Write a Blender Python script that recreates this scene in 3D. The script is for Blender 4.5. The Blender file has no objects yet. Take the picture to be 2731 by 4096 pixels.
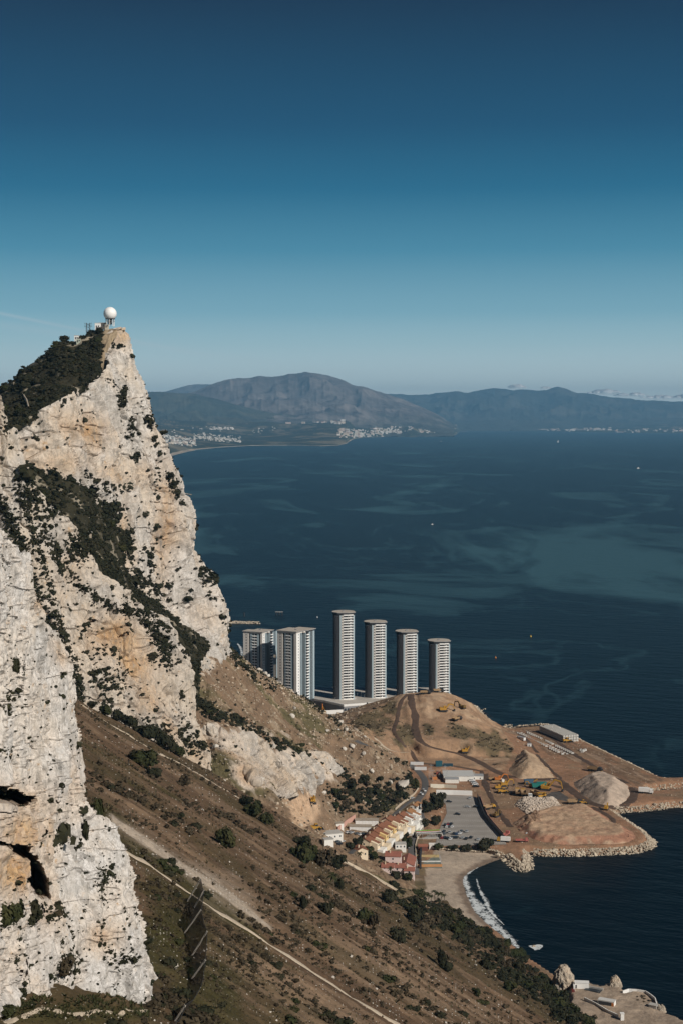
import bpy, bmesh, math, random
import numpy as np
from mathutils import Vector, Matrix, Euler

# ------------------------------------------------------------------ camera, sky, sun, exposure
SC = bpy.context.scene
COL = SC.collection
F, CX, CY, H0 = 6000.0, 1365.5, 2048.0, 330.0
TH = math.atan((2048 - 1680) / F)
CT, ST = math.cos(TH), math.sin(TH)

cam_d = bpy.data.cameras.new('camera')
cam = bpy.data.objects.new('camera', cam_d)
COL.objects.link(cam)
cam.location = (0, 0, H0)
cam.rotation_euler = (math.pi / 2 - TH, 0, 0)
cam_d.sensor_fit = 'VERTICAL'
cam_d.sensor_height = 36.0
cam_d.lens = 36.0 * F / 4096.0
cam_d.clip_start = 1.0
cam_d.clip_end = 250000.0
SC.camera = cam

SUN_EL = math.radians(33)
SUN_H = (0.741, -0.671)
SUN_DIR = Vector((SUN_H[0] * math.cos(SUN_EL), SUN_H[1] * math.cos(SUN_EL), math.sin(SUN_EL)))

world = bpy.data.worlds.new('World')
SC.world = world
world.use_nodes = True
wt = world.node_tree
wt.nodes.clear()
def wn(t, **kw):
    n = wt.nodes.new(t)
    for k, v in kw.items():
        setattr(n, k, v)
    return n
w_out = wn('ShaderNodeOutputWorld')
w_bg = wn('ShaderNodeBackground')
w_sky = wn('ShaderNodeTexSky', sky_type='NISHITA', sun_disc=False)
w_sky.sun_elevation = SUN_EL
w_sky.sun_rotation = math.atan2(SUN_H[0], SUN_H[1])
w_sky.altitude = 300
w_sky.air_density = 1.0
w_sky.dust_density = 0.6
w_sky.ozone_density = 2.5
# tint by elevation: a deep polarised blue overhead, teal lower down, pale grey blue at the horizon
w_tc = wn('ShaderNodeTexCoord')
w_sep = wn('ShaderNodeSeparateXYZ')
w_ramp = wn('ShaderNodeValToRGB')
w_map = wn('ShaderNodeMapRange')
w_map.inputs['From Min'].default_value = -0.02
w_map.inputs['From Max'].default_value = 0.48
wt.links.new(w_tc.outputs['Generated'], w_sep.inputs[0])
wt.links.new(w_sep.outputs['Z'], w_map.inputs['Value'])
wt.links.new(w_map.outputs[0], w_ramp.inputs[0])
SKY = [(0.0, (1.25, 1.32, 1.22)), (0.045, (1.15, 1.25, 1.18)), (0.10, (0.74, 0.90, 0.90)), (0.14, (0.44, 0.65, 0.70)), (0.182, (0.225, 0.455, 0.555)), (0.262, (0.06, 0.25, 0.375)),
       (0.34, (0.006, 0.125, 0.235)), (0.42, (0.0, 0.062, 0.14)), (0.568, (0.0, 0.018, 0.052)), (1.0, (0.0, 0.005, 0.024))]
er = w_ramp.color_ramp
while len(er.elements) < len(SKY):
    er.elements.new(0.5)
for e, (p, c) in zip(er.elements, SKY):
    e.position = p
    e.color = c + (1,)
w_mix = wn('ShaderNodeMixRGB', blend_type='MIX')
w_mix.inputs[0].default_value = 0.94
w_str = wn('ShaderNodeMixRGB', blend_type='MULTIPLY')
w_str.inputs[0].default_value = 1.0
w_str.inputs[2].default_value = (0.05, 0.05, 0.05, 1)
wt.links.new(w_sky.outputs[0], w_str.inputs[1])
wt.links.new(w_str.outputs[0], w_mix.inputs[1])
wt.links.new(w_ramp.outputs[0], w_mix.inputs[2])
# thin contrails and high wisps, drawn in the sky itself
def w_math(op, a, b=None, clamp=False):
    n = wn('ShaderNodeMath', operation=op, use_clamp=clamp)
    for i, v in enumerate((a, b)):
        if v is None:
            continue
        if isinstance(v, (int, float)):
            n.inputs[i].default_value = v
        else:
            wt.links.new(v, n.inputs[i])
    return n.outputs[0]
tx = w_math('DIVIDE', w_sep.outputs['X'], w_sep.outputs['Y'])
tz = w_math('DIVIDE', w_sep.outputs['Z'], w_sep.outputs['Y'])
def w_trail(a0, e0, a1, e1, width, power):
    sl = (e1 - e0) / (a1 - a0)
    line = w_math('ADD', w_math('MULTIPLY', w_math('SUBTRACT', tx, a0), sl), e0)
    d = w_math('ABSOLUTE', w_math('SUBTRACT', tz, line))
    m = w_math('SUBTRACT', 1.0, w_math('DIVIDE', d, width), True)
    fade = w_math('SUBTRACT', 1.0, w_math('DIVIDE', w_math('ABSOLUTE', w_math('SUBTRACT', tx, a0)), abs(a1 - a0)), True)
    m = w_math('MULTIPLY', w_math('MULTIPLY', m, fade), power)
    return w_math('MULTIPLY', m, w_math('GREATER_THAN', w_sep.outputs['Y'], 0.2))
tr = w_trail(-0.24, 0.0735, -0.05, 0.0345, 0.0018, 0.34)
tr2 = w_trail(-0.20, 0.0595, 0.06, 0.0235, 0.004, 0.13)
w_map2 = wn('ShaderNodeMapping')
w_map2.inputs['Scale'].default_value = (3, 3, 40)
w_nz = wn('ShaderNodeTexNoise')
w_nz.inputs['Scale'].default_value = 2.2
w_nz.inputs['Detail'].default_value = 4
wt.links.new(w_tc.outputs['Generated'], w_map2.inputs[0])
wt.links.new(w_map2.outputs[0], w_nz.inputs['Vector'])
wisp = w_math('MULTIPLY', w_math('SUBTRACT', w_nz.outputs[0], 0.50, True), 0.30)
low = w_math('SUBTRACT', 1.0, w_math('DIVIDE', w_math('ABSOLUTE', w_math('SUBTRACT', tz, 0.025)), 0.035), True)
wisp = w_math('MULTIPLY', wisp, low)
allw = w_math('ADD', w_math('ADD', tr, tr2), wisp)
w_mix2 = wn('ShaderNodeMixRGB', blend_type='MIX')
w_mix2.inputs[2].default_value = (0.62, 0.66, 0.68, 1)
wt.links.new(allw, w_mix2.inputs[0])
wt.links.new(w_mix.outputs[0], w_mix2.inputs[1])
wt.links.new(w_mix2.outputs[0], w_bg.inputs['Color'])
w_bg.inputs['Strength'].default_value = 1.0
wt.links.new(w_bg.outputs[0], w_out.inputs['Surface'])

sun_d = bpy.data.lights.new('sun', 'SUN')
sun = bpy.data.objects.new('sun', sun_d)
COL.objects.link(sun)
sun_d.energy = 4.2
sun_d.angle = math.radians(0.53)
sun_d.color = (1.0, 0.93, 0.83)
sun.rotation_euler = SUN_DIR.to_track_quat('Z', 'Y').to_euler()
sun.location = (300, -300, 900)

SC.view_settings.view_transform = 'Standard'
SC.view_settings.look = 'None'
SC.view_settings.exposure = 0.12
SC.view_settings.gamma = 1.0
SC.view_settings.use_curve_mapping = False
SC.render.engine = 'CYCLES'
SC.cycles.use_denoising = True
SC.cycles.max_bounces = 5
SC.cycles.diffuse_bounces = 3
SC.cycles.glossy_bounces = 2
SC.cycles.transparent_max_bounces = 6
SC.cycles.volume_bounces = 0
SC.cycles.caustics_reflective = False
SC.cycles.caustics_refractive = False
SC.cycles.sample_clamp_indirect = 4

# ------------------------------------------------------------------ picture direction <-> place
def ray(px, py):
    u, v = (px - CX) / F, (CY - py) / F
    y = CT + v * ST
    return u / y, (-ST + v * CT) / y
def at(px, py, Y):
    a, b = ray(px, py)
    return (a * Y, Y, H0 + b * Y)
def gz(px, py, z):
    a, b = ray(px, py)
    Y = (z - H0) / b
    return (a * Y, Y, z)
def proj(P):
    P = np.asarray(P, float)
    x, y, z = P[..., 0], P[..., 1], P[..., 2] - H0
    d = y * CT - z * ST
    up = y * ST + z * CT
    return CX + F * x / d, CY - F * up / d

# ------------------------------------------------------------------ noise
_rs = np.random.RandomState(7)
_PT = _rs.permutation(512).astype(np.int64)
_PT = np.concatenate([_PT, _PT, _PT])
_RV = _rs.uniform(-1, 1, 512)
def vnoise(p):
    p = np.asarray(p, float)
    i = np.floor(p).astype(np.int64)
    f = p - i
    f = f * f * f * (f * (f * 6 - 15) + 10)
    i &= 511
    j = (i + 1) & 511
    x0, y0, z0 = i[:, 0], i[:, 1], i[:, 2]
    x1, y1, z1 = j[:, 0], j[:, 1], j[:, 2]
    def h(a, b, c):
        return _RV[_PT[_PT[_PT[a] + b] + c] & 511]
    fx, fy, fz = f[:, 0], f[:, 1], f[:, 2]
    def mx(a, b, t):
        return a + (b - a) * t
    return mx(mx(mx(h(x0, y0, z0), h(x1, y0, z0), fx), mx(h(x0, y1, z0), h(x1, y1, z0), fx), fy),
              mx(mx(h(x0, y0, z1), h(x1, y0, z1), fx), mx(h(x0, y1, z1), h(x1, y1, z1), fx), fy), fz)
def fbm(p, o=4, lac=2.03, g=0.5):
    s, a = 0, 1.0
    q = np.array(p, float)
    for k in range(o):
        s = s + a * vnoise(q + 17.3 * k)
        q = q * lac
        a *= g
    return s
def ridged(p, o=4, lac=2.03, g=0.5):
    s, a = 0, 1.0
    q = np.array(p, float)
    for k in range(o):
        s = s + a * (1 - 2 * np.abs(vnoise(q + 31.7 * k)))
        q = q * lac
        a *= g
    return s
def cellular(p, seed=0):
    """distance to the nearest feature point, difference to the second, and a random value for the cell"""
    p = np.asarray(p, float)
    i = np.floor(p).astype(np.int64)
    best = np.full(len(p), 9.0)
    sec = np.full(len(p), 9.0)
    val = np.zeros(len(p))
    for dx in (-1, 0, 1):
        for dy in (-1, 0, 1):
            for dz in (-1, 0, 1):
                c = (i + np.array((dx, dy, dz)))
                k = c & 511
                h = _PT[_PT[_PT[k[:, 0]] + k[:, 1]] + k[:, 2]] & 511
                q = c + 0.5 + 0.48 * np.stack([_RV[h], _RV[(h * 7 + 13 + seed) & 511], _RV[(h * 13 + 101 + seed) & 511]], 1)
                d = np.sqrt(((p - q) ** 2).sum(1))
                nb = d < best
                sec = np.where(nb, best, np.minimum(sec, d))
                val = np.where(nb, _RV[(h * 5 + 57 + seed) & 511], val)
                best = np.where(nb, d, best)
    return best, sec - best, val
def n2(x, y, s, o=3, z=0.0):
    x = np.asarray(x, float)
    y = np.asarray(y, float)
    return fbm(np.stack([x.ravel() / s, y.ravel() / s, np.full(x.size, z)], 1), o).reshape(x.shape)
def smooth(a, b, x):
    t = np.clip((x - a) / (b - a), 0, 1)
    return t * t * (3 - 2 * t)

def in_poly(x, y, poly):
    x = np.asarray(x)
    y = np.asarray(y)
    r = np.zeros(x.shape, bool)
    n = len(poly)
    for k in range(n):
        x0, y0 = poly[k][:2]
        x1, y1 = poly[(k + 1) % n][:2]
        if y0 == y1:
            continue
        c = ((y0 > y) != (y1 > y)) & (x < (x1 - x0) * (y - y0) / (y1 - y0) + x0)
        r ^= c
    return r
def seg_dist(x, y, pts, closed=False):
    d = np.full(np.shape(x), 1e9)
    n = len(pts)
    for k in range(n if closed else n - 1):
        x0, y0 = pts[k][:2]
        x1, y1 = pts[(k + 1) % n][:2]
        dx, dy = x1 - x0, y1 - y0
        L = dx * dx + dy * dy + 1e-9
        t = np.clip(((x - x0) * dx + (y - y0) * dy) / L, 0, 1)
        d = np.minimum(d, np.hypot(x - x0 - t * dx, y - y0 - t * dy))
    return d
def resample(pts, step):
    pts = [np.array(p, float) for p in pts]
    out = [pts[0]]
    # Catmull-Rom through the points
    for k in range(len(pts) - 1):
        p0 = pts[max(k - 1, 0)]
        p1, p2 = pts[k], pts[k + 1]
        p3 = pts[min(k + 2, len(pts) - 1)]
        n = max(1, int(np.linalg.norm(p2 - p1) / step))
        for i in range(1, n + 1):
            t = i / n
            out.append(0.5 * (2 * p1 + (p2 - p0) * t + (2 * p0 - 5 * p1 + 4 * p2 - p3) * t * t + (3 * p1 - p0 - 3 * p2 + p3) * t ** 3))
    return np.array(out)

# ------------------------------------------------------------------ objects
def tag(o, label=None, cat=None, group=None, kind=None):
    if label: o['label'] = label
    if cat: o['category'] = cat
    if group: o['group'] = group
    if kind: o['kind'] = kind
    return o
def link(name, me, parent=None, loc=None, rot=None, scale=None):
    o = bpy.data.objects.new(name, me)
    COL.objects.link(o)
    if parent is not None:
        o.parent = parent
    if loc is not None: o.location = loc
    if rot is not None: o.rotation_euler = rot
    if scale is not None: o.scale = scale
    return o
def empty(name, loc=(0, 0, 0), rz=0.0, label=None, cat=None, group=None):
    o = bpy.data.objects.new(name, None)
    COL.objects.link(o)
    o.location = loc
    o.rotation_euler = (0, 0, rz)
    o.empty_display_size = 1
    return tag(o, label, cat, group)
def mesh_np(name, V, FA, mats, smooth_sh=False, attrs=None, mi=None):
    V = np.asarray(V, np.float32)
    me = bpy.data.meshes.new(name)
    FA = np.asarray(FA, np.int32)
    k = FA.shape[1]
    me.vertices.add(len(V))
    me.vertices.foreach_set('co', V.ravel())
    me.loops.add(FA.size)
    me.loops.foreach_set('vertex_index', FA.ravel())
    me.polygons.add(len(FA))
    me.polygons.foreach_set('loop_start', np.arange(0, FA.size, k, dtype=np.int32))
    if smooth_sh:
        me.polygons.foreach_set('use_smooth', np.ones(len(FA), bool))
    else:
        me.polygons.foreach_set('use_smooth', np.zeros(len(FA), bool))
    if mi is not None:
        me.polygons.foreach_set('material_index', np.asarray(mi, np.int32))
    for m in (mats if isinstance(mats, (list, tuple)) else [mats]):
        me.materials.append(m)
    for an, av in (attrs or {}).items():
        av = np.asarray(av, np.float32)
        if av.ndim == 1:
            at_ = me.attributes.new(an, 'FLOAT', 'POINT')
            at_.data.foreach_set('value', av)
        else:
            if av.shape[1] == 3:
                av = np.concatenate([av, np.ones((len(av), 1), np.float32)], 1)
            at_ = me.attributes.new(an, 'FLOAT_COLOR', 'POINT')
            at_.data.foreach_set('color', av.ravel())
    me.update(calc_edges=True)
    return me
def grid_faces(nr, nc):
    i = np.arange(nr * nc).reshape(nr, nc)
    return np.stack([i[:-1, :-1], i[:-1, 1:], i[1:, 1:], i[1:, :-1]], -1).reshape(-1, 4)

class MB:
    """collects shapes, builds ONE mesh"""
    def __init__(s):
        s.v, s.f, s.m = [], [], []
    def add(s, vs, fs, mi=0):
        b = len(s.v)
        s.v += [tuple(map(float, p)) for p in vs]
        s.f += [tuple(b + i for i in q) for q in fs]
        s.m += [mi] * len(fs)
        return s
    def box(s, x0, x1, y0, y1, z0, z1, mi=0):
        v = [(x0, y0, z0), (x1, y0, z0), (x1, y1, z0), (x0, y1, z0), (x0, y0, z1), (x1, y0, z1), (x1, y1, z1), (x0, y1, z1)]
        return s.add(v, [(3, 2, 1, 0), (4, 5, 6, 7), (0, 1, 5, 4), (1, 2, 6, 5), (2, 3, 7, 6), (3, 0, 4, 7)], mi)
    def prism(s, poly, z0, z1, mi=0, top=None):
        n = len(poly)
        tp = top or poly
        v = [(p[0], p[1], z0) for p in poly] + [(p[0], p[1], z1) for p in tp]
        fs = [tuple(range(n - 1, -1, -1)), tuple(range(n, 2 * n))] + [(i, (i + 1) % n, n + (i + 1) % n, n + i) for i in range(n)]
        return s.add(v, fs, mi)
    def sideprism(s, prof, y0, y1, mi=0):
        """profile in x,z swept along y"""
        n = len(prof)
        v = [(p[0], y0, p[1]) for p in prof] + [(p[0], y1, p[1]) for p in prof]
        fs = [tuple(range(n)), tuple(range(2 * n - 1, n - 1, -1))] + [(i, n + i, n + (i + 1) % n, (i + 1) % n) for i in range(n)]
        return s.add(v, fs, mi)
    def bar(s, a, b, w, h=None, mi=0):
        h = h or w
        a, b = Vector(a), Vector(b)
        d = (b - a)
        if d.length < 1e-6:
            return s
        d.normalize()
        up = Vector((0, 0, 1)) if abs(d.z) < 0.95 else Vector((0, 1, 0))
        x = d.cross(up).normalized() * (w / 2)
        y = x.cross(d).normalized() * (h / 2)
        v = [a - x - y, a + x - y, a + x + y, a - x + y, b - x - y, b + x - y, b + x + y, b - x + y]
        return s.add(v, [(3, 2, 1, 0), (4, 5, 6, 7), (0, 1, 5, 4), (1, 2, 6, 5), (2, 3, 7, 6), (3, 0, 4, 7)], mi)
    def cyl(s, c, r, h, n=12, axis='z', r2=None, mi=0):
        r2 = r if r2 is None else r2
        v = []
        for k, (rr, t) in enumerate(((r, -h / 2), (r2, h / 2))):
            for i in range(n):
                a = 2 * math.pi * i / n
                p = (rr * math.cos(a), rr * math.sin(a), t)
                if axis == 'y': p = (p[0], p[2], p[1])
                if axis == 'x': p = (p[2], p[0], p[1])
                v.append((c[0] + p[0], c[1] + p[1], c[2] + p[2]))
        fs = [tuple(range(n - 1, -1, -1)), tuple(range(n, 2 * n))] + [(i, (i + 1) % n, n + (i + 1) % n, n + i) for i in range(n)]
        if axis == 'y':
            fs = [tuple(reversed(q)) for q in fs]
        return s.add(v, fs, mi)
    def mesh(s, name, mats, smooth_sh=False):
        me = bpy.data.meshes.new(name)
        me.from_pydata(s.v, [], s.f)
        for m in (mats if isinstance(mats, (list, tuple)) else [mats]):
            me.materials.append(m)
        for p, mi in zip(me.polygons, s.m):
            p.material_index = mi
            p.use_smooth = smooth_sh
        me.update()
        return me
    def build(s, name, mats, parent=None, loc=None, rot=None, smooth_sh=False):
        return link(name, s.mesh(name, mats, smooth_sh), parent, loc, rot)
def copy_tree(o, parent=None):
    c = o.copy()
    COL.objects.link(c)
    c.parent = parent
    for ch in list(o.children):
        copy_tree(ch, c)
    return c

# ------------------------------------------------------------------ materials
class NT:
    def __init__(s, name):
        s.m = bpy.data.materials.new(name)
        s.m.use_nodes = True
        s.t = s.m.node_tree
        s.t.nodes.clear()
        s.out = s.n('ShaderNodeOutputMaterial')
        s.p = s.n('ShaderNodeBsdfPrincipled')
        s.l(s.p.outputs[0], s.out.inputs[0])
        s.pos = s.n('ShaderNodeNewGeometry').outputs['Position']
    def n(s, t, **kw):
        x = s.t.nodes.new(t)
        for k, v in kw.items():
            setattr(x, k, v)
        return x
    def l(s, a, b):
        s.t.links.new(a, b)
    def put(s, sock, v):
        if hasattr(v, 'is_linked') or hasattr(v, 'links'):
            s.l(v, sock)
        elif isinstance(v, (tuple, list)) and len(v) == 3 and sock.type == 'RGBA':
            sock.default_value = tuple(v) + (1,)
        else:
            sock.default_value = v
    def scale(s, vec, sc):
        m = s.n('ShaderNodeMapping')
        s.l(vec, m.inputs[0])
        m.inputs['Scale'].default_value = sc if isinstance(sc, (tuple, list)) else (sc, sc, sc)
        return m.outputs[0]
    def rot(s, vec, r):
        m = s.n('ShaderNodeMapping')
        s.l(vec, m.inputs[0])
        m.inputs['Rotation'].default_value = r
        return m.outputs[0]
    def noise(s, sc, detail=4, rough=0.55, vec=None, dist=0.0):
        x = s.n('ShaderNodeTexNoise')
        s.l(s.scale(vec or s.pos, sc), x.inputs['Vector'])
        x.inputs['Scale'].default_value = 1
        x.inputs['Detail'].default_value = detail
        x.inputs['Roughness'].default_value = rough
        x.inputs['Distortion'].default_value = dist
        return x.outputs[0]
    def voro(s, sc, feature='F1', vec=None, out='Distance'):
        x = s.n('ShaderNodeTexVoronoi', feature=feature)
        s.l(s.scale(vec or s.pos, sc), x.inputs['Vector'])
        x.inputs['Scale'].default_value = 1
        return x.outputs[out]
    def ramp(s, fac, stops):
        x = s.n('ShaderNodeValToRGB')
        e = x.color_ramp
        while len(e.elements) < len(stops):
            e.elements.new(0.5)
        for q, (p, c) in zip(e.elements, stops):
            q.position = p
            q.color = (c, c, c, 1) if isinstance(c, (int, float)) else tuple(c) + (1,)
        s.l(fac, x.inputs[0])
        return x.outputs[0]
    def mix(s, fac, a, b, mode='MIX'):
        x = s.n('ShaderNodeMixRGB', blend_type=mode)
        s.put(x.inputs[0], fac)
        s.put(x.inputs[1], a)
        s.put(x.inputs[2], b)
        return x.outputs[0]
    def math(s, op, a, b=None, clamp=False):
        x = s.n('ShaderNodeMath', operation=op, use_clamp=clamp)
        s.put(x.inputs[0], a)
        if b is not None:
            s.put(x.inputs[1], b)
        return x.outputs[0]
    def attr(s, name, out='Color'):
        x = s.n('ShaderNodeAttribute', attribute_name=name)
        return x.outputs[out]
    def bump(s, h, strength=0.5, dist=1.0):
        x = s.n('ShaderNodeBump')
        x.inputs['Strength'].default_value = strength
        x.inputs['Distance'].default_value = dist
        s.l(h, x.inputs['Height'])
        s.l(x.outputs[0], s.p.inputs['Normal'])
        return x
    def fin(s, col, rough=0.9, spec=0.2, metal=0.0):
        s.put(s.p.inputs['Base Color'], col)
        s.put(s.p.inputs['Roughness'], rough)
        s.p.inputs['Specular IOR Level'].default_value = spec
        s.p.inputs['Metallic'].default_value = metal
        return s.m
MATS = {}
def plain(name, c, rough=0.6, spec=0.3, var=0.12, sc=1.2, metal=0.0):
    """painted or built surface: a colour with worn, uneven tone"""
    if name in MATS:
        return MATS[name]
    t = NT(name)
    a = t.noise(sc, 5, 0.6)
    b = t.noise(sc * 0.12, 3, 0.5)
    k = t.math('ADD', t.math('MULTIPLY', a, 0.6), t.math('MULTIPLY', b, 0.4))
    lo = tuple(x * (1 - var) for x in c)
    hi = tuple(min(1, x * (1 + var)) for x in c)
    col = t.ramp(k, [(0.3, lo), (0.7, hi)])
    MATS[name] = t.fin(col, rough, spec, metal)
    return MATS[name]
def glass_mat(name, c=(0.02, 0.03, 0.04)):
    if name in MATS:
        return MATS[name]
    t = NT(name)
    col = t.ramp(t.noise(0.35, 2), [(0.35, c), (0.65, tuple(x * 1.8 for x in c))])
    MATS[name] = t.fin(col, 0.12, 0.5)
    return MATS[name]

def rock_material(name, k, tint=(1, 1, 1), amt=1.0):
    """weathered limestone: pale grey and white, warm stains, dark lichen, fractures. k: size factor in metres"""
    t = NT(name)
    big = t.noise(0.035 / k, 5, 0.6)
    mid = t.noise(0.16 / k, 6, 0.65, dist=0.4)
    strk = t.noise((0.55 / k, 0.55 / k, 0.06 / k), 5, 0.6)
    fine = t.noise(1.1 / k, 6, 0.7)
    tan = t.attr('tan', 'Fac')
    white = t.mix(t.ramp(t.math('ADD', t.math('MULTIPLY', big, 0.5), t.math('MULTIPLY', mid, 0.5)), [(0.36, 0), (0.56, 1)]), (0.46 * tint[0], 0.43 * tint[1], 0.395 * tint[2]), (0.70 * tint[0], 0.675 * tint[1], 0.65 * tint[2]))
    warm = t.mix(t.ramp(strk, [(0.35, 0), (0.7, 1)]), (0.50, 0.385, 0.265), (0.56, 0.47, 0.375))
    f1 = t.math('MULTIPLY', t.ramp(big, [(0.43, 0), (0.58, 1)]), 0.75 * amt)
    c = t.mix(f1, white, warm)
    orange = t.mix(t.ramp(strk, [(0.3, 0), (0.6, 1)]), (0.33, 0.175, 0.075), (0.50, 0.335, 0.185))
    f2 = t.math('MULTIPLY', tan, t.ramp(t.math('ADD', t.math('MULTIPLY', mid, 0.5), t.math('MULTIPLY', strk, 0.5)), [(0.30, 0.45), (0.50, 1)]))
    c = t.mix(f2, c, orange)
    # small rusty spots
    spot = t.math('MULTIPLY', t.ramp(t.noise(0.33 / k, 3, 0.6), [(0.62, 0), (0.72, 1)]), t.ramp(big, [(0.4, 0.0), (0.6, 0.75)]))
    c = t.mix(spot, c, (0.47, 0.29, 0.14))
    # grey weathering and dark lichen streaks
    grey = t.ramp(t.noise((0.4 / k, 0.4 / k, 0.10 / k), 6, 0.7, dist=0.6), [(0.52, 0), (0.68, 0.75)])
    c = t.mix(grey, c, (0.25, 0.235, 0.215))
    wet = t.ramp(t.noise((0.30 / k, 0.30 / k, 0.022 / k), 5, 0.65, dist=0.3), [(0.56, 0), (0.66, 0.65)])
    c = t.mix(t.math('MULTIPLY', wet, t.ramp(big, [(0.35, 1), (0.6, 0.35)])), c, (0.21, 0.185, 0.155))
    ln = t.noise((0.30 / k, 0.30 / k, 0.16 / k), 7, 0.62, dist=1.1)
    cm = t.ramp(t.math('ABSOLUTE', t.math('SUBTRACT', ln, 0.5)), [(0.0, 1.0), (0.022, 0)])
    ln2 = t.noise((0.13 / k, 0.13 / k, 0.30 / k), 6, 0.6, dist=0.8)
    cm2 = t.ramp(t.math('ABSOLUTE', t.math('SUBTRACT', ln2, 0.5)), [(0.0, 0.8), (0.014, 0)])
    cm = t.math('MAXIMUM', cm, cm2)
    c = t.mix(t.math('MULTIPLY', cm, t.ramp(mid, [(0.38, 0.15), (0.58, 0.8)])), c, (0.15, 0.125, 0.10))
    lich = t.ramp(fine, [(0.64, 0), (0.78, 0.45)])
    c = t.mix(lich, c, (0.13, 0.12, 0.085))
    hgt = t.math('ADD', t.math('MULTIPLY', fine, 0.6), t.math('ADD', t.math('MULTIPLY', mid, 1.6), t.math('MULTIPLY', cm, -0.5)))
    t.bump(hgt, 0.4, 0.4 * k)
    return t.fin(c, 0.93, 0.15)

def ground_material(name, k=1.0, speck=1.0, bump=0.6):
    """soil, gravel and dry grass over the tone in the 'alb' attribute"""
    t = NT(name)
    a = t.attr('alb')
    n1 = t.noise(0.35 / k, 6, 0.68)
    n2_ = t.noise(1.6 / k, 5, 0.7)
    n3 = t.noise(0.07 / k, 4, 0.6)
    v = t.math('ADD', t.math('MULTIPLY', n1, 0.5), t.math('ADD', t.math('MULTIPLY', n2_, 0.35), t.math('MULTIPLY', n3, 0.3)))
    c = t.mix(1.0, a, t.ramp(v, [(0.36, (0.45, 0.45, 0.44)), (0.55, (0.95, 0.95, 0.95)), (0.76, (1.5, 1.47, 1.42))]), 'MULTIPLY')
    st = t.ramp(t.voro(0.8 / k), [(0.10, 1.0), (0.2, 0)])
    sm = t.math('MULTIPLY', st, t.ramp(t.noise(0.12 / k, 4, 0.6), [(0.5, 0), (0.62, 0.55 * speck)]))
    c = t.mix(sm, c, (0.50, 0.46, 0.41))
    dk = t.ramp(t.noise(0.9 / k, 4, 0.6, dist=0.5), [(0.58, 0), (0.70, 0.6 * speck)])
    c = t.mix(dk, c, (0.075, 0.062, 0.036))
    t.bump(t.math('ADD', n2_, t.math('MULTIPLY', n1, 1.5)), bump, 0.7 * k)
    return t.fin(c, 0.95, 0.1)

def leaf_material(name, c1, c2, c3):
    t = NT(name)
    oi = t.n('ShaderNodeObjectInfo').outputs['Random']
    a = t.noise(0.9, 4, 0.6)
    b = t.noise(0.12, 3, 0.6)
    c = t.mix(t.ramp(a, [(0.35, 0), (0.65, 1)]), c1, c2)
    c = t.mix(t.math('MULTIPLY', t.ramp(b, [(0.42, 0), (0.62, 1)]), t.math('ADD', t.math('MULTIPLY', oi, 0.5), 0.3)), c, c3)
    return t.fin(c, 0.85, 0.15)

M_ROCK1 = rock_material('limestone_near', 0.42, (0.92, 0.925, 0.94), 0.55)
M_ROCK2 = rock_material('limestone_mid', 1.3, (0.76, 0.735, 0.705), 0.75)
M_ROCK3 = rock_material('limestone_far', 1.9, (0.90, 0.885, 0.87), 0.75)
M_GND1 = ground_material('slope_soil', 1.1)
M_GND2 = ground_material('lower_ground', 2.0)
M_GND3 = ground_material('worked_earth', 2.4, 0.25, 0.4)
M_LEAF = leaf_material('scrub_leaves', (0.014, 0.016, 0.008), (0.028, 0.030, 0.015), (0.044, 0.038, 0.022))
M_LEAF_G = leaf_material('green_leaves', (0.016, 0.022, 0.008), (0.036, 0.042, 0.016), (0.06, 0.055, 0.022))
M_LEAF_B = leaf_material('dry_scrub_leaves', (0.032, 0.025, 0.015), (0.062, 0.048, 0.029), (0.085, 0.066, 0.042))
M_BARK = plain('bark', (0.11, 0.085, 0.06), 0.9, 0.1, 0.3)
# ------------------------------------------------------------------ near sand slope
PA, PB, PC = 252.7, -0.627, -0.2046
CREST = [(-300, 2500, 800), (100, 2685, 808), (280, 2780, 816), (480, 2890, 835), (600, 2950, 845), (733, 3023, 855), (858, 3095, 862),
         (955, 3156, 860), (1077, 3227, 856), (1190, 3299, 850), (1250, 3345, 846), (1310, 3400, 845), (1392, 3450, 850),
         (1480, 3500, 862), (1560, 3545, 872), (1633, 3583, 882), (1700, 3598, 915)]
_ca = np.array([ray(p[0], p[1])[0] for p in CREST] + [0.075, 0.5])
_cY = np.array([p[2] for p in CREST] + [1050, 1500.0])
_cr = np.array([at(*p)[2] - (PA + PB * at(*p)[0] + PC * p[2]) for p in CREST] + [0, 0.0])
def zA(X, Y, detail=True):
    X = np.asarray(X, float)
    Y = np.asarray(Y, float)
    a = X / Y
    Yc = np.interp(a, _ca, _cY)
    r = np.interp(a, _ca, _cr)
    Ye = np.minimum(Y, Yc)
    z = PA + PB * a * Ye + PC * Ye + r * np.exp(-((Yc - Ye) / 170.0) ** 2)
    d = np.maximum(Y - Yc, 0)
    z = z - 0.62 * d - 0.12 * np.minimum(d, 8)
    z = z + 2.2 * n2(X, Y, 60, 2, 3.1) * smooth(0, 90, Yc - Ye + 25)
    if detail:
        # gullies and terracettes running down the slope, clods
        s = X * 0.31 + Y * 0.95
        t = X * 0.95 - Y * 0.31
        g = fbm(np.stack([s.ravel() / 7.0, t.ravel() / 40.0, np.zeros(s.size)], 1), 4).reshape(s.shape)
        z = z + 0.7 * g + 0.35 * n2(X, Y, 3.0, 3, 9.0)
    return z
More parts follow.
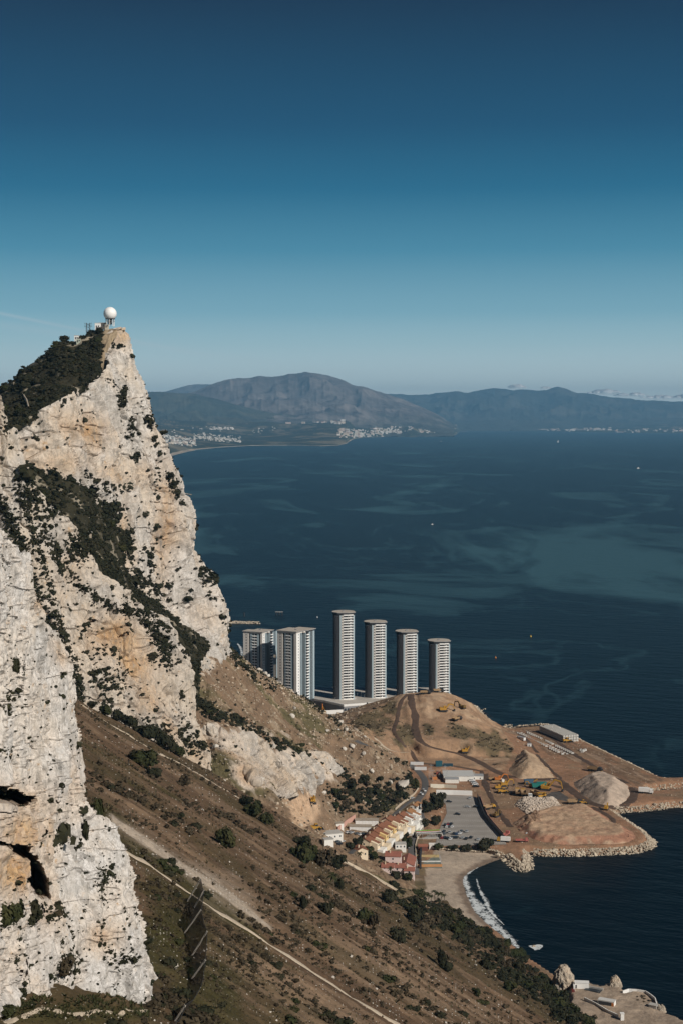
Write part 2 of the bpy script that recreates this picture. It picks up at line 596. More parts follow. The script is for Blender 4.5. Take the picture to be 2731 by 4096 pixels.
def castA(px, py):
    a, b = ray(px, py)
    Y = np.arange(170, 1000, 0.75)
    d = H0 + b * Y - zA(a * Y, Y, False)
    k = np.argmax(d < 0)
    if d[k] >= 0 or Y[k] > np.interp(a, _ca, _cY) + 2:
        return castA(px, py + 4) if py < 4200 else None
    y = Y[k]
    return Vector((a * y, y, float(zA(np.array([a * y]), np.array([y]))[0])))
YS = 165 * (1.0026 ** np.arange(0, 715))
AS = np.linspace(-0.44, 0.30, 330)
YA, AA = np.meshgrid(YS, AS, indexing='ij')
XA = YA * AA
ZA = zA(XA, YA)
VA = np.stack([XA, YA, ZA], -1).reshape(-1, 3)
qx, qy = proj(VA)
# ground tones: pinkish brown gravel, dry olive grass, pale scree
nz1 = n2(XA, YA, 45, 4, 1.0).ravel()
nz2 = n2(XA, YA, 12, 4, 5.0).ravel()
s_ = XA.ravel() * 0.31 + YA.ravel() * 0.95
t_ = XA.ravel() * 0.95 - YA.ravel() * 0.31
strk = fbm(np.stack([s_ / 5.0, t_ / 60.0, np.full(s_.shape, 2.0)], 1), 4)
alb = np.zeros((len(VA), 3)) + np.array((0.125, 0.088, 0.06))
def blend(al, m, c):
    m = np.clip(m, 0, 1)[:, None]
    return al * (1 - m) + np.array(c) * m
alb = blend(alb, smooth(-0.2, 0.6, strk + 0.3 * nz2), (0.205, 0.152, 0.108))
alb = blend(alb, smooth(0.15, 0.7, nz1 + 0.5 * strk), (0.095, 0.07, 0.044))
def gsp(x, y, cx, cy, sx, sy, ang=0.0):
    dx, dy = x - cx, y - cy
    c, s = math.cos(ang), math.sin(ang)
    return np.exp(-(((dx * c + dy * s) / sx) ** 2 + ((-dx * s + dy * c) / sy) ** 2))
gr = np.zeros(len(VA))
for (cx, cy, sx, sy, an, am) in [(700, 3700, 150, 230, 0.5, 1.0), (830, 4000, 160, 200, 0.2, 1.0), (430, 3270, 110, 60, 0.55, 0.9),
                                 (560, 3420, 190, 40, 0.6, 0.8), (900, 3660, 300, 45, 0.6, 0.8), (620, 3180, 190, 60, 0.6, 0.55),
                                 (1020, 3790, 240, 45, 0.55, 0.55), (470, 3060, 220, 40, 0.55, 0.6), (300, 4060, 420, 40, 0.0, 1.0),
                                 (1100, 4050, 180, 60, 0.5, 0.35), (640, 3560, 130, 90, 0.6, 0.7)]:
    gr = np.maximum(gr, am * gsp(qx, qy, cx, cy, sx, sy, an))
alb = blend(alb, smooth(0.22, 0.75, gr + 0.28 * nz2 + 0.12 * strk), (0.068, 0.058, 0.028))
alb = blend(alb, smooth(0.55, 0.95, gr + 0.35 * nz1), (0.05, 0.05, 0.02))
br = np.maximum(gsp(qx, qy, 1180, 4000, 330, 90, 0.55), gsp(qx, qy, 1500, 3880, 380, 80, 0.55))
alb = blend(alb, 0.6 * smooth(0.2, 0.8, br + 0.35 * strk), (0.27, 0.205, 0.148))
alb = blend(alb, 0.45 * smooth(0.0, 0.6, nz1 - 0.4 * strk + 0.3 * nz2), (0.075, 0.066, 0.034))
# pale scree tongue
SCREE = [(448, 3262, 7), (470, 3290, 14), (545, 3342, 18), (640, 3405, 16), (727, 3464, 14), (806, 3515, 22), (878, 3563, 34), (960, 3622, 30), (1030, 3675, 14), (1085, 3714, 6)]
sp = np.array([p[:2] for p in SCREE], float)
sw = np.array([p[2] for p in SCREE], float)
dS = np.full(len(VA), 1e9)
for k in range(len(sp) - 1):
    e = sp[k + 1] - sp[k]
    tt = np.clip(((qx - sp[k][0]) * e[0] + (qy - sp[k][1]) * e[1]) / (e @ e), 0, 1)
    w = sw[k] + (sw[k + 1] - sw[k]) * tt
    dd = np.hypot(qx - sp[k][0] - tt * e[0], qy - sp[k][1] - tt * e[1]) / w
    dS = np.minimum(dS, dd)
front = (YA.ravel() < np.interp(AA.ravel(), _ca, _cY) + 1)
alb = blend(alb, smooth(1.25, 0.5, dS + 0.55 * nz2 + 0.25 * strk) * front, (0.50, 0.465, 0.42))
alb = blend(alb, 0.45 * smooth(3.2, 0.9, dS + 0.8 * nz2 + 0.6 * strk) * front * (qy < 3720), (0.36, 0.31, 0.255))
def zAm(X, Y):
    """height of the built slope mesh"""
    X = np.asarray(X, float); Y = np.asarray(Y, float)
    r = np.clip(np.log(Y / 165) / math.log(1.0026), 0, len(YS) - 1.001)
    c = np.clip((X / Y - AS[0]) / (AS[1] - AS[0]), 0, len(AS) - 1.001)
    i, j = np.floor(r).astype(int), np.floor(c).astype(int)
    fr, fc_ = r - i, c - j
    return ZA[i, j] * (1 - fr) * (1 - fc_) + ZA[i + 1, j] * fr * (1 - fc_) + ZA[i, j + 1] * (1 - fr) * fc_ + ZA[i + 1, j + 1] * fr * fc_
alb = alb * np.array((0.92, 0.84, 0.77))
o = link('sand_slope', mesh_np('sand_slope', VA, grid_faces(*XA.shape)[:, ::-1], M_GND1, True, {'alb': alb}))
tag(o, 'steep brown gravel slope falling to the sea', kind='structure')

# ------------------------------------------------------------------ cliffs
def catrom(P, t, axis):
    n = P.shape[axis]
    u = t * (n - 1)
    i = np.clip(np.floor(u).astype(int), 0, n - 2)
    f = (u - i)
    T = lambda k: np.take(P, np.clip(k, 0, n - 1), axis=axis)
    sh = [1] * P.ndim
    sh[axis] = len(t)
    f = f.reshape(sh)
    p0, p1, p2, p3 = T(i - 1), T(i), T(i + 1), T(i + 2)
    return 0.5 * (2 * p1 + (p2 - p0) * f + (2 * p0 - 5 * p1 + 4 * p2 - p3) * f ** 2 + (3 * p1 - p0 - 3 * p2 + p3) * f ** 3)
def poly_rows(pts, n):
    """even resampling of a column given as (px, py, Y) points"""
    p = np.array(pts, float)
    d = np.concatenate([[0], np.cumsum(np.hypot(np.diff(p[:, 0]), np.diff(p[:, 1])) + 1e-6)])
    t = np.linspace(0, d[-1], n)
    return np.stack([np.interp(t, d, p[:, k]) for k in range(3)], 1)
def normals(P):
    du = np.gradient(P, axis=1)
    dv = np.gradient(P, axis=0)
    n = np.cross(du, dv)
    n /= np.linalg.norm(n, axis=-1, keepdims=True) + 1e-9
    return n
CLIFFS = {}
def cliff(name, cols, nrc, nr, nc, mat, k, amp, label, tans=(), caves=(), bed=0.0, vert=0.35, seed=0, cave_dir=(-0.12, 0.97, -0.2)):
    ctrl = np.stack([poly_rows(c, nrc) for c in cols], 1)          # rows, cols, 3
    W = np.empty_like(ctrl)
    for i in range(ctrl.shape[0]):
        for j in range(ctrl.shape[1]):
            W[i, j] = at(*ctrl[i, j])
    S = catrom(catrom(W, np.linspace(0, 1, nr), 0), np.linspace(0, 1, nc), 1)
    N = normals(S)
    if N[..., 1].mean() > 0:
        N = -N
    P = S.reshape(-1, 3)
    Nf = N.reshape(-1, 3)
    q = P + seed * 131.7
    px, py = proj(P)
    # buttresses and gullies, then blocks, ledges, chips
    vz = np.array((1, 1, vert))
    warp = np.stack([fbm(q / (14 * k) + 5, 2), fbm(q / (14 * k) + 50, 2), fbm(q / (14 * k) + 90, 2)], 1) * 3.0 * k
    d = 5.0 * fbm(q * np.array((1, 1, vert * 0.8)) / (40 * k), 3)
    d += 2.1 * ridged(((q + warp) * vz) / (20 * k), 4, 2.03, 0.5)
    def steps(x):
        f = x - np.floor(x)
        return np.floor(x) + smooth(0.35, 1.0, f)
    d += 0.95 * steps(2.3 * fbm((q + warp) * np.array((1, 1, 0.5)) / (15 * k) + 11, 2))
    d += 0.28 * steps(2.2 * fbm((q + 0.5 * warp) * np.array((1, 1, 0.6)) / (5.5 * k) + 23, 2))
    v2 = fbm(q / (2.1 * k), 2)
    ck = np.abs(fbm((q + warp) * np.array((1, 1, 0.16)) / (21 * k) + 41, 3))
    ck2 = np.abs(fbm((q @ np.array(((0.9, 0.2, 0.3), (-0.2, 0.95, 0.1), (-0.35, -0.1, 0.93)))) * np.array((0.35, 0.35, 1.5)) / (20 * k) + 61, 3))
    d -= 2.8 * smooth(0.09, 0.0, ck) + 1.7 * smooth(0.055, 0.0, ck2)
    pit = smooth(0.35, 0.75, fbm((q + warp) * np.array((1, 1, 0.5)) / (4.5 * k) + 71, 3))
    d += 0.16 * fbm(q * np.array((1, 1, 0.6)) / (1.7 * k), 2) - 0.6 * pit
    if bed:
        zz = (P[:, 2] + 0.22 * P[:, 0] + 2.0 * k * fbm(q / (20 * k), 2)) / (3.6 * k)
        saw = zz - np.floor(zz)
        d += bed * (saw - 0.5) * (0.5 + 0.5 * vnoise(q / (9 * k)))
    cave = np.zeros(len(P))
    d = (d - d.mean()) * amp * k
    for (cx, cy, sx, sy, an, dep) in caves:
        m = gsp(px + 10 * fbm(q / (6 * k), 3), py + 9 * fbm(q / (6 * k) + 33, 3), cx, cy, sx, sy, an)
        cave = np.maximum(cave, np.where(m > 0.5, dep, 0))
    P2 = P + Nf * d[:, None]
    tn = np.zeros(len(P))
    for (cx, cy, sx, sy, an, am) in tans:
        tn = np.maximum(tn, am * gsp(px, py, cx, cy, sx, sy, an))
    tn = np.clip(tn + 0.25 * tn * fbm(q / (6 * k), 3), 0, 1)
    FA = grid_faces(nr, nc)[:, ::-1]
    PV, TV = P2, tn
    inm = (cave[FA] > 0).all(1)
    if inm.any():
        # caves: the masked faces move back into the rock, walls join them to the mouth
        Fm = FA[inm]
        E = np.concatenate([Fm[:, [0, 1]], Fm[:, [1, 2]], Fm[:, [2, 3]], Fm[:, [3, 0]]])
        key = np.sort(E, 1) @ np.array((10 ** 7, 1))
        u_, inv_, ct_ = np.unique(key, return_inverse=True, return_counts=True)
        Eb = E[ct_[inv_] == 1]
        uv, ri = np.unique(Fm, return_inverse=True)
        base = len(P2)
        mp = np.full(len(P2), -1); mp[uv] = base + np.arange(len(uv))
        back = P2[uv] + cave[uv][:, None] * np.array(cave_dir)
        PV = np.concatenate([P2, back]); TV = np.concatenate([tn, tn[uv]])
        W_ = np.stack([Eb[:, 0], Eb[:, 1], mp[Eb[:, 1]], mp[Eb[:, 0]]], 1)
        FA = np.concatenate([FA[~inm], base + ri.reshape(-1, 4), W_])
    me = mesh_np(name, PV, FA, mat, False, {'tan': TV})
    o = link(name, me)
    tag(o, label, kind='structure')
    px, py = proj(P2)
    CLIFFS[name] = (P2, Nf, px, py)
    return o
def on_cliff(name, px, py):
    P, N, qx, qy = CLIFFS[name]
    k = int(np.argmin((qx - px) ** 2 + (qy - py) ** 2))
    return Vector(P[k]), Vector(N[k])

sil3 = [(484, 1314), (505, 1350), (516, 1420), (533, 1500), (549, 1580), (572, 1640), (602, 1690), (622, 1750), (640, 1830), (662, 1905), (700, 1945), (728, 1985), (752, 2075), (765, 2150), (780, 2240), (800, 2270), (850, 2320), (872, 2390), (905, 2460), (938, 2545), (947, 2620), (960, 2700)]
def backcol(sil, y0, y1, dx, dY, dy=0):
    n = len(sil)
    return [(p[0] + dx, p[1] + dy, y0 + (y1 - y0) * i / (n - 1) + dY) for i, p in enumerate(sil)]
cliff('north_cliff', [
    [(-110, 1800, 1040), (-110, 2200, 985)],
    [(-20, 1735, 1060), (-20, 2200, 1000)],
    [(70, 1685, 1080), (60, 2200, 1010)],
    [(180, 1630, 1112), (175, 1850, 1085), (190, 2250, 1040)],
    [(290, 1565, 1150), (300, 1850, 1125), (330, 2350, 1070)],
    [(365, 1520, 1190), (390, 1900, 1160), (450, 2430, 1100)],
    [(415, 1440, 1235), (440, 1800, 1205), (500, 2200, 1170), (590, 2520, 1130)],
    [(438, 1345, 1270), (490, 1700, 1240), (580, 2150, 1205), (720, 2600, 1160)],
    [(462, 1312, 1285), (530, 1650, 1262), (650, 2150, 1235), (740, 2400, 1215), (850, 2680, 1195)],
    backcol(sil3, 1296, 1270, 0, 0),
    backcol(sil3, 1296, 1270, -14, 24),
    backcol(sil3, 1296, 1270, -60, 70, 45),
    backcol(sil3, 1296, 1270, -170, 110, 190)], 12, 520, 460, M_ROCK3, 1.25, 1.3,
    'tall white and orange limestone cliff under the radome',
    tans=[(352, 1735, 42, 75, 0.0, 1.0), (300, 1720, 130, 60, 0.3, 0.5), (260, 2010, 140, 45, 0.3, 0.55), (660, 2100, 40, 220, -0.1, 0.8), (420, 1900, 120, 50, 0.2, 0.4), (250, 1860, 110, 50, 0.1, 0.5),
          (480, 1350, 25, 40, 0.0, 0.75), (490, 2150, 40, 130, 0.0, 0.5), (560, 1900, 60, 60, 0, 0.3), (130, 1800, 70, 70, 0, 0.3), (820, 2450, 40, 80, -0.5, 0.3)],
    caves=[(528, 1690, 18, 13, 0, 5.0), (545, 1850, 8, 8, 0, 4), (620, 1945, 9, 8, 0, 4)], bed=1.0, vert=0.30, seed=1)

sil2 = [(690, 2575), (705, 2610), (721, 2672), (740, 2740), (751, 2788), (762, 2850), (769, 2897), (818, 2969), (846, 3030), (857, 3085), (872, 3180)]
cliff('middle_cliff', [
    [(-150, 1450, 850), (-150, 3000, 830)],
    [(-60, 1515, 862), (-40, 3000, 838)],
    [(15, 1600, 872), (40, 2300, 860), (110, 3000, 842)],
    [(58, 1690, 882), (110, 2250, 868), (210, 3000, 846)],
    [(90, 1800, 895), (190, 2300, 876), (320, 3000, 850)],
    [(190, 2010, 912), (300, 2450, 885), (450, 3050, 858)],
    [(330, 2210, 930), (420, 2600, 898), (580, 3080, 866)],
    [(480, 2365, 948), (540, 2650, 912), (690, 3120, 876)],
    [(600, 2445, 965), (650, 2750, 925), (790, 3150, 885)],
    [(660, 2520, 975), (715, 2750, 940), (740, 2900, 925), (840, 3170, 895)],
    backcol(sil2, 984, 900, 0, 0),
    backcol(sil2, 984, 900, -12, 16),
    backcol(sil2, 984, 900, -60, 50)], 10, 480, 420, M_ROCK2, 0.85, 1.45,
    'grey fluted limestone buttress with a tan overhang',
    tans=[(470, 2560, 110, 75, 0.4, 1.0), (540, 2650, 70, 110, -0.5, 0.9), (600, 2780, 60, 90, -0.5, 0.7), (690, 2900, 40, 90, -0.3, 0.6), (790, 3000, 40, 60, -0.5, 0.5), (260, 2300, 60, 100, 0, 0.25)],
    caves=[(385, 2478, 34, 7, 0.05, 5.0), (480, 2548, 22, 6, 0.35, 4.0), (675, 2800, 18, 14, 0.7, 3.0), (350, 2588, 12, 6, -0.5, 3)], vert=0.22, seed=2)

sil1 = [(254, 2594), (270, 2650), (279, 2757), (282, 2848), (297, 2945), (315, 3030), (328, 3090), (332, 3190), (352, 3250), (440, 3290), (470, 3330), (478, 3390), (497, 3442), (512, 3545), (527, 3654), (545, 3730), (552, 3800), (570, 3900), (580, 4150)]
cliff('near_cliff', [
    [(-230, 1900, 205), (-230, 4200, 190)],
    [(-100, 2030, 222), (-100, 4200, 208)],
    [(0, 2115, 238), (10, 3000, 235), (0, 4200, 222)],
    [(60, 2160, 246), (80, 3000, 245), (120, 4200, 234)],
    [(100, 2230, 254), (140, 3100, 254), (230, 4200, 246)],
    [(132, 2330, 261), (190, 3100, 261), (330, 4180, 256)],
    [(180, 2435, 268), (240, 3000, 268), (290, 3350, 266), (420, 4160, 264)],
    [(222, 2520, 275), (262, 2900, 275), (300, 3250, 273), (400, 3500, 270), (500, 4150, 270)],
    backcol(sil1, 282, 277, 0, 0),
    backcol(sil1, 282, 277, -8, 5),
    backcol(sil1, 282, 277, -40, 20),
    backcol(sil1, 282, 277, -140, 50)], 14, 720, 360, M_ROCK1, 0.27, 1.2,
    'near white limestone buttress with dark cave mouths',
    tans=[(60, 3200, 150, 70, 0.2, 0.6), (70, 3330, 120, 100, 0.2, 0.95), (60, 3480, 130, 110, 0.4, 1.0), (200, 3350, 30, 200, 0, 0.5), (190, 3650, 60, 90, 0, 0.5), (400, 3750, 60, 60, -0.6, 0.6),
          (170, 2430, 25, 70, -0.5, 0.8), (230, 2610, 18, 60, -0.2, 0.6), (60, 3850, 200, 200, 0, 0.15), (300, 3100, 30, 130, 0, 0.35)],
    caves=[(15, 3184, 140, 50, 0.16, 36.0), (40, 3392, 95, 24, 0.3, 26.0), (125, 3432, 95, 36, 0.75, 30.0), (172, 3532, 40, 80, -0.3, 30.0), (215, 3200, 40, 10, 0.5, 8.0), (20, 3255, 60, 10, 0.1, 1.2), (60, 3395, 45, 12, 0.2, 4.0), (108, 3860, 10, 130, 0.02, 1.5)], vert=0.4, seed=3, cave_dir=(-0.285, 0.94, -0.20))

def ramp_patch(name, cols, nrc, nr, nc, mat, amp, label, albf):
    ctrl = np.stack([poly_rows(c, nrc) for c in cols], 1)
    W = np.array([[at(*p) for p in r] for r in ctrl])
    S = catrom(catrom(W, np.linspace(0, 1, nr), 0), np.linspace(0, 1, nc), 1)
    P = S.reshape(-1, 3)
    P = P + np.array((0, 0, 1)) * (amp * fbm(P / (amp * 5), 4))[:, None]
    px, py = proj(P)
    o = link(name, mesh_np(name, P, grid_faces(nr, nc)[:, ::-1], mat, True, {'alb': albf(P, px, py)}))
    N = np.tile(np.array((0.25, -0.5, 0.83)), (len(P), 1))
    CLIFFS[name] = (P, N, px, py)
    return tag(o, label, kind='structure')
def alb_green(P, px, py):
    a = np.zeros((len(P), 3)) + np.array((0.036, 0.033, 0.02))
    n = fbm(P / 16, 4)
    return blend(a, smooth(0.35, 0.8, n), (0.30, 0.26, 0.20))
# ridge top behind the cliff edge
RIDGE = [(-120, 1640), (0, 1545), (77, 1500), (97, 1470), (184, 1416), (219, 1388), (250, 1366), (301, 1362), (326, 1346), (357, 1334), (383, 1322), (423, 1312), (454, 1309), (478, 1316), (492, 1330)]
RE = [(-110, 1812, 1035), (0, 1726, 1062), (70, 1690, 1078), (105, 1668, 1088), (180, 1634, 1110), (225, 1606, 1124), (270, 1580, 1142), (330, 1545, 1168), (370, 1522, 1190), (398, 1480, 1212), (415, 1445, 1235), (432, 1370, 1262), (448, 1338, 1275), (470, 1322, 1288), (490, 1334, 1298)]
cols = []
for i, ((rx, ry), (ex, ey, eY)) in enumerate(zip(RIDGE, RE)):
    rY = 1290 - 0.045 * max(0, 460 - rx) if rx < 440 else 1303
    cols.append([(rx - 30, ry + 110, rY + 120), (rx, ry + 3, rY + 6), (rx * 0.6 + ex * 0.4, ry * 0.62 + ey * 0.38, rY * 0.6 + eY * 0.4), (ex, ey, eY - 1), (ex, ey + 30, eY - 3)])
ramp_patch('ridge_top', cols, 14, 130, 150, M_GND2, 1.6, 'dark wooded ridge top behind the cliff edge',
           lambda P, px, py: blend(alb_green(P, px, py), smooth(385, 420, px) * 0.9, (0.36, 0.28, 0.19)))
# the gully between the two far cliffs
ramp_patch('gully', [
    [(30, 1760, 1010), (40, 1900, 940), (40, 2150, 880)],
    [(90, 1830, 1025), (110, 1960, 955), (120, 2250, 890)],
    [(160, 1890, 1040), (190, 2060, 965), (220, 2350, 900)],
    [(300, 1935, 1066), (300, 2110, 985), (330, 2420, 912)],
    [(425, 2050, 1098), (395, 2220, 1005), (450, 2500, 925)],
    [(485, 2160, 1124), (470, 2310, 1025), (560, 2560, 940)],
    [(520, 2320, 1125), (560, 2420, 1040), (640, 2620, 955)],
    [(640, 2430, 1160), (640, 2500, 1060), (690, 2660, 975)],
    [(740, 2500, 1190), (700, 2570, 1090), (720, 2720, 985)],
    [(850, 2580, 1240), (800, 2650, 1120), (790, 2850, 990)]], 10, 150, 170, M_GND2, 2.2, 'overgrown gully between the cliffs', alb_green)

# ------------------------------------------------------------------ lower ground
CP = []
def cz(z, *pts):
    for p in pts: CP.append(gz(p[0], p[1], z))
def cY(*pts):
    for p in pts: CP.append(at(*p))
cz(5, (2050, 2930), (2150, 2925), (2300, 2965), (2450, 3040), (2600, 3115), (2700, 3130), (2200, 3000), (2400, 3100), (2550, 3170), (2300, 3080),
   (2150, 3130), (2250, 3180), (2400, 3220), (2650, 3200), (2500, 3250), (1985, 3180), (2000, 3260), (2040, 3330), (2200, 3300), (2400, 3330), (2550, 3350), (2300, 3390), (2130, 3390),
   (2731, 3150), (2800, 3160), (2800, 3130))
cz(5, (1760, 3180), (1890, 3180), (1920, 3260), (1990, 3365), (1760, 3370), (1850, 3280), (1850, 3380))
cz(3, (1750, 3430), (1750, 3500), (1850, 3425), (1950, 3415))
cz(1.5, (1820, 3500), (1840, 3560))
cz(8, (1675, 3290), (1650, 3380), (1660, 3480), (1720, 3300), (1720, 3240))
cz(9, (1665, 3195), (1720, 3190))
cz(14, (1650, 3058)); cz(11, (1690, 3108)); cz(10, (1700, 3140))
cz(17, (1443, 3380), (1550, 3310), (1500, 3345)); cz(14, (1620, 3245)); cz(14, (1560, 3455), (1600, 3490)); cz(18, (1480, 3430), (1430, 3420))
cz(20, (1400, 3335), (1480, 3292), (1440, 3320)); cz(22, (1340, 3350)); cz(19, (1540, 3255)); cz(16, (1600, 3215))
cz(8, (1720, 3085), (1800, 3075)); cz(7, (1880, 3075), (1900, 3130), (1760, 3135), (1830, 3150))
cY((1650, 3030, 1378), (1500, 3050, 1275), (1450, 2950, 1310), (1330, 2885, 1350), (1220, 2800, 1345), (1100, 2725, 1340), (1100, 2950, 1165), (1250, 3000, 1205), (1000, 2655, 1325), (940, 2625, 1310), (860, 2590, 1255),
   (760, 2690, 1125), (800, 2850, 1050), (880, 2750, 1160), (900, 3000, 1000), (1000, 2880, 1130), (1050, 3080, 1045), (1150, 3090, 1085), (1200, 3040, 1130), (1050, 2800, 1240), (1200, 2900, 1265), (1350, 3000, 1260),
   (1100, 3170, 1010), (1250, 3210, 1095), (1230, 3320, 1070), (1180, 3250, 1040), (1400, 3150, 1205), (1400, 3080, 1240), (1330, 3120, 1160))
cz(30, (1330, 3230)); cz(25, (1450, 3205), (1370, 3290)); cz(17, (1550, 3185))
CP += [(-75, 950, 78), (-30, 930, 75), (20, 960, 38), (-110, 1000, 95), (-130, 1100, 130), (-150, 1220, 160), (-190, 1000, 170), (-200, 1200, 220),
       (-20, 1420, 34), (-80, 1420, 50), (-60, 1480, 18), (-10, 1490, 18), (-110, 1500, 25), (-140, 1400, 100), (-200, 1400, 180), (-60, 1600, 8), (0, 1600, 9), (-150, 1650, 6), (60, 1640, 9), (-60, 1750, 5), (60, 1760, 5), (130, 1700, 5)]
cY((1640, 2772, 1555), (1720, 2770, 1562), (1800, 2774, 1565), (1860, 2800, 1560), (1600, 2800, 1530), (1700, 2850, 1500), (1800, 2850, 1500), (1900, 2860, 1515), (1950, 2890, 1535), (1700, 2930, 1450), (1800, 2930, 1450),
   (1900, 2935, 1458), (1990, 2975, 1450), (1700, 3005, 1402), (1800, 3015, 1396), (1900, 3040, 1385), (1970, 3050, 1385), (1600, 2900, 1480), (1550, 2850, 1510), (1470, 2835, 1525), (1400, 2856, 1515), (1500, 2905, 1450), (1560, 2960, 1412), (1500, 2970, 1385), (1600, 3015, 1388), (1430, 2900, 1400))
CP += [(70, 1610, 18), (110, 1610, 12), (30, 1600, 16), (140, 1600, 5)]
CP = np.array(CP, float)
def tps_fit(P, lam=6.0):
    n = len(P)
    xy = P[:, :2] / 100.0
    r = np.sqrt(((xy[:, None] - xy[None]) ** 2).sum(-1))
    K = np.where(r > 0, r * r * np.log(r + 1e-12), 0) + np.eye(n) * lam * 1e-3
    Q = np.concatenate([np.ones((n, 1)), xy], 1)
    A = np.block([[K, Q], [Q.T, np.zeros((3, 3))]])
    return xy, np.linalg.solve(A, np.concatenate([P[:, 2], np.zeros(3)]))
_txy, _tw = tps_fit(CP)
def tps(X, Y):
    q = np.stack([X.ravel(), Y.ravel()], 1) / 100.0
    out = np.empty(len(q))
    for s in range(0, len(q), 20000):
        b = q[s:s + 20000]
        r2 = ((b[:, None] - _txy[None]) ** 2).sum(-1)
        K = np.where(r2 > 0, 0.5 * r2 * np.log(r2 + 1e-12), 0)
        out[s:s + 20000] = K @ _tw[:-3] + _tw[-3] + b @ _tw[-2:]
    return out.reshape(X.shape)

ROCK_PX = [(1905, 2832), (1940, 2868), (2002, 2912), (2080, 2910), (2165, 2904), (2230, 2915), (2330, 2968), (2420, 3012), (2540, 3068), (2620, 3108), (2662, 3124), (2731, 3122), (2860, 3122),
           (2860, 3150), (2731, 3152), (2640, 3158), (2585, 3168), (2575, 3178), (2640, 3172), (2731, 3165), (2860, 3165), (2860, 3235), (2731, 3228), (2640, 3236), (2560, 3245), (2480, 3252), (2465, 3256), (2500, 3282), (2562, 3322), (2606, 3360), (2612, 3385), (2540, 3410), (2380, 3420), (2170, 3424),
           (2116, 3420), (2121, 3470), (2098, 3484), (2062, 3482), (2030, 3450), (2010, 3432)]
BEACH_PX = [(2010, 3432), (1960, 3450), (1912, 3470), (1872, 3492), (1852, 3515), (1858, 3555), (1880, 3610), (1905, 3655), (1960, 3705), (2010, 3745), (2070, 3800)]
ROCK_W = [gz(x, y, 0)[:2] for x, y in ROCK_PX]
BEACH_W = [gz(x, y, 0)[:2] for x, y in BEACH_PX]
LAND_W = ROCK_W + BEACH_W[1:] + [(150, 780), (150, 700), (-400, 700), (-400, 1790), (-40, 1790), (150, 1720), (170, 1640)]
BX = np.arange(-215, 340, 1.6)
BY = np.arange(790, 1760, 1.6)
YB, XB = np.meshgrid(BY, BX, indexing='ij')
ZT = tps(XB, YB)
inside = in_poly(XB, YB, LAND_W)
dR = seg_dist(XB, YB, [(170, 1640)] + ROCK_W)
dB = seg_dist(XB, YB, BEACH_W)
ZT = np.where((XB > 60) & (YB < 1420), np.clip(ZT, 1.0, 9), ZT)
ZT = np.maximum(ZT, 0.6)
gx, gy = np.gradient(ZT, 1.6)
slope = np.hypot(gx, gy)
rough = smooth(0.10, 0.45, slope)
MOUND_R = np.clip(smooth(1400, 1440, YB) * smooth(20, 40, XB), 0, 1)
PQ = np.stack([XB.ravel(), YB.ravel(), ZT.ravel()], 1)
nzb = fbm(PQ / np.array((26, 26, 40.0)), 4).reshape(XB.shape)
rk = ridged(PQ / np.array((13, 13, 18.0)) + 7, 4).reshape(XB.shape)
_, eb, vb = cellular(PQ / np.array((6, 6, 7.0)))
blk = (vb - 0.8 * smooth(0.2, 0, eb)).reshape(XB.shape)
westslope = smooth(70, 20, XB) * smooth(1460, 1400, YB)
ZB = ZT + rough * (1 - 0.45 * MOUND_R) * (2.4 * nzb + 1.3 * rk) + rough * westslope * 1.1 * blk + 0.12 * nzb
outz = np.where(dB < dR, -0.10 * dB, -0.6 * dR)
inz = np.where((dB < dR) & (XB > 50), 0.02 + 0.075 * dB, 0.2 + 0.62 * dR)
ZB = np.where(inside, np.minimum(ZB, inz), np.maximum(outz, -6))
# white outcrop cliffs on the scree slope: steps in the ground
qbx, qby = proj(np.stack([XB, YB, ZB], -1))
# flatten the built places
CARPARK_PX = [(1742, 3178), (1886, 3184), (1908, 3192), (1934, 3262), (2014, 3358), (2024, 3378), (1738, 3384), (1745, 3350), (1762, 3300), (1785, 3252), (1780, 3214), (1738, 3208)]
CARPARK = [gz(x, y, 5)[:2] for x, y in CARPARK_PX]
ic = in_poly(XB, YB, CARPARK)
dC = np.where(ic, 0, seg_dist(XB, YB, CARPARK, True))
ZB = np.where(dC < 7, ZB + (5 - 0.12 - ZB) * smooth(7, 2.2, dC), ZB)
def tri_interp(Z, X, Y):
    x = (np.asarray(X, float) - BX[0]) / 1.6
    y = (np.asarray(Y, float) - BY[0]) / 1.6
    i = np.clip(np.floor(y).astype(int), 0, Z.shape[0] - 2)
    j = np.clip(np.floor(x).astype(int), 0, Z.shape[1] - 2)
    fy, fx = np.clip(y - i, 0, 1), np.clip(x - j, 0, 1)
    return (Z[i, j] * (1 - fx) * (1 - fy) + Z[i, j + 1] * fx * (1 - fy) + Z[i + 1, j] * (1 - fx) * fy + Z[i + 1, j + 1] * fx * fy)
def castB(px, py, Z=None, y0=880):
    Z = ZB if Z is None else Z
    a, b = ray(px, py)
    Y = np.arange(y0, 1755, 0.5)
    d = H0 + b * Y - np.maximum(tri_interp(Z, a * Y, Y), 0)
    k = int(np.argmax(d < 0))
    if d[k] >= 0:
        return None
    y = Y[k]
    return Vector((a * y, y, float(tri_interp(Z, a * y, y))))
def corridor(pxs, width, Z, cast):
    """levels the ground across a road's line and returns that line"""
    P = [cast(x, y) for x, y in pxs]
    P = [p for p in P if p is not None]
    L = resample([tuple(p) for p in P], 3.0)
    for _ in range(12):
        L[1:-1, 2] = 0.25 * L[:-2, 2] + 0.5 * L[1:-1, 2] + 0.25 * L[2:, 2]
    return L
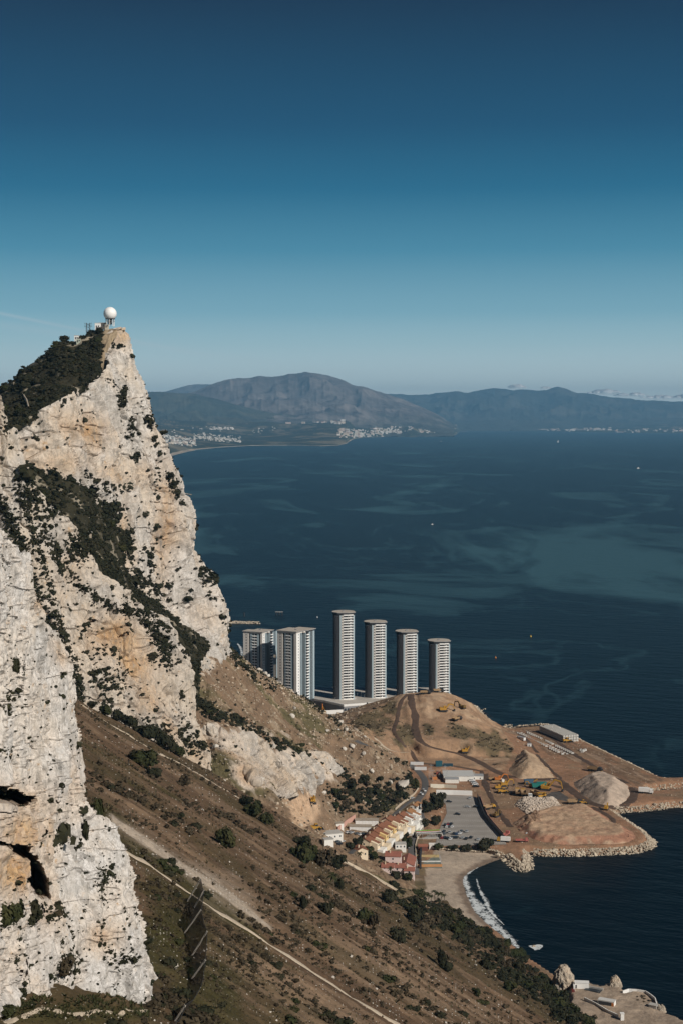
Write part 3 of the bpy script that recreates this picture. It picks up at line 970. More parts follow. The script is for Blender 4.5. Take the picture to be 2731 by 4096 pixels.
def level(L, half, soft):
    global ZB
    x0, x1 = L[:, 0].min() - half - soft - 4, L[:, 0].max() + half + soft + 4
    y0, y1 = L[:, 1].min() - half - soft - 4, L[:, 1].max() + half + soft + 4
    m = (XB > x0) & (XB < x1) & (YB > y0) & (YB < y1)
    X, Y = XB[m], YB[m]
    best = np.full(X.shape, 1e9)
    zz = np.zeros(X.shape)
    for k in range(len(L) - 1):
        e = L[k + 1] - L[k]
        t = np.clip(((X - L[k][0]) * e[0] + (Y - L[k][1]) * e[1]) / (e[0] ** 2 + e[1] ** 2 + 1e-9), 0, 1)
        d = np.hypot(X - L[k][0] - t * e[0], Y - L[k][1] - t * e[1])
        zz = np.where(d < best, L[k][2] + t * e[2], zz)
        best = np.minimum(best, d)
    w = smooth(half + soft, half + 1.0, best)
    ZB[m] = ZB[m] + (zz - 0.15 - ZB[m]) * w
C2 = lambda *p: [(1300 + x / 1.96, 2700 + y / 1.96) for x, y in p]
C3 = lambda *p: [(1900 + x / 1.887, 2800 + y / 1.887) for x, y in p]
ROADS = {}
def road_line(key, pxs, half, soft):
    L = corridor(pxs, half, ZB, castB)
    level(L, half, soft)
    ROADS[key] = (L, half)
road_line('haul1', C2((700, 130), (668, 150), (678, 230), (700, 300), (706, 360), (704, 430), (735, 500), (800, 555), (900, 595), (1060, 625), (1180, 670), (1300, 735), (1400, 785), (1500, 800)), 4.2, 6)
road_line('haul2', C2((640, 152), (598, 200), (575, 270), (562, 350), (535, 430), (560, 480), (610, 530), (655, 575), (680, 630), (735, 685), (820, 697), (950, 706), (1100, 730), (1210, 752)), 2.6, 5)
road_line('coast_road', C2((240, 515), (330, 550), (450, 605), (560, 655), (640, 695), (710, 740), (765, 800), (782, 860), (762, 925), (722, 980), (720, 1030), (745, 1100), (752, 1165), (732, 1230), (692, 1290), (676, 1350), (684, 1420), (695, 1500), (702, 1566)), 3.6, 5)
road_line('back_lane', C2((690, 975), (640, 1005), (560, 1075), (490, 1140), (420, 1200), (350, 1270), (270, 1330), (190, 1400)), 2.2, 3)
road_line('track', C2((140, 375), (250, 425), (380, 490), (470, 570), (560, 605), (640, 620)), 1.8, 3)
qbx, qby = proj(np.stack([XB, YB, ZB], -1))

# tones of the lower ground
fx_, fy_ = qbx.ravel(), qby.ravel()
al = np.zeros((XB.size, 3)) + np.array((0.20, 0.145, 0.102))
nf = n2(XB, YB, 30, 4, 2.0).ravel()
ng = n2(XB, YB, 9, 4, 4.0).ravel()
hill = (smooth(75, 40, XB) * smooth(1450, 1410, YB)).ravel()
al = blend(al, hill * smooth(-0.1, 0.5, nf + 0.4 * ng), (0.15, 0.118, 0.076))
al = blend(al, hill * smooth(0.2, 0.7, ng), (0.26, 0.205, 0.15))
al = blend(al, hill * 0.8 * smooth(0.35, 0.8, nf - 0.3 * ng), (0.105, 0.098, 0.052))
rocky = np.maximum.reduce([gsp(fx_, fy_, 960, 2990, 130, 70, 0.45), gsp(fx_, fy_, 1130, 3060, 130, 90, 0.4), gsp(fx_, fy_, 1270, 3060, 80, 50, 0.3), gsp(fx_, fy_, 800, 2650, 70, 40, 0.3) * 0.9, gsp(fx_, fy_, 1000, 3100, 90, 60, 0.5)])
al = blend(al, smooth(0.3, 0.6, rocky + 0.3 * ng), (0.52, 0.47, 0.42))
al = blend(al, smooth(0.4, 0.9, rocky) * smooth(0.1, 0.5, nf), (0.48, 0.36, 0.26))
al = blend(al, smooth(0.35, 0.7, np.maximum(gsp(fx_, fy_, 1220, 3240, 75, 75, 0.4), gsp(fx_, fy_, 1175, 3200, 50, 40, 0.3)) + 0.12 * ng), (0.50, 0.37, 0.265))
mound = (in_poly(qbx, qby, C2((130, 390), (520, 190), (640, 120), (960, 100), (1150, 200), (1360, 400), (1480, 560), (1400, 760), (1200, 740), (690, 690), (420, 560))) & (YB > 1370)).ravel()
mm = mound.astype(float)
al = blend(al, mm, (0.30, 0.205, 0.138))
al = blend(al, mm * smooth(0.0, 0.6, nf + 0.6 * ng), (0.40, 0.295, 0.21))
al = blend(al, mm * smooth(0.15, 0.6, np.maximum.reduce([gsp(fx_, fy_, 1480, 2890, 80, 60, 0.3), gsp(fx_, fy_, 1620, 2940, 50, 60, 0.8), gsp(fx_, fy_, 1960, 2980, 95, 55, 0.3), gsp(fx_, fy_, 1840, 2930, 90, 30, 0.2), gsp(fx_, fy_, 1710, 2920, 25, 35, 0.2), gsp(fx_, fy_, 1560, 2830, 50, 30, 0.8)]) + 0.35 * ng - 0.1), (0.125, 0.10, 0.062))
flat = ((~mound) & (XB.ravel() > 62)).astype(float)
al = blend(al, flat, (0.27, 0.165, 0.108))
al = blend(al, flat * smooth(0.1, 0.6, nf), (0.235, 0.165, 0.112))
brown = in_poly(qbx, qby, C3((230, 240), (460, 215), (800, 340), (1200, 490), (1430, 610), (1240, 660), (1020, 600), (860, 560), (780, 470), (560, 420), (400, 300))).ravel() * flat
stk = fbm(np.stack([(fx_ * 0.42 - fy_ * 0.9) / 9.0, (fx_ * 0.9 + fy_ * 0.42) / 90.0, np.zeros(len(fx_))], 1), 4)
al = blend(al, brown * smooth(-0.5, 0.3, stk), (0.165, 0.11, 0.075))
al = blend(al, brown * 0.8 * smooth(0.25, 0.7, stk), (0.33, 0.245, 0.18))
beach_m = in_poly(qbx, qby, [(1735, 3400), (1990, 3405), (2014, 3436), (1960, 3460), (1900, 3490), (1880, 3520), (1900, 3600), (1960, 3690), (1900, 3720), (1700, 3640), (1700, 3480)]) & (YB < 1125) & (XB > 55)
al = blend(al, beach_m.ravel().astype(float), (0.37, 0.32, 0.27))
al = blend(al, beach_m.ravel() * smooth(7.5, 3.5, dB.ravel() + 1.5 * ng), (0.20, 0.16, 0.13))
al = blend(al, (~inside).ravel().astype(float), (0.10, 0.09, 0.075))
al = al * np.array((1.0, 0.95, 0.90))
VB = np.stack([XB, YB, ZB], -1).reshape(-1, 3)
FB = grid_faces(*XB.shape)[:, ::-1]
fc = FB[:, 0]
zone = np.zeros(len(VB), int)                      # 0 hillside, 1 spoil mound, 2 reclaimed flat, 3 beach
zone[flat > 0.5] = 2
zone[mound] = 1
zone[beach_m.ravel()] = 3
fz = zone[fc]
for k, (nm, mt, lb) in enumerate([('scree_hillside', M_GND2, 'rocky scree hillside above the village'), ('spoil_mound', M_GND3, 'bare spoil hill with haul roads'), ('reclaimed_land', M_GND3, 'flat reclaimed land by the sea'), ('beach', M_GND3, 'curved sandy beach')]):
    fs = FB[fz == k]
    used, inv = np.unique(fs, return_inverse=True)
    o = link(nm, mesh_np(nm, VB[used], inv.reshape(-1, 4), mt, k != 0, {'alb': al[used]}))
    tag(o, lb, kind='structure')

def outcrop(name, cols, label, amp, k, seed, tans=()):
    C = []
    n = len(cols)
    for j, c in enumerate(cols):
        q = []
        for i, (x, y) in enumerate(c):
            p = castB(x, y)
            edge = (j in (0, n - 1)) or (i in (0, len(c) - 1))
            q.append((x, y, p.y + (7 if edge else -2.5)))
        C.append(q)
    cliff(name, C, 8, 200, 240, M_ROCK2, k, amp, label, tans=tans, vert=0.45, seed=seed)
outcrop('rock_outcrop', [[(x + 15 * i, y0 + (y1 - y0) * i / 5.0) for i in range(6)] for (x, y0, y1) in
        [(770, 2900, 3010), (830, 2880, 3080), (900, 2920, 3130), (970, 2950, 3160), (1040, 2965, 3195), (1110, 2985, 3190), (1180, 3005, 3170), (1240, 3025, 3120), (1290, 3040, 3100)]],
        'pale broken rock outcrop on the scree hillside', 1.5, 0.8, 5, [(980, 3080, 80, 50, 0.4, 0.5), (1090, 3140, 60, 40, 0.3, 0.4)])
outcrop('rock_outcrop', [[(x, y0 + (y1 - y0) * i / 4.0) for i in range(5)] for (x, y0, y1) in [(715, 2570, 2640), (750, 2570, 2670), (790, 2580, 2680), (830, 2590, 2685), (862, 2600, 2672), (880, 2620, 2660)]],
        'small pale rock outcrop under the far cliff', 1.4, 0.7, 6)
# ------------------------------------------------------------------ sea
t = NT('sea_water')
n_big = t.noise((0.0015, 0.00075, 1), 6, 0.6, dist=1.6)
n_fil = t.noise((0.0021, 0.0011, 1), 4, 0.55, dist=2.2)
fil = t.ramp(t.math('ABSOLUTE', t.math('SUBTRACT', n_fil, 0.5)), [(0.0, 0.55), (0.022, 0)])
slick = t.math('MAXIMUM', t.ramp(n_big, [(0.535, 0), (0.57, 0.45), (0.68, 0.9)]), t.math('MULTIPLY', fil, t.ramp(t.noise((0.0006, 0.0004, 1), 2), [(0.45, 0), (0.6, 1)])))
# the broad pale patch off the reclaimed land
rel = t.n('ShaderNodeVectorMath', operation='MULTIPLY')
sb = t.n('ShaderNodeVectorMath', operation='SUBTRACT')
t.l(t.pos, sb.inputs[0]); sb.inputs[1].default_value = (620, 3700, 0)
t.l(sb.outputs[0], rel.inputs[0]); rel.inputs[1].default_value = (1 / 420.0, 1 / 1150.0, 0)
ln_ = t.n('ShaderNodeVectorMath', operation='LENGTH'); t.l(rel.outputs[0], ln_.inputs[0])
pd = t.math('ADD', ln_.outputs['Value'], t.math('MULTIPLY', t.math('SUBTRACT', t.noise((0.004, 0.0012, 1), 6, 0.65, dist=1.5), 0.5), 2.6))
slick = t.math('MAXIMUM', slick, t.math('MULTIPLY', t.ramp(pd, [(0.40, 1), (1.10, 0)]), 0.9))
col = t.mix(slick, (0.0020, 0.0068, 0.0115), (0.042, 0.098, 0.122))
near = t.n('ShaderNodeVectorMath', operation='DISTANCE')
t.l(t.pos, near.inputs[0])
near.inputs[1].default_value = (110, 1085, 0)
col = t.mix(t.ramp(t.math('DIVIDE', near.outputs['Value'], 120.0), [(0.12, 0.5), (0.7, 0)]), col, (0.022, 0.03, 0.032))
w1 = t.noise((0.10, 0.24, 1), 3, 0.6, vec=t.rot(t.pos, (0, 0, 0.5)))
w2 = t.noise((0.022, 0.06, 1), 3, 0.55, vec=t.rot(t.pos, (0, 0, 0.35)))
b = t.bump(t.math('ADD', t.math('MULTIPLY', w1, 1.0), t.math('MULTIPLY', w2, 2.2)), 0.55, 1.4)
t.l(t.ramp(slick, [(0, 0.34), (1, 0.42)]), t.p.inputs['Roughness'])
t.p.inputs['IOR'].default_value = 1.33
M_SEA = t.fin(col, 0.3, 0.03)
t.l(t.ramp(slick, [(0, 0.30), (1, 0.40)]), t.p.inputs['Roughness'])
sy = np.concatenate([[-1500, 0, 400], np.linspace(600, 2000, 15), np.geomspace(2300, 66000, 40)])
sx = np.concatenate([-np.geomspace(30000, 300, 14), np.linspace(-250, 400, 14), np.geomspace(500, 40000, 14)])
SY, SX = np.meshgrid(sy, sx, indexing='ij')
o = link('sea', mesh_np('sea', np.stack([SX, SY, 0 * SX], -1).reshape(-1, 3), grid_faces(*SX.shape)[:, ::-1], M_SEA, True))
tag(o, 'dark blue sea with paler slicks', kind='structure')

# ------------------------------------------------------------------ far coast and mountains
COAST = [(350, 1960), (500, 1890), (600, 1858), (650, 1840), (700, 1820), (790, 1799), (900, 1788), (1000, 1783), (1150, 1781), (1280, 1784), (1350, 1782), (1385, 1774), (1402, 1762), (1420, 1754), (1470, 1749), (1560, 1746), (1640, 1748), (1760, 1744), (1800, 1742), (1826, 1738), (1834, 1726), (1900, 1723), (2100, 1723), (2300, 1728), (2500, 1731), (2731, 1733), (3000, 1735)]
_fa = np.array([ray(x, y)[0] for x, y in COAST])
_fY = np.array([-H0 / ray(x, y)[1] for x, y in COAST])
def zfar(X, Y):
    a = X / Y
    Yc = np.interp(a, _fa, _fY)
    d = Y - Yc
    n1_ = n2(X, Y, 4200, 5, 1.0)
    n2_ = n2(X, Y, 1300, 4, 5.0)
    rise = smooth(0, 1, d / 9000.0)
    z = 3 + 26 * smooth(150, 1500, d) * (0.5 + 0.7 * np.clip(n2_ + 0.3, 0, 2)) + 150 * rise * np.clip(0.35 + 0.9 * n1_, 0, 2) + 130 * rise * smooth(0, 16000, d)
    # headland with the town
    hx, hy = a - 0.035, Y - 30500
    z = z + 150 * np.exp(-(hx / 0.03) ** 2 - (hy / 2600.0) ** 2) * smooth(100, 1500, d) + 120 * np.exp(-((a + 0.005) / 0.03) ** 2 - ((Y - 25500) / 2600.0) ** 2) * smooth(200, 2500, d)
    z = np.where(d > 0, z, np.maximum(d * 0.05, -20))
    return z, d
FYv = np.geomspace(7000, 60000, 330)
FAv = np.linspace(-0.21, 0.26, 400)
YF, AF = np.meshgrid(FYv, FAv, indexing='ij')
# rows follow the coast so that the shoreline is sharp
YcF = np.interp(AF, _fa, _fY)
rel = np.concatenate([[-400, -100, -30], np.geomspace(1, 42000, 327) - 1 + 0.0])
YF = np.minimum(YcF + rel[:, None], 64000)
XF = YF * AF
ZF, DF = zfar(XF, YF)
alf = np.zeros((XF.size, 3)) + np.array((0.034, 0.040, 0.026))
nq = n2(XF, YF, 900, 4, 3.0).ravel()
nq2 = n2(XF, YF, 300, 4, 8.0).ravel()
alf = blend(alf, smooth(0.1, 0.6, nq), (0.062, 0.062, 0.036))
alf = blend(alf, smooth(0.45, 0.6, nq2 - 0.2 * nq) * 0.8, (0.17, 0.145, 0.10))
alf = blend(alf, smooth(0.62, 0.72, nq) * 0.7, (0.20, 0.17, 0.12))
wb = np.interp(AF.ravel(), [-0.13, -0.11, -0.09, -0.07, 0.0, 0.006, 0.01, 0.3], [900, 700, 330, 110, 120, 500, 60, 60])
alf = blend(alf, smooth(1.1, 0.8, DF.ravel() / wb + 0.25 * nq2), (0.33, 0.28, 0.22))
t = NT('far_land')
c = t.mix(1.0, t.attr('alb'), t.ramp(t.noise(0.004, 6, 0.7), [(0.3, 0.55), (0.7, 1.5)]), 'MULTIPLY')
M_FAR = t.fin(c, 0.95, 0.05)
o = link('coastal_plain', mesh_np('coastal_plain', np.stack([XF, YF, ZF], -1).reshape(-1, 3), grid_faces(*XF.shape)[:, ::-1], M_FAR, True, {'alb': alf}))
tag(o, 'dark wooded coastal plain across the bay', kind='structure')
def castF(px, py):
    a, b = ray(px, py)
    Y = np.geomspace(8000, 62000, 700)
    z, d = zfar(a * Y, Y)
    k = int(np.argmax((H0 + b * Y < z) & (d > 0)))
    if not (H0 + b * Y[k] < z[k]) or d[k] <= 0:
        return None
    return Vector((a * Y[k], Y[k], float(z[k])))
def mountain(name, prof, Yr, wf, wb_, label, c1, c2, seed, base=0.0):
    aa = np.array([ray(x, y)[0] for x, y in prof])
    hh = np.array([at(x, y, Yr)[2] for x, y in prof])
    A_ = np.linspace(aa[0], aa[-1], 420)
    hp = np.interp(A_, aa, hh)
    kern = np.hanning(7); kern /= kern.sum()
    hp = np.convolve(np.pad(hp, 3, 'edge'), kern, 'valid')
    T = np.concatenate([np.linspace(-1, 0, 120), np.linspace(0, 1, 24)[1:]])
    TT, AAm = np.meshgrid(T, A_, indexing='ij')
    Ym = Yr + np.where(TT < 0, TT * wf, TT * wb_)
    Xm = AAm * Ym
    Xk = AAm * Yr
    u = 1 - np.abs(TT)
    prof_ = u ** 1.25
    q = np.stack([Xk.ravel() / 1500.0, Ym.ravel() / 2600.0, np.full(Xk.size, seed)], 1)
    er = ridged(q, 5).reshape(Xk.shape)
    z = (hp[None] - base) * prof_ * (1 + 0.28 * (er - 0.9) * np.sin(np.pi * np.clip(u, 0, 1)) ** 0.8) + base
    z += 26 * n2(Xk, Ym, 260, 3, seed) * (1 - 0.7 * u)
    z += 9 * n2(Xk, Ym * 0.3, 210, 3, seed + 2) * u
    P = np.stack([Xm, Ym, z], -1).reshape(-1, 3)
    n_ = fbm(P / np.array((900, 900, 500.0)) + seed, 4)
    al_ = blend(np.zeros((len(P), 3)) + np.array(c1), smooth(-0.1, 0.6, n_), c2)
    al_ = blend(al_, 0.85 * smooth(520, 180, P[:, 2] + 120 * n_), (0.055, 0.058, 0.045))
    o = link(name, mesh_np(name, P, grid_faces(*TT.shape)[:, ::-1], M_FAR, True, {'alb': al_}))
    return tag(o, label, kind='structure')
mountain('mountain', [(420, 1640), (560, 1600), (700, 1582), (772, 1568), (828, 1546), (870, 1530), (912, 1518), (960, 1510), (1000, 1512), (1037, 1504), (1080, 1507), (1120, 1504), (1160, 1494), (1185, 1495), (1218, 1488), (1262, 1493), (1315, 1504), (1345, 1512), (1384, 1525), (1405, 1536), (1426, 1543), (1450, 1545), (1524, 1570), (1560, 1580), (1620, 1602), (1690, 1630), (1760, 1665), (1815, 1700)],
         39000, 9500, 6000, 'broad grey mountain across the bay', (0.13, 0.115, 0.112), (0.20, 0.175, 0.165), 3.0)
mountain('foothill', [(200, 1640), (450, 1585), (578, 1567), (640, 1568), (700, 1571), (772, 1574), (850, 1590), (950, 1620), (1080, 1650), (1250, 1672)],
         33500, 8000, 3500, 'low green foothill left of the grey mountain', (0.05, 0.058, 0.045), (0.085, 0.085, 0.06), 8.0)
mountain('far_peak', [(540, 1600), (600, 1578), (661, 1566), (700, 1556), (731, 1546), (779, 1537), (835, 1537), (900, 1548), (1000, 1570), (1100, 1590)],
         56000, 7000, 4000, 'pale distant peak behind the grey mountain', (0.14, 0.125, 0.11), (0.2, 0.18, 0.16), 12.0)
mountain('mountain_range', [(1380, 1600), (1480, 1580), (1593, 1576), (1640, 1580), (1700, 1579), (1740, 1573), (1772, 1569), (1831, 1565), (1864, 1572), (1897, 1565), (1930, 1558), (1963, 1552), (2015, 1554), (2048, 1560), (2094, 1556), (2140, 1561), (2186, 1560), (2205, 1553), (2226, 1546), (2245, 1550), (2259, 1556), (2305, 1571), (2344, 1573), (2384, 1580), (2440, 1588), (2489, 1592), (2560, 1600), (2620, 1602), (2680, 1606), (2731, 1605), (2900, 1610)],
         57500, 13000, 5000, 'long blue mountain range behind the far coast', (0.05, 0.056, 0.05), (0.09, 0.088, 0.075), 21.0)
# the air between here and the mountains
t = NT('haze_air')
t.t.nodes.remove(t.p)
pv = t.n('ShaderNodeVolumePrincipled')
pv.inputs['Color'].default_value = (0.22, 0.50, 0.80, 1)
pv.inputs['Density'].default_value = 2.5e-5
pv.inputs['Anisotropy'].default_value = 0.0
t.l(pv.outputs[0], t.out.inputs['Volume'])
mb = MB()
mb.box(-44000, 44000, -2500, 67000, -25, 1730)
HAZE = mb.build('haze', t.m)
tag(HAZE, 'thin blue haze over the whole bay', kind='stuff')
# ------------------------------------------------------------------ vegetation and stones
RNG = np.random.RandomState(11)
def ico(sub):
    bm = bmesh.new()
    bmesh.ops.create_icosphere(bm, subdivisions=sub, radius=1.0)
    V = np.array([v.co[:] for v in bm.verts])
    Fc = np.array([[v.index for v in f.verts] for f in bm.faces])
    bm.free()
    return V, Fc
def leafy(seed, n, sub=2, lob=5, flat=0.75, ls=0.16, core=0.86):
    """a crown of unit size: a few lobes, a broken dark inside and many leaf-clump faces standing off it"""
    r = np.random.RandomState(seed)
    cs = [np.zeros(3)] + [np.append(r.uniform(-0.55, 0.55, 2), r.uniform(-0.25, 0.35)) for _ in range(lob)]
    rs = [0.62] + [r.uniform(0.3, 0.5) for _ in range(lob)]
    V, Fc = [], []
    b = 0
    iv, if_ = ico(sub if lob < 4 else 1)
    for c, rad in zip(cs, rs):
        p = iv * rad * core
        p = p * (1 + 0.22 * vnoise(p * 5 + seed)[:, None]) + c
        V.append(p); Fc.append(if_ + b); b += len(p)
    for k in range(n):
        i = r.randint(len(cs))
        d = r.normal(size=3); d /= np.linalg.norm(d)
        if d[2] < -0.5: d[2] *= -1
        c = cs[i] + d * rs[i] * r.uniform(0.8, 1.14)
        u = np.cross(d, r.normal(size=3)); u /= np.linalg.norm(u) + 1e-9
        w = np.cross(d, u) + d * r.uniform(-0.8, 0.8)
        s = ls * r.uniform(0.55, 1.25)
        q = np.array([c - u * s - w * s * 0.7, c + u * s - w * s * 0.5, c + u * s * 0.6 + w * s * 0.9, c - u * s * 0.8 + w * s * 0.7])
        V.append(q); Fc.append(np.array([[0, 1, 2], [0, 2, 3]]) + b); b += 4
    V = np.concatenate(V); Fc = np.concatenate(Fc)
    V[:, 2] *= flat
    V[:, 2] -= V[:, 2].min() * 0.75
    return V, Fc
def stone(seed, sub=1):
    V, Fc = ico(sub)
    r = np.random.RandomState(seed)
    V = V * (1 + 0.35 * vnoise(V * 1.7 + seed * 3.1)[:, None])
    for _ in range(5):                                   # broken faces
        d = r.normal(size=3); d /= np.linalg.norm(d)
        h = V @ d
        V = V - np.outer(np.maximum(h - r.uniform(0.45, 0.75), 0) * 0.9, d)
    return V * np.array((1, r.uniform(0.7, 1.0), r.uniform(0.55, 0.85))), Fc
def scatter_mesh(name, protos, locs, scales, rots, mat, zs=None, smooth_sh=False):
    Vs, Fs, b = [], [], 0
    for i in range(len(locs)):
        V, Fc = protos[i % len(protos)]
        c, s = math.cos(rots[i]), math.sin(rots[i])
        sc = np.asarray(scales[i])
        P = V * sc
        P = np.stack([P[:, 0] * c - P[:, 1] * s, P[:, 0] * s + P[:, 1] * c, P[:, 2]], 1) + np.asarray(locs[i])
        Vs.append(P); Fs.append(Fc + b); b += len(P)
    return mesh_np(name, np.concatenate(Vs), np.concatenate(Fs), mat, smooth_sh)
def proto_mesh(name, VF, mat, smooth_sh=False):
    return mesh_np(name, VF[0], VF[1], mat, smooth_sh)

SMALL = [leafy(s, 16, 1, 1, 0.8, 0.34, 0.8) for s in range(8)]
SHRUB_ME = [proto_mesh('shrub', leafy(30 + s, 130, 1, 4, 0.78, 0.15), M_LEAF if s % 3 else M_LEAF_G) for s in range(8)]
SHRUB_DRY = [proto_mesh('dry_shrub', leafy(50 + s, 130, 1, 4, 0.7, 0.15, 0.7), M_LEAF_B) for s in range(4)]
CROWN_ME = [proto_mesh('crown', leafy(70 + s, 420, 1, 7, 0.85, 0.105), (M_LEAF, M_LEAF_G, M_LEAF)[s % 3]) for s in range(9)]
CROWN_DRY = [proto_mesh('crown_dry', leafy(90 + s, 300, 1, 6, 0.8, 0.11, 0.75), M_LEAF_B) for s in range(3)]
def trunk_mesh(seed):
    r = np.random.RandomState(seed)
    mb = MB()
    mb.cyl((0, 0, 0.10), 0.07, 0.6, 7, r2=0.05)
    for k in range(4):
        a = k * 1.6 + r.uniform(-0.4, 0.4)
        mb.bar((0, 0, 0.3), (0.38 * math.cos(a), 0.38 * math.sin(a), 0.62 + r.uniform(-0.05, 0.1)), 0.045)
    return mb.mesh('trunk', M_BARK)
TRUNK_ME = [trunk_mesh(s) for s in range(3)]
def tree(loc, w, h, label, group, dry=False, name='tree'):
    """w: crown width, h: crown height in metres"""
    e = empty(name, (loc[0], loc[1], loc[2] - 0.25), random.uniform(0, 6.28), label, 'tree', group)
    cm = random.choice(CROWN_DRY if dry else CROWN_ME)
    c = link('crown', cm, e, (0, 0, 0.12 * h))
    c.scale = (w / 1.75, w / 1.75 * random.uniform(0.85, 1.1), h / 1.35)
    t_ = link('trunk', random.choice(TRUNK_ME), e)
    t_.scale = (w * 0.55, w * 0.55, h * 0.75)
    return e
def shrub(loc, w, h, label, group, dry=False):
    o = link('shrub', random.choice(SHRUB_DRY if dry else SHRUB_ME), None, (loc[0], loc[1], loc[2] - 0.1 * h), (0, 0, random.uniform(0, 6.28)))
    o.scale = (w / 1.75, w / 1.75, h / 1.3)
    return tag(o, label, 'shrub', group)
random.seed(5)

# --- scrub on the cliff faces: dots everywhere, dense in the chutes
def line_d(px, py, pts):
    return seg_dist(px, py, pts)
def cliff_scrub(name, base, n, size, dens, label):
    P, N, px, py = CLIFFS[base]
    w = dens(px, py, P)
    w = np.where((px > -60) & (px < 1000) & (py > 1250) & (py < 4150), w, 0)
    w = w / w.sum()
    idx = RNG.choice(len(P), n, replace=True, p=w)
    s = size(px[idx], py[idx]) * 0.9 * np.exp(RNG.normal(0, 0.5, n))
    locs = P[idx] + N[idx] * (0.15 * s)[:, None]
    sc = np.stack([s, s, s * RNG.uniform(0.7, 1.25, n)], 1)
    o = link(name, scatter_mesh(name, SMALL, locs, sc, RNG.uniform(0, 6.28, n), M_LEAF))
    return tag(o, label, kind='stuff')
def g_(px, py, *L):
    r = np.zeros(np.shape(px))
    for (cx, cy, sx, sy, an, am) in L:
        r = np.maximum(r, am * gsp(px, py, cx, cy, sx, sy, an))
    return r
cl = lambda P, s: np.clip(fbm(P / s, 3), 0, 1) ** 1.5
def dens3(px, py, P):
    r = 0.02 + 0.9 * cl(P, 14.0) * smooth(1500, 2200, py + 0.4 * px)
    r += g_(px, py, (488, 1595, 14, 26, 0.2, 8), (530, 1720, 12, 30, 0, 6), (525, 1690, 14, 8, 0, 3), (545, 1835, 16, 14, -0.6, 5), (345, 1905, 18, 12, 0, 3), (425, 1955, 30, 16, 0.5, 1.5), (600, 1720, 8, 80, -0.35, 3), (690, 1950, 12, 70, -0.4, 4), (640, 1880, 10, 60, -0.3, 2),
              (380, 2000, 30, 12, 0.2, 1.5), (500, 1960, 30, 14, 0, 1.5), (440, 1530, 20, 8, 0.8, 4), (450, 1385, 10, 16, 0, 8), (480, 1390, 16, 12, 0, 3), (830, 2320, 30, 25, 0.8, 5), (780, 2290, 25, 10, 0.8, 3), (600, 2250, 14, 60, -0.3, 2), (620, 2380, 50, 60, 0.6, 1.5), (560, 2060, 10, 50, 0, 1.2), (850, 2400, 14, 40, -0.4, 1.5), (230, 1950, 60, 40, 0.6, 7), (330, 2010, 40, 40, 0.6, 6), (440, 2060, 40, 35, 0.5, 7), (500, 2170, 25, 40, 0.3, 5), (560, 2330, 50, 30, 0.6, 3))
    return r
cliff_scrub('north_cliff_scrub', 'north_cliff', 3600, lambda x, y: 1.35 + 0.5 * smooth(1500, 2300, y), dens3, 'dark scrub dotting the tall white cliff under the radome')
CH2 = [[(0, 2000), (60, 2150), (110, 2300), (160, 2420), (230, 2560), (290, 2680), (320, 2800)], [(60, 1900), (110, 2080), (160, 2200), (200, 2330), (230, 2480), (280, 2600)],
       [(120, 1900), (150, 2050), (200, 2160), (260, 2290), (330, 2360), (400, 2400), (470, 2440), (560, 2460), (610, 2520), (660, 2600)], [(490, 2290), (530, 2370), (580, 2440), (640, 2520)]]
def dens2(px, py, P):
    r = 0.10 + 1.3 * cl(P, 9.0)
    for k, L in enumerate(CH2):
        r += (5.0, 2.5, 6.0, 3.0)[k] * np.exp(-(seg_dist(px, py, L) / (20, 12, 18, 14)[k]) ** 2)
    r += g_(px, py, (430, 2740, 70, 60, 0.3, 2.2), (390, 2620, 40, 30, 0, 1.5), (330, 2520, 14, 20, 0, 3), (660, 2620, 30, 45, 0, 5), (500, 2700, 14, 16, 0, 4), (590, 2880, 14, 14, 0, 2), (640, 2920, 50, 20, 0.4, 1.5), (20, 2120, 50, 90, 0, 2.5), (10, 1720, 25, 40, 0, 1), (310, 2190, 50, 60, 0.6, 8), (200, 2040, 30, 50, 0.4, 6), (120, 1980, 40, 50, 0.4, 5))
    r *= 1 - 0.9 * g_(px, py, (500, 2590, 110, 60, 0.4, 1), (600, 2750, 50, 90, -0.4, 1))
    return np.maximum(r, 0.01)
cliff_scrub('middle_cliff_scrub', 'middle_cliff', 6500, lambda x, y: 1.05 + 0 * x, dens2, 'dark scrub in the chutes of the fluted grey buttress')
def dens1(px, py, P):
    r = 0.05 + 0.8 * cl(P, 2.2) * (1 + 1.2 * smooth(3500, 3800, py))
    r += g_(px, py, (25, 2820, 35, 40, 0.3, 6), (75, 2660, 22, 40, -0.3, 5), (20, 3010, 25, 20, 0, 4), (200, 3050, 10, 25, 0, 2), (430, 3510, 26, 50, 0.2, 7), (410, 3600, 12, 20, 0, 4), (340, 3640, 12, 16, 0, 3), (265, 3870, 40, 50, 0.5, 6), (470, 3830, 30, 50, -0.3, 3), (520, 3850, 22, 60, 0.1, 5),
              (90, 3700, 90, 20, 0, 2), (80, 3800, 15, 120, 0, 2), (250, 3250, 16, 10, 0, 2), (240, 3380, 10, 20, 0, 2), (340, 3350, 12, 40, 0.3, 4), (230, 3660, 30, 18, 0, 4), (480, 3740, 20, 30, 0.5, 3))
    r *= smooth(4050, 3990, py)
    return r
cliff_scrub('near_cliff_scrub', 'near_cliff', 3300, lambda x, y: 0.24 + 0.3 * (RNG.rand(*x.shape) < 0.2), dens1, 'small dark plants rooted in the near white cliff')

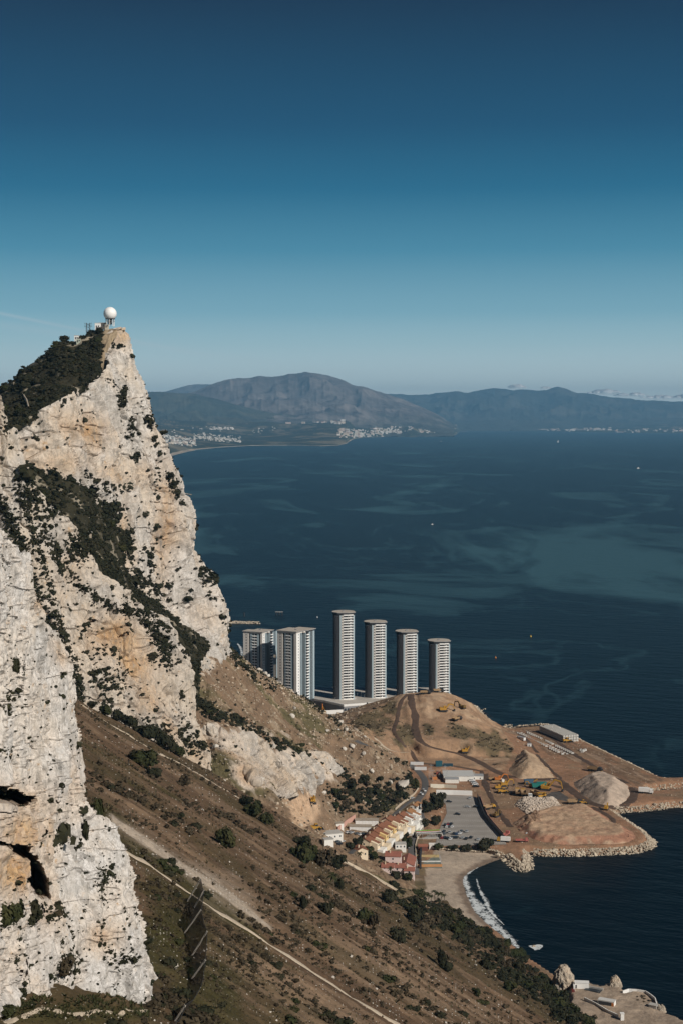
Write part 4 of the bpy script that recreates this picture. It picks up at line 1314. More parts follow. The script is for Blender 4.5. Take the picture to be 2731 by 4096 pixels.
# --- trees of the ridge top and gully
def wood(name, base, n, size, keep, label, label_i, group, n_ind):
    P, N, px, py = CLIFFS[base]
    w = keep(px, py, P)
    w = np.where((px > -40) & (px < 900), w, 0)
    idx = RNG.choice(len(P), n, replace=False, p=w / w.sum())
    s = size * np.exp(RNG.normal(0, 0.3, n))
    order = np.argsort(-s)
    for k in order[:n_ind]:
        i = idx[k]
        tree(P[i], s[k] * 2.0, s[k] * 1.7, label_i, group)
    rest = order[n_ind:]
    o = link(name, scatter_mesh(name, [leafy(s_, 40, 1, 2, 0.85, 0.26, 0.85) for s_ in range(6)], P[idx[rest]], np.stack([s[rest]] * 3, 1) * np.array((1.1, 1.1, 1.0)), RNG.uniform(0, 6.28, len(rest)), M_LEAF))
    tag(o, label, kind='stuff')
wood('ridge_wood', 'ridge_top', 2600, 2.0, lambda x, y, P: np.clip(0.5 + fbm(P / 14, 3), 0.02, 2) * smooth(415, 385, x) * (y < 1760) + 0.0,
     'dense dark scrub wood on the ridge top', 'dark evergreen tree on the wooded ridge below the radome', 'trees on the ridge top', 34)
wood('gully_wood', 'gully', 3400, 2.0, lambda x, y, P: np.clip(0.6 + 0.9 * fbm(P / 12, 3), 0.05, 2) * smooth(900, 700, x), 'dense dark scrub filling the gully between the cliffs',
     'dark evergreen tree in the gully between the two cliffs', 'trees in the gully', 24)

# --- the sand slope
vis = np.where((qx > -20) & (qx < 2560) & (qy > 2700) & (qy < 4120) & (YA.ravel() < np.interp(AA.ravel(), _ca, _cY) - 2) & (VA[:, 2] > 14))[0]
def on_slope(n, w=None):
    p = None if w is None else w[vis] / w[vis].sum()
    return RNG.choice(vis, n, replace=False, p=p)
PATH_PX = [(473, 3394), (576, 3454), (666, 3509), (751, 3563), (812, 3606), (912, 3668), (1021, 3738), (1129, 3808), (1212, 3859), (1300, 3920), (1359, 3959), (1481, 4035), (1600, 4105)]
notscree = smooth(0.9, 1.6, dS) * smooth(12, 26, seg_dist(qx, qy - 6, PATH_PX))
# keep things off the near buttress' footprint
near_m = np.where((qx < 640) & (VA[:, 1] < 320) & (qy < 4000), 0.0, 1.0)
clu = np.clip(0.15 + fbm(VA / 22.0, 3), 0, 1) * notscree * near_m + 0.02
idx = on_slope(3000, clu)
sz = 0.66 * np.exp(RNG.normal(0, 0.42, len(idx))) * (1 + 1.3 * np.clip(fbm(VA[idx] / 40 + 5, 2), 0, 1))
ordr = np.argsort(-sz * 100 / VA[idx, 1] * 3)
for k in ordr[:190]:
    shrub(VA[idx[k]], sz[k] * 2.3, sz[k] * 1.5, 'small dark shrub dotted over the brown gravel slope', 'shrubs dotted over the gravel slope', random.random() < 0.45)
rest = ordr[190:]
o = link('slope_scrub', scatter_mesh('slope_scrub', SMALL, VA[idx[rest]], np.stack([sz[rest] * 1.1] * 3, 1), RNG.uniform(0, 6.28, len(rest)), M_LEAF_B))
tag(o, 'low dry scrub scattered over the gravel slope', kind='stuff')
TUFT = []
for s_ in range(6):
    r_ = np.random.RandomState(200 + s_)
    V_, F_ = [], []
    for k in range(7):
        a = r_.uniform(0, 6.28); l_ = r_.uniform(0.5, 1.0)
        c_ = np.array((math.cos(a), math.sin(a), 0)); q_ = np.array((-c_[1], c_[0], 0)) * 0.28
        V_ += [c_ * 0.1 - q_, c_ * 0.1 + q_, c_ * l_ + np.array((0, 0, r_.uniform(0.4, 0.9)))]
        F_.append((3 * k, 3 * k + 1, 3 * k + 2))
    TUFT.append((np.array(V_), np.array(F_)))
M_TUFT = leaf_material('dry_grass', (0.05, 0.042, 0.02), (0.10, 0.08, 0.045), (0.07, 0.06, 0.034))
idx = on_slope(9000, (0.2 + np.clip(gr + 0.6 * np.clip(fbm(VA / 9.0, 3), -0.2, 1), 0, 2)) * notscree * near_m + 0.01)
o = link('slope_grass', scatter_mesh('slope_grass', TUFT, VA[idx], np.stack([0.42 * np.exp(RNG.normal(0, 0.4, len(idx)))] * 3, 1) * (VA[idx, 1] / 400.0)[:, None] ** 0.6, RNG.uniform(0, 6.28, len(idx)), M_TUFT))
tag(o, 'dry grass tufts on the gravel slope', kind='stuff')
M_STONE = plain('pale_stone', (0.50, 0.46, 0.41), 0.9, 0.1, 0.3, 1.0)
M_STONE2 = plain('tan_stone', (0.42, 0.345, 0.265), 0.9, 0.1, 0.35, 0.6)
STN = [stone(s) for s in range(8)]
idx = on_slope(5200, (0.15 + 1.2 * np.clip(fbm(VA / 14.0 + 40, 3), 0, 1) + 1.5 * smooth(1.6, 0.6, dS)) * near_m)
s = 0.15 * np.exp(RNG.normal(0, 0.45, len(idx))) * (VA[idx, 1] / 400.0) ** 0.7
o = link('slope_stones', scatter_mesh('slope_stones', STN, VA[idx], np.stack([s] * 3, 1), RNG.uniform(0, 6.28, len(idx)), M_STONE))
tag(o, 'loose pale stones on the gravel slope', kind='stuff')
STONE_ME = [mesh_np('boulder', *stone(20 + s, 2), M_STONE) for s in range(8)]
STONE_TAN = [mesh_np('tan_boulder', *stone(40 + s, 2), M_STONE2) for s in range(6)]
def boulder(p, s, label, group=None, tan=False, sink=0.25):
    o = link('boulder', random.choice(STONE_TAN if tan else STONE_ME), None, (p[0], p[1], p[2] + s * (0.5 - sink)), (random.uniform(-.3, .3), random.uniform(-.3, .3), random.uniform(0, 6.28)))
    o.scale = (s, s, s)
    return tag(o, label, 'boulder', group)
boulder(castA(697, 3882), 1.05, 'large white boulder alone in the grass left of the net fence')
boulder(castA(810, 3240), 0.8, 'pale boulder lying high on the brown slope above the scree tongue')
boulder(castA(1402, 3828), 0.9, 'white boulder just above the footpath on the lower slope')
boulder(castA(1488, 3932), 0.8, 'white boulder among shrubs above the footpath near the frame bottom')
# larger bushes and trees picked out on the slope (picture x, y of the foot, width, height in picture units)
BIG = [(585, 3075, 120, 90), (540, 3045, 80, 60), (630, 3115, 70, 60), (735, 3150, 60, 55), (1020, 3275, 90, 90), (985, 3235, 70, 60), (1060, 3300, 70, 55), (895, 3385, 95, 100), (1230, 3460, 100, 95), (1290, 3470, 110, 110), (1350, 3480, 70, 85), (1215, 3395, 80, 60), (1185, 3430, 60, 50),
       (1215, 3640, 60, 75), (1310, 3660, 60, 60), (1358, 3562, 45, 60), (1455, 3690, 75, 75), (1492, 3715, 65, 80), (1590, 3770, 65, 75), (1545, 3610, 75, 60), (1660, 3690, 100, 70), (1720, 3710, 90, 70), (1765, 3870, 65, 85), (1790, 3890, 60, 60), (1905, 3990, 50, 45), (1180, 3720, 45, 40), (690, 3455, 60, 40), (1660, 3625, 70, 55)]
lab = ['dark rounded tree', 'broad dark bush', 'dense evergreen bush', 'low spreading tree']
BIG.sort()
def ordinal(n):
    return '%d%s' % (n, 'th' if 10 <= n % 100 <= 20 else {1: 'st', 2: 'nd', 3: 'rd'}.get(n % 10, 'th'))
for i, (x, y, w, h) in enumerate(BIG):
    p = castA(x, y)
    if p is None: continue
    m = p.y / F
    tree(p, w * m, h * m, 'larger dark bush on the gravel slope, %s of those from the left' % ordinal(i + 1), 'larger trees and bushes on the gravel slope', i % 5 == 4)
# the belt of trees along the foot of the slope
BELT = [(1600, 3545), (1690, 3585), (1770, 3630), (1850, 3680), (1930, 3740), (2010, 3800), (2090, 3870), (2170, 3930), (2250, 3985), (2340, 4040), (2430, 4090), (2500, 4130)]
for i in range(80):
    t_ = random.uniform(0, len(BELT) - 1.001)
    k = int(t_); f_ = t_ - k
    x = BELT[k][0] * (1 - f_) + BELT[k + 1][0] * f_ + random.uniform(-14, 14)
    y = BELT[k][1] * (1 - f_) + BELT[k + 1][1] * f_ + random.uniform(0, 1) ** 1.5 * (75 + 60 * (t_ > 4)) + 12
    p = castA(x, y)
    if p is None or p.z < 8: continue
    w = random.uniform(4.5, 8.5)
    tree(p, w, w * random.uniform(0.7, 1.0), 'leafy tree in the dark belt along the foot of the slope', 'trees in the belt along the slope foot', random.random() < 0.28)
# bushes below the middle cliff and along the crest path
for i, (x, y, w, h) in enumerate([(370, 2825, 50, 40), (420, 2850, 60, 50), (470, 2880, 70, 60), (520, 2905, 80, 60), (560, 2925, 70, 50), (600, 2955, 90, 80), (650, 2985, 90, 90), (690, 3005, 70, 70), (715, 3020, 50, 50)]):
    p = castA(x, y + 6)
    if p is not None:
        tree(p, w * p.y / F, h * p.y / F, 'evergreen bush at the foot of the fluted buttress, %s from the left' % ordinal(i + 1), 'bushes at the foot of the fluted buttress')
# plants on the near buttress
for i, (x, y, w, h, lb) in enumerate([(20, 3720, 130, 150, 'large green bush at the left end of the cave ledge'), (75, 3700, 120, 140, 'large green bush in the middle of the cave ledge'), (140, 3705, 130, 150, 'large dark bush at the right end of the cave ledge'), (235, 3665, 70, 50, 'low brown bush on the ledge right of the caves'),
                                      (395, 3300, 75, 150, 'tall dark bush in the notch of the near cliff'), (420, 3360, 60, 90, 'dark bush just below the notch of the near cliff'), (350, 3360, 40, 110, 'narrow dark bush left of the notch of the near cliff'), (430, 3540, 70, 100, 'dark bush midway down the right side of the near cliff'), (265, 3900, 110, 120, 'dark brown bush low on the near cliff face'),
                                      (555, 3830, 50, 140, 'dark bush against the lower right edge of the near cliff'), (550, 3930, 60, 90, 'dark bush at the foot of the right edge of the near cliff'), (20, 2850, 70, 90, 'dark bush high on the near cliff at the frame edge'), (72, 2690, 55, 80, 'dark bush high on the near cliff face'), (100, 3990, 50, 60, 'green bush at the foot of the near cliff cleft'), (310, 4010, 60, 70, 'dark bush at the foot of the near cliff, centre'), (425, 4015, 60, 60, 'dark bush at the foot of the near cliff, right')]):
    p, n_ = on_cliff('near_cliff', x, y)
    tree(p + n_ * 0.5, w * p.y / F, h * p.y / F, lb, None, 'brown' in lb)
vfoot = np.where((qx > -20) & (qx < 600) & (qy > 3985) & (qy < 4075) & (VA[:, 1] < 300))[0]
if len(vfoot):
    idx = RNG.choice(vfoot, 700)
    o = link('ledge_grass', scatter_mesh('ledge_grass', TUFT, VA[idx], np.stack([0.45 * np.exp(RNG.normal(0, 0.4, 700))] * 3, 1), RNG.uniform(0, 6.28, 700), M_LEAF_G))
    tag(o, 'green grass along the foot of the near cliff', kind='stuff')
# --- scree hillside below the far cliff
visB = np.where((zone == 0) & (fx_ > 640) & (fx_ < 1720) & (fy_ > 2560) & (fy_ < 3480) & (VB[:, 1] > 930))[0]
def nearroad(P):
    d = np.full(len(P), 1e9)
    for k in ('coast_road', 'back_lane', 'track'):
        d = np.minimum(d, seg_dist(P[:, 0], P[:, 1], ROADS[k][0]))
    return d
VILL = in_poly(fx_, fy_, [(1290, 3350), (1420, 3255), (1510, 3280), (1640, 3170), (1720, 3160), (1720, 3520), (1500, 3520), (1380, 3430)])
okB = (nearroad(VB) > 6) & (~VILL)
bands = np.zeros(len(VB))
for (L, wd, am) in [([(735, 2700), (770, 2780), (850, 2860), (930, 2890), (1010, 2930), (1080, 2975), (1200, 3010), (1235, 3030)], 22, 3.5), ([(1280, 3035), (1340, 3070), (1390, 3110)], 18, 3), ([(920, 2590), (960, 2650), (1020, 2700), (1090, 2760)], 18, 2.5),
                    ([(1000, 2620), (1080, 2690), (1160, 2750), (1250, 2820), (1340, 2890), (1430, 2960), (1540, 3030), (1630, 3060)], 9, 1.5), ([(1330, 3170), (1440, 3190), (1540, 3200), (1600, 3180), (1640, 3120)], 32, 3.2), ([(1380, 3240), (1480, 3250), (1540, 3230)], 22, 3),
                    ([(860, 2990), (870, 3080), (930, 3080)], 14, 1.5), ([(820, 2820), (900, 2960), (960, 3010)], 14, 1.2)]:
    bands = np.maximum(bands, am * np.exp(-(seg_dist(fx_, fy_, L) / wd) ** 2))
wB = (0.10 + 0.5 * np.clip(fbm(VB / 16.0, 3), 0, 1) + 1.6 * bands) * okB * (1 - np.clip(rocky, 0, 0.8))
idx = RNG.choice(visB, 4600, replace=False, p=wB[visB] / wB[visB].sum())
sz = (0.72 + 0.6 * np.clip(bands[idx], 0, 2)) * np.exp(RNG.normal(0, 0.4, len(idx)))
ordr = np.argsort(-sz)
for k in ordr[:120]:
    shrub(VB[idx[k]], sz[k] * 1.8, sz[k] * 1.4, 'dark scrub bush on the rocky scree hillside', 'bushes on the scree hillside', random.random() < 0.15)
rest = ordr[120:]
o = link('hillside_scrub', scatter_mesh('hillside_scrub', SMALL, VB[idx[rest]], np.stack([sz[rest]] * 3, 1), RNG.uniform(0, 6.28, len(rest)), M_LEAF))
tag(o, 'dark low scrub over the scree hillside', kind='stuff')
wS = (0.25 + np.clip(fbm(VB / 20.0 + 9, 3), 0, 1) + 1.5 * np.exp(-(seg_dist(fx_, fy_, [(900, 2560), (1100, 2720), (1330, 2880), (1560, 3040)]) / 45) ** 2)) * okB
idx = RNG.choice(visB, 7500, replace=False, p=wS[visB] / wS[visB].sum())
sz = 0.72 * np.exp(RNG.normal(0, 0.5, len(idx)))
ordr = np.argsort(-sz)
for k in ordr[:60]:
    boulder(VB[idx[k]], sz[k], 'pale boulder strewn on the scree hillside below the cliff', 'boulders on the scree hillside', False)
rest = ordr[60:]
o = link('hillside_stones', scatter_mesh('hillside_stones', STN, VB[idx[rest]] + np.array((0, 0, 0.15)), np.stack([sz[rest]] * 3, 1), RNG.uniform(0, 6.28, len(rest)), M_STONE2))
tag(o, 'loose pale rocks over the scree hillside', kind='stuff')
for (x, y, s_, lb) in [(1605, 3145, 6.5, 'huge white rock slab beside the road bend above the village'), (1560, 3132, 3.2, 'white rock block left of the huge slab near the road bend'), (1090, 2990, 3.0, 'pale rock block at the head of the white outcrop')]:
    p = castB(x, y)
    boulder(p, s_, lb)
TREES_B = [(1405, 3175, 60, 75, 'round dark tree on the hillside above the garages'), (1458, 3130, 42, 40, 'small dark tree upslope of the round one above the garages'), (1655, 3155, 40, 50, 'dark bush beside the white rock slab at the bend'),
           (1740, 3240, 62, 80, 'large dark tree at the left end of the car park'), (1705, 3250, 45, 60, 'dark tree by the road left of the car park'), (1760, 3215, 45, 55, 'dark tree at the car park entrance'), (1735, 3300, 48, 50, 'dark tree between the road and the car park'), (1700, 3305, 36, 40, 'dark bush above the striped awnings'),
           (1940, 3408, 62, 62, 'single round dark tree at the seaward edge of the car park'), (1750, 3400, 42, 34, 'low bush at the left end of the beach wall'), (1808, 3402, 44, 26, 'low bush on the bank between beach and car park'), (1860, 3402, 60, 26, 'long low bush on the bank below the parked cars'),
           (1628, 3395, 50, 55, 'dark hedge tree between the road and the yellow houses'), (1615, 3360, 40, 40, 'dark hedge tree behind the terrace gardens'), (1432, 3385, 50, 45, 'green hedge tree beside the back lane'), (1405, 3400, 46, 40, 'green hedge tree at the lower end of the back lane'), (1470, 3425, 45, 50, 'dark garden tree at the end of the terrace'), (1490, 3440, 40, 42, 'dark garden tree above the pink house'),
           (1545, 3480, 45, 36, 'dark garden tree left of the pink house'), (1580, 3515, 50, 40, 'dark garden tree below the pink house'), (1630, 3525, 50, 40, 'dark garden tree at the road below the pink house')]
for (x, y, w, h, lb) in TREES_B:
    p = castB(x, y)
    if p is None: continue
    tree(p, w * p.y / F, h * p.y / F, lb, None)
for i in range(38):
    x, y = random.uniform(1330, 1600), 0
    y = 3185 + random.uniform(-45, 60) - 0.12 * (x - 1330)
    p = castB(x, y)
    if p is None or seg_dist(np.array([p.x]), np.array([p.y]), ROADS['back_lane'][0])[0] < 5 or seg_dist(np.array([p.x]), np.array([p.y]), ROADS['coast_road'][0])[0] < 6: continue
    w = random.uniform(4, 8)
    tree(p, w, w * 0.8, 'scrubby tree in the thicket above the village', 'thicket above the village', random.random() < 0.35)
# undergrowth filling the belt at the slope foot
bd = seg_dist(qx, qy, [(x, y + 40) for x, y in BELT])
vb_ = np.where((bd < 75) & (VA[:, 2] > 2) & (YA.ravel() < np.interp(AA.ravel(), _ca, _cY) - 1))[0]
wq = np.exp(-(bd[vb_] / 45) ** 2) * np.clip(0.35 + fbm(VA[vb_] / 14, 3), 0.05, 2)
idx = RNG.choice(vb_, 1500, p=wq / wq.sum())
sz = 1.5 * np.exp(RNG.normal(0, 0.4, 1500))
o = link('belt_undergrowth', scatter_mesh('belt_undergrowth', [leafy(s_, 40, 1, 2, 0.85, 0.26, 0.85) for s_ in range(6)], VA[idx], np.stack([sz, sz, 0.9 * sz], 1), RNG.uniform(0, 6.28, 1500), M_LEAF))
tag(o, 'dark undergrowth filling the belt along the slope foot', kind='stuff')
# rubble over the worked ground
vr = np.where(((zone == 1) | (zone == 2)) & (VB[:, 2] > 2) & inside.ravel())[0]
wr = np.clip(0.1 + fbm(VB[vr] / 12, 3), 0.01, 1)
idx = RNG.choice(vr, 4000, p=wr / wr.sum())
sz = 0.32 * np.exp(RNG.normal(0, 0.5, 4000))
okr = dC.ravel()[idx] > 1
for k_ in ('haul1', 'haul2', 'coast_road'):
    okr &= seg_dist(VB[idx, 0], VB[idx, 1], ROADS[k_][0]) > 4.5
idx, sz = idx[okr], sz[okr]
o = link('rubble', scatter_mesh('rubble', STN, VB[idx], np.stack([sz] * 3, 1), RNG.uniform(0, 6.28, len(idx)), M_STONE2))
tag(o, 'loose rubble over the spoil hill and reclaimed land', kind='stuff')
# scrub on the spoil mound
vm = np.where((zone == 1) & (al[:, 0] < 0.24) & (fy_ > 2780))[0]
idx = RNG.choice(vm, min(900, len(vm)), replace=False)
sz = 0.9 * np.exp(RNG.normal(0, 0.4, len(idx)))
o = link('mound_scrub', scatter_mesh('mound_scrub', SMALL, VB[idx], np.stack([sz, sz, 0.7 * sz], 1), RNG.uniform(0, 6.28, len(idx)), M_LEAF_B))
tag(o, 'dry brown scrub on the spoil mound', kind='stuff')
# ------------------------------------------------------------------ roads, car park, beach walls
M_ASPH = plain('asphalt', (0.105, 0.10, 0.098), 0.9, 0.2, 0.25, 0.5)
M_ASPH2 = plain('car_park_surface', (0.27, 0.248, 0.225), 0.9, 0.15, 0.2, 0.35)
M_MUD = plain('wet_haul_mud', (0.085, 0.055, 0.04), 0.85, 0.25, 0.35, 0.25)
M_PATH = plain('footpath_gravel', (0.44, 0.365, 0.28), 0.95, 0.1, 0.25, 1.2)
M_WHITE = plain('white_paint', (0.74, 0.73, 0.71), 0.6, 0.3, 0.07, 0.8)
M_LINE = plain('road_paint', (0.62, 0.61, 0.58), 0.8, 0.2, 0.3, 2.0)
M_CONC = plain('concrete', (0.40, 0.385, 0.36), 0.85, 0.15, 0.2, 0.5)
M_WALL = plain('stone_wall', (0.33, 0.28, 0.225), 0.9, 0.1, 0.35, 1.5)
M_DARK = plain('dark_metal', (0.035, 0.035, 0.038), 0.6, 0.3, 0.2)
M_STEEL = plain('grey_steel', (0.33, 0.335, 0.34), 0.5, 0.4, 0.15)
M_GLASS = glass_mat('dark_glass')
def ribbon(name, L, half, mat, zoff, label, wob=0.3, Zf=None, seed=1.0):
    L = resample([tuple(p) for p in L], 2.0)
    T = np.gradient(L[:, :2], axis=0)
    T /= np.linalg.norm(T, axis=1, keepdims=True) + 1e-9
    Nn = np.stack([-T[:, 1], T[:, 0]], 1)
    us = np.linspace(-1, 1, 7)
    wl = half + wob * n2(L[:, 0], L[:, 1], 6, 2, seed)
    P = L[:, None, :2] + Nn[:, None] * (us[None, :, None] * wl[:, None, None])
    Z = Zf(P[..., 0], P[..., 1]) + zoff
    V = np.concatenate([P, Z[..., None]], -1)
    V[:, 0, 2] -= 0.35; V[:, -1, 2] -= 0.35
    o = link(name, mesh_np(name, V.reshape(-1, 3), grid_faces(V.shape[0], 7), mat, True))
    return tag(o, label, kind='structure')
zBf = lambda X, Y: tri_interp(ZB, X, Y)
ribbon('haul_road', ROADS['haul1'][0], 4.0, M_MUD, 0.25, 'wide wet haul road down the spoil hill', 0.8, zBf)
ribbon('haul_road', ROADS['haul2'][0], 2.3, M_MUD, 0.25, 'narrow haul road round the spoil hill', 0.5, zBf, 3.0)
CRD = ribbon('coast_road', ROADS['coast_road'][0], 3.5, M_ASPH, 0.22, 'grey asphalt coast road through the village', 0.05, zBf)
ribbon('back_lane', ROADS['back_lane'][0], 2.1, M_ASPH, 0.22, 'narrow lane behind the yellow terrace', 0.05, zBf)
ribbon('dirt_track', ROADS['track'][0], 1.6, M_PATH, 0.2, 'pale dirt track below the spoil hill', 0.3, zBf)
for k, pts in enumerate([C3((60, 560), (110, 600), (280, 580), (480, 600), (620, 605), (720, 680), (830, 760), (960, 800), (1080, 795), (1160, 770), (1195, 720), (1190, 660)),
                         C3((330, 640), (420, 620), (600, 650), (720, 690)), C3((460, 410), (560, 520), (650, 600)), C3((200, 200), (330, 260), (420, 340), (470, 400)), C3((470, 230), (640, 330), (760, 420), (860, 480), (980, 560), (1150, 630)),
                         C3((60, 560), (70, 640), (120, 740), (180, 850), (270, 960)), C3((870, 810), (960, 850), (1040, 910), (980, 945), (820, 955)), C2((1220, 750), (1250, 830), (1300, 960), (1370, 1090), (1440, 1190))]):
    P = [castB(x, y) for x, y in pts]
    ribbon('haul_road', [tuple(p) for p in P if p], (5.0, 3.5, 2.2, 2.2, 3.2, 2.6, 3.0, 2.2)[k], M_MUD, 0.16 + 0.012 * k, 'wet brown haul track over the reclaimed land', 1.0, zBf, 5.0 + k)
zAf = zAm
PATH1 = [(473, 3394), (576, 3454), (666, 3509), (751, 3563), (812, 3606), (912, 3668), (1021, 3738), (1129, 3808), (1212, 3859), (1300, 3920), (1359, 3959), (1481, 4035), (1600, 4105)]
ribbon('footpath', [tuple(castA(*p)) for p in PATH1], 1.35, M_PATH, 0.5, 'pale footpath crossing the gravel slope', 0.15, zAf)
ribbon('footpath', [tuple(castA(*p)) for p in [(330, 2822), (394, 2866), (491, 2925), (606, 2997), (700, 3045), (776, 3088), (858, 3138), (975, 3203)]], 1.1, M_PATH, 0.35, 'pale footpath just below the slope crest', 0.4, zAf, 4.0)
ribbon('lower_road', [tuple(castA(*p)) for p in [(1360, 3440), (1417, 3464), (1480, 3502), (1557, 3552), (1634, 3592)]], 1.9, M_PATH, 0.4, 'walled lane along the slope above the beach', 0.1, zAf, 6.0)
ribbon('footpath', [tuple(castA(*p)) for p in [(-20, 4075), (60, 4068), (160, 4058), (300, 4056), (420, 4052), (560, 4045), (640, 4035)]], 0.4, M_PATH, 0.15, 'thin path along the foot of the near cliff', 0.05, zAf, 2.0)
# car park sheet with its bay lines
bm = bmesh.new()
f_ = bm.faces.new([bm.verts.new((x, y, 5.03)) for x, y in CARPARK])
bmesh.ops.triangulate(bm, faces=[f_])
bmesh.ops.recalc_face_normals(bm, faces=bm.faces[:])
me = bpy.data.meshes.new('car_park')
bm.to_mesh(me); bm.free()
me.materials.append(M_ASPH2)
CPK = tag(link('car_park', me), 'large pale grey car park beside the beach', kind='structure')
mb = MB()
p0, p1 = gz(1770, 3194, 5), gz(1900, 3196, 5)
for row in range(9):
    py = 3198 + 19.5 * row + row * row * 0.15
    for k in range(34):
        px = 1748 + 8.6 * k
        a = gz(px, py, 5.05); b_ = gz(px + 5.5, py + 8.5, 5.05)
        if in_poly(np.array([a[0], b_[0]]), np.array([a[1], b_[1]]), CARPARK).all():
            d_ = Vector((b_[0] - a[0], b_[1] - a[1], 0)).normalized() * 0.09
            n_ = Vector((-d_.y, d_.x, 0))
            z_ = 5.06
            mb.add([(a[0] - n_.x, a[1] - n_.y, z_), (b_[0] - n_.x, b_[1] - n_.y, z_), (b_[0] + n_.x, b_[1] + n_.y, z_), (a[0] + n_.x, a[1] + n_.y, z_)], [(3, 2, 1, 0)])
o = mb.build('bay_markings', M_LINE, CPK)
def wall_line(name, pts, th, h, mat, label, cat='wall', cap=None, base=0.6, drop=None):
    """a wall standing on points (x, y, z)"""
    mb = MB()
    P = [Vector(p) for p in pts]
    for k in range(len(P) - 1):
        a, b_ = P[k], P[k + 1]
        d_ = Vector((b_.x - a.x, b_.y - a.y, 0)).normalized()
        n_ = Vector((-d_.y, d_.x, 0)) * th / 2
        e = d_ * th * 0.5 * (k < len(P) - 2)
        v = [a - n_, b_ + e - n_, b_ + e + n_, a + n_]
        mb.add([(q.x, q.y, q.z - base) for q in v] + [(q.x, q.y, q.z + h) for q in v], [(3, 2, 1, 0), (4, 5, 6, 7), (0, 1, 5, 4), (1, 2, 6, 5), (2, 3, 7, 6), (3, 0, 4, 7)])
    o = mb.build(name, mat)
    return tag(o, label, cat)
B_ = lambda pts: [tuple(castB(x, y)) for x, y in pts]
wall_line('white_wall', B_(C2((868, 938), (1000, 940), (1150, 946))), 0.5, 4.2, M_WHITE, 'long white wall at the head of the car park')
wall_line('retaining_wall', B_(C2((1192, 962), (1215, 1040), (1250, 1120), (1320, 1205), (1398, 1290))), 0.6, 3.2, M_DARK, 'dark wall along the right side of the car park')
wall_line('site_fence', B_(C2((1210, 955), (1240, 1040), (1275, 1115), (1340, 1195), (1412, 1275))), 0.25, 1.6, plain('red_white_hoarding', (0.45, 0.25, 0.2), 0.7), 'reddish hoarding outside the dark car park wall', 'fence')
wall_line('block_wall', B_(C2((822, 880), (930, 884), (1030, 890))), 0.4, 3.0, plain('cream_block', (0.50, 0.46, 0.38), 0.85), 'cream block wall in front of the substation')
wall_line('roadside_wall', B_(C2((735, 885), (700, 935), (640, 985), (590, 1020), (548, 1060))), 0.5, 1.6, plain('sandy_wall', (0.48, 0.40, 0.31), 0.9), 'sandy wall on the hillside edge of the road')
wall_line('promenade_wall', B_(C2((772, 1170), (760, 1230), (720, 1290), (705, 1350), (712, 1430), (718, 1510))), 0.5, 1.2, plain('sandy_wall', (0.48, 0.40, 0.31), 0.9), 'low wall on the beach side of the village road')
wall_line('beach_wall', B_(C2((752, 1350), (745, 1430), (745, 1520))), 1.4, 2.4, M_DARK, 'dark sea wall at the left end of the beach')
wall_line('lane_wall', [tuple(castA(x, y)) for x, y in [(1385, 3449), (1440, 3478), (1510, 3524), (1570, 3560), (1634, 3598)]], 0.35, 1.3, plain('sandy_wall', (0.48, 0.40, 0.31), 0.9), 'low pale wall beside the lane above the beach')

# ------------------------------------------------------------------ residential towers
M_TWH = plain('tower_white', (0.80, 0.80, 0.79), 0.55, 0.3, 0.05, 0.6)
M_TCR = plain('tower_cream', (0.62, 0.585, 0.545), 0.6, 0.3, 0.05, 0.6)
M_TBL = plain('tower_blue', (0.34, 0.42, 0.465), 0.5, 0.35, 0.06, 0.6)
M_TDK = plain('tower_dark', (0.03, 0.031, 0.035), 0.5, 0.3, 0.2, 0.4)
M_TRF = plain('tower_roof', (0.42, 0.375, 0.325), 0.9, 0.1, 0.12, 0.3)
M_TFN = plain('tower_fin', (0.10, 0.10, 0.11), 0.6, 0.3, 0.1, 0.4)
M_TGR = plain('tower_grey', (0.24, 0.24, 0.25), 0.6, 0.3, 0.1, 0.4)
def inset(poly, d):
    c = np.mean(np.array(poly), 0)
    return [(c[0] + (p[0] - c[0]) * d, c[1] + (p[1] - c[1]) * d) for p in poly]
def arc(cx, cy, rx, ry, a0, a1, n):
    return [(cx + rx * math.cos(a), cy + ry * math.sin(a)) for a in np.radians(np.linspace(a0, a1, n))]
FH = 3.1
BAL_ME = {}
def balcony_meshes():
    # left bay: the parapet wraps round a slanting end, right bay is straight; floor slab, parapet, side fin
    mb = MB()
    mb.prism([(-2.4, -9.55), (-0.6, -11.35), (4.75, -11.0), (4.75, -8.6), (-2.4, -8.6)], 0.0, 0.22)
    for a, b_ in (((-2.4, -9.55), (-0.6, -11.35)), ((-0.6, -11.35), (4.75, -11.0))):
        mb.bar((a[0], a[1], 0.75), (b_[0], b_[1], 0.75), 0.16, 1.12)
    L = mb.mesh('balcony', M_TWH)
    mb = MB()
    mb.prism([(5.0, -10.98), (10.6, -10.2), (10.6, -8.2), (5.0, -8.6)], 0.0, 0.22)
    mb.bar((5.0, -10.98, 0.75), (10.6, -10.2, 0.75), 0.16, 1.12)
    R = mb.mesh('balcony', M_TWH)
    mb = MB()
    mb.box(0.2, 2.0, -8.78, -8.62, 0.1, 2.3)
    mb.box(3.4, 4.2, -8.78, -8.62, 0.1, 2.7)
    PL = mb.mesh('back_wall', M_TWH)
    mb = MB()
    mb.box(6.4, 8.4, -8.6, -8.42, 0.1, 2.3)
    mb.box(9.6, 10.5, -8.5, -8.3, 0.1, 2.7)
    PR = mb.mesh('back_wall', M_TWH)
    mb = MB()
    mb.box(-0.5, 0.5, -0.06, 0.06, -0.75, 0.75)
    W = mb.mesh('window', M_GLASS)
    return L, R, PL, PR, W
BL, BR, PL, PR, WN = balcony_meshes()
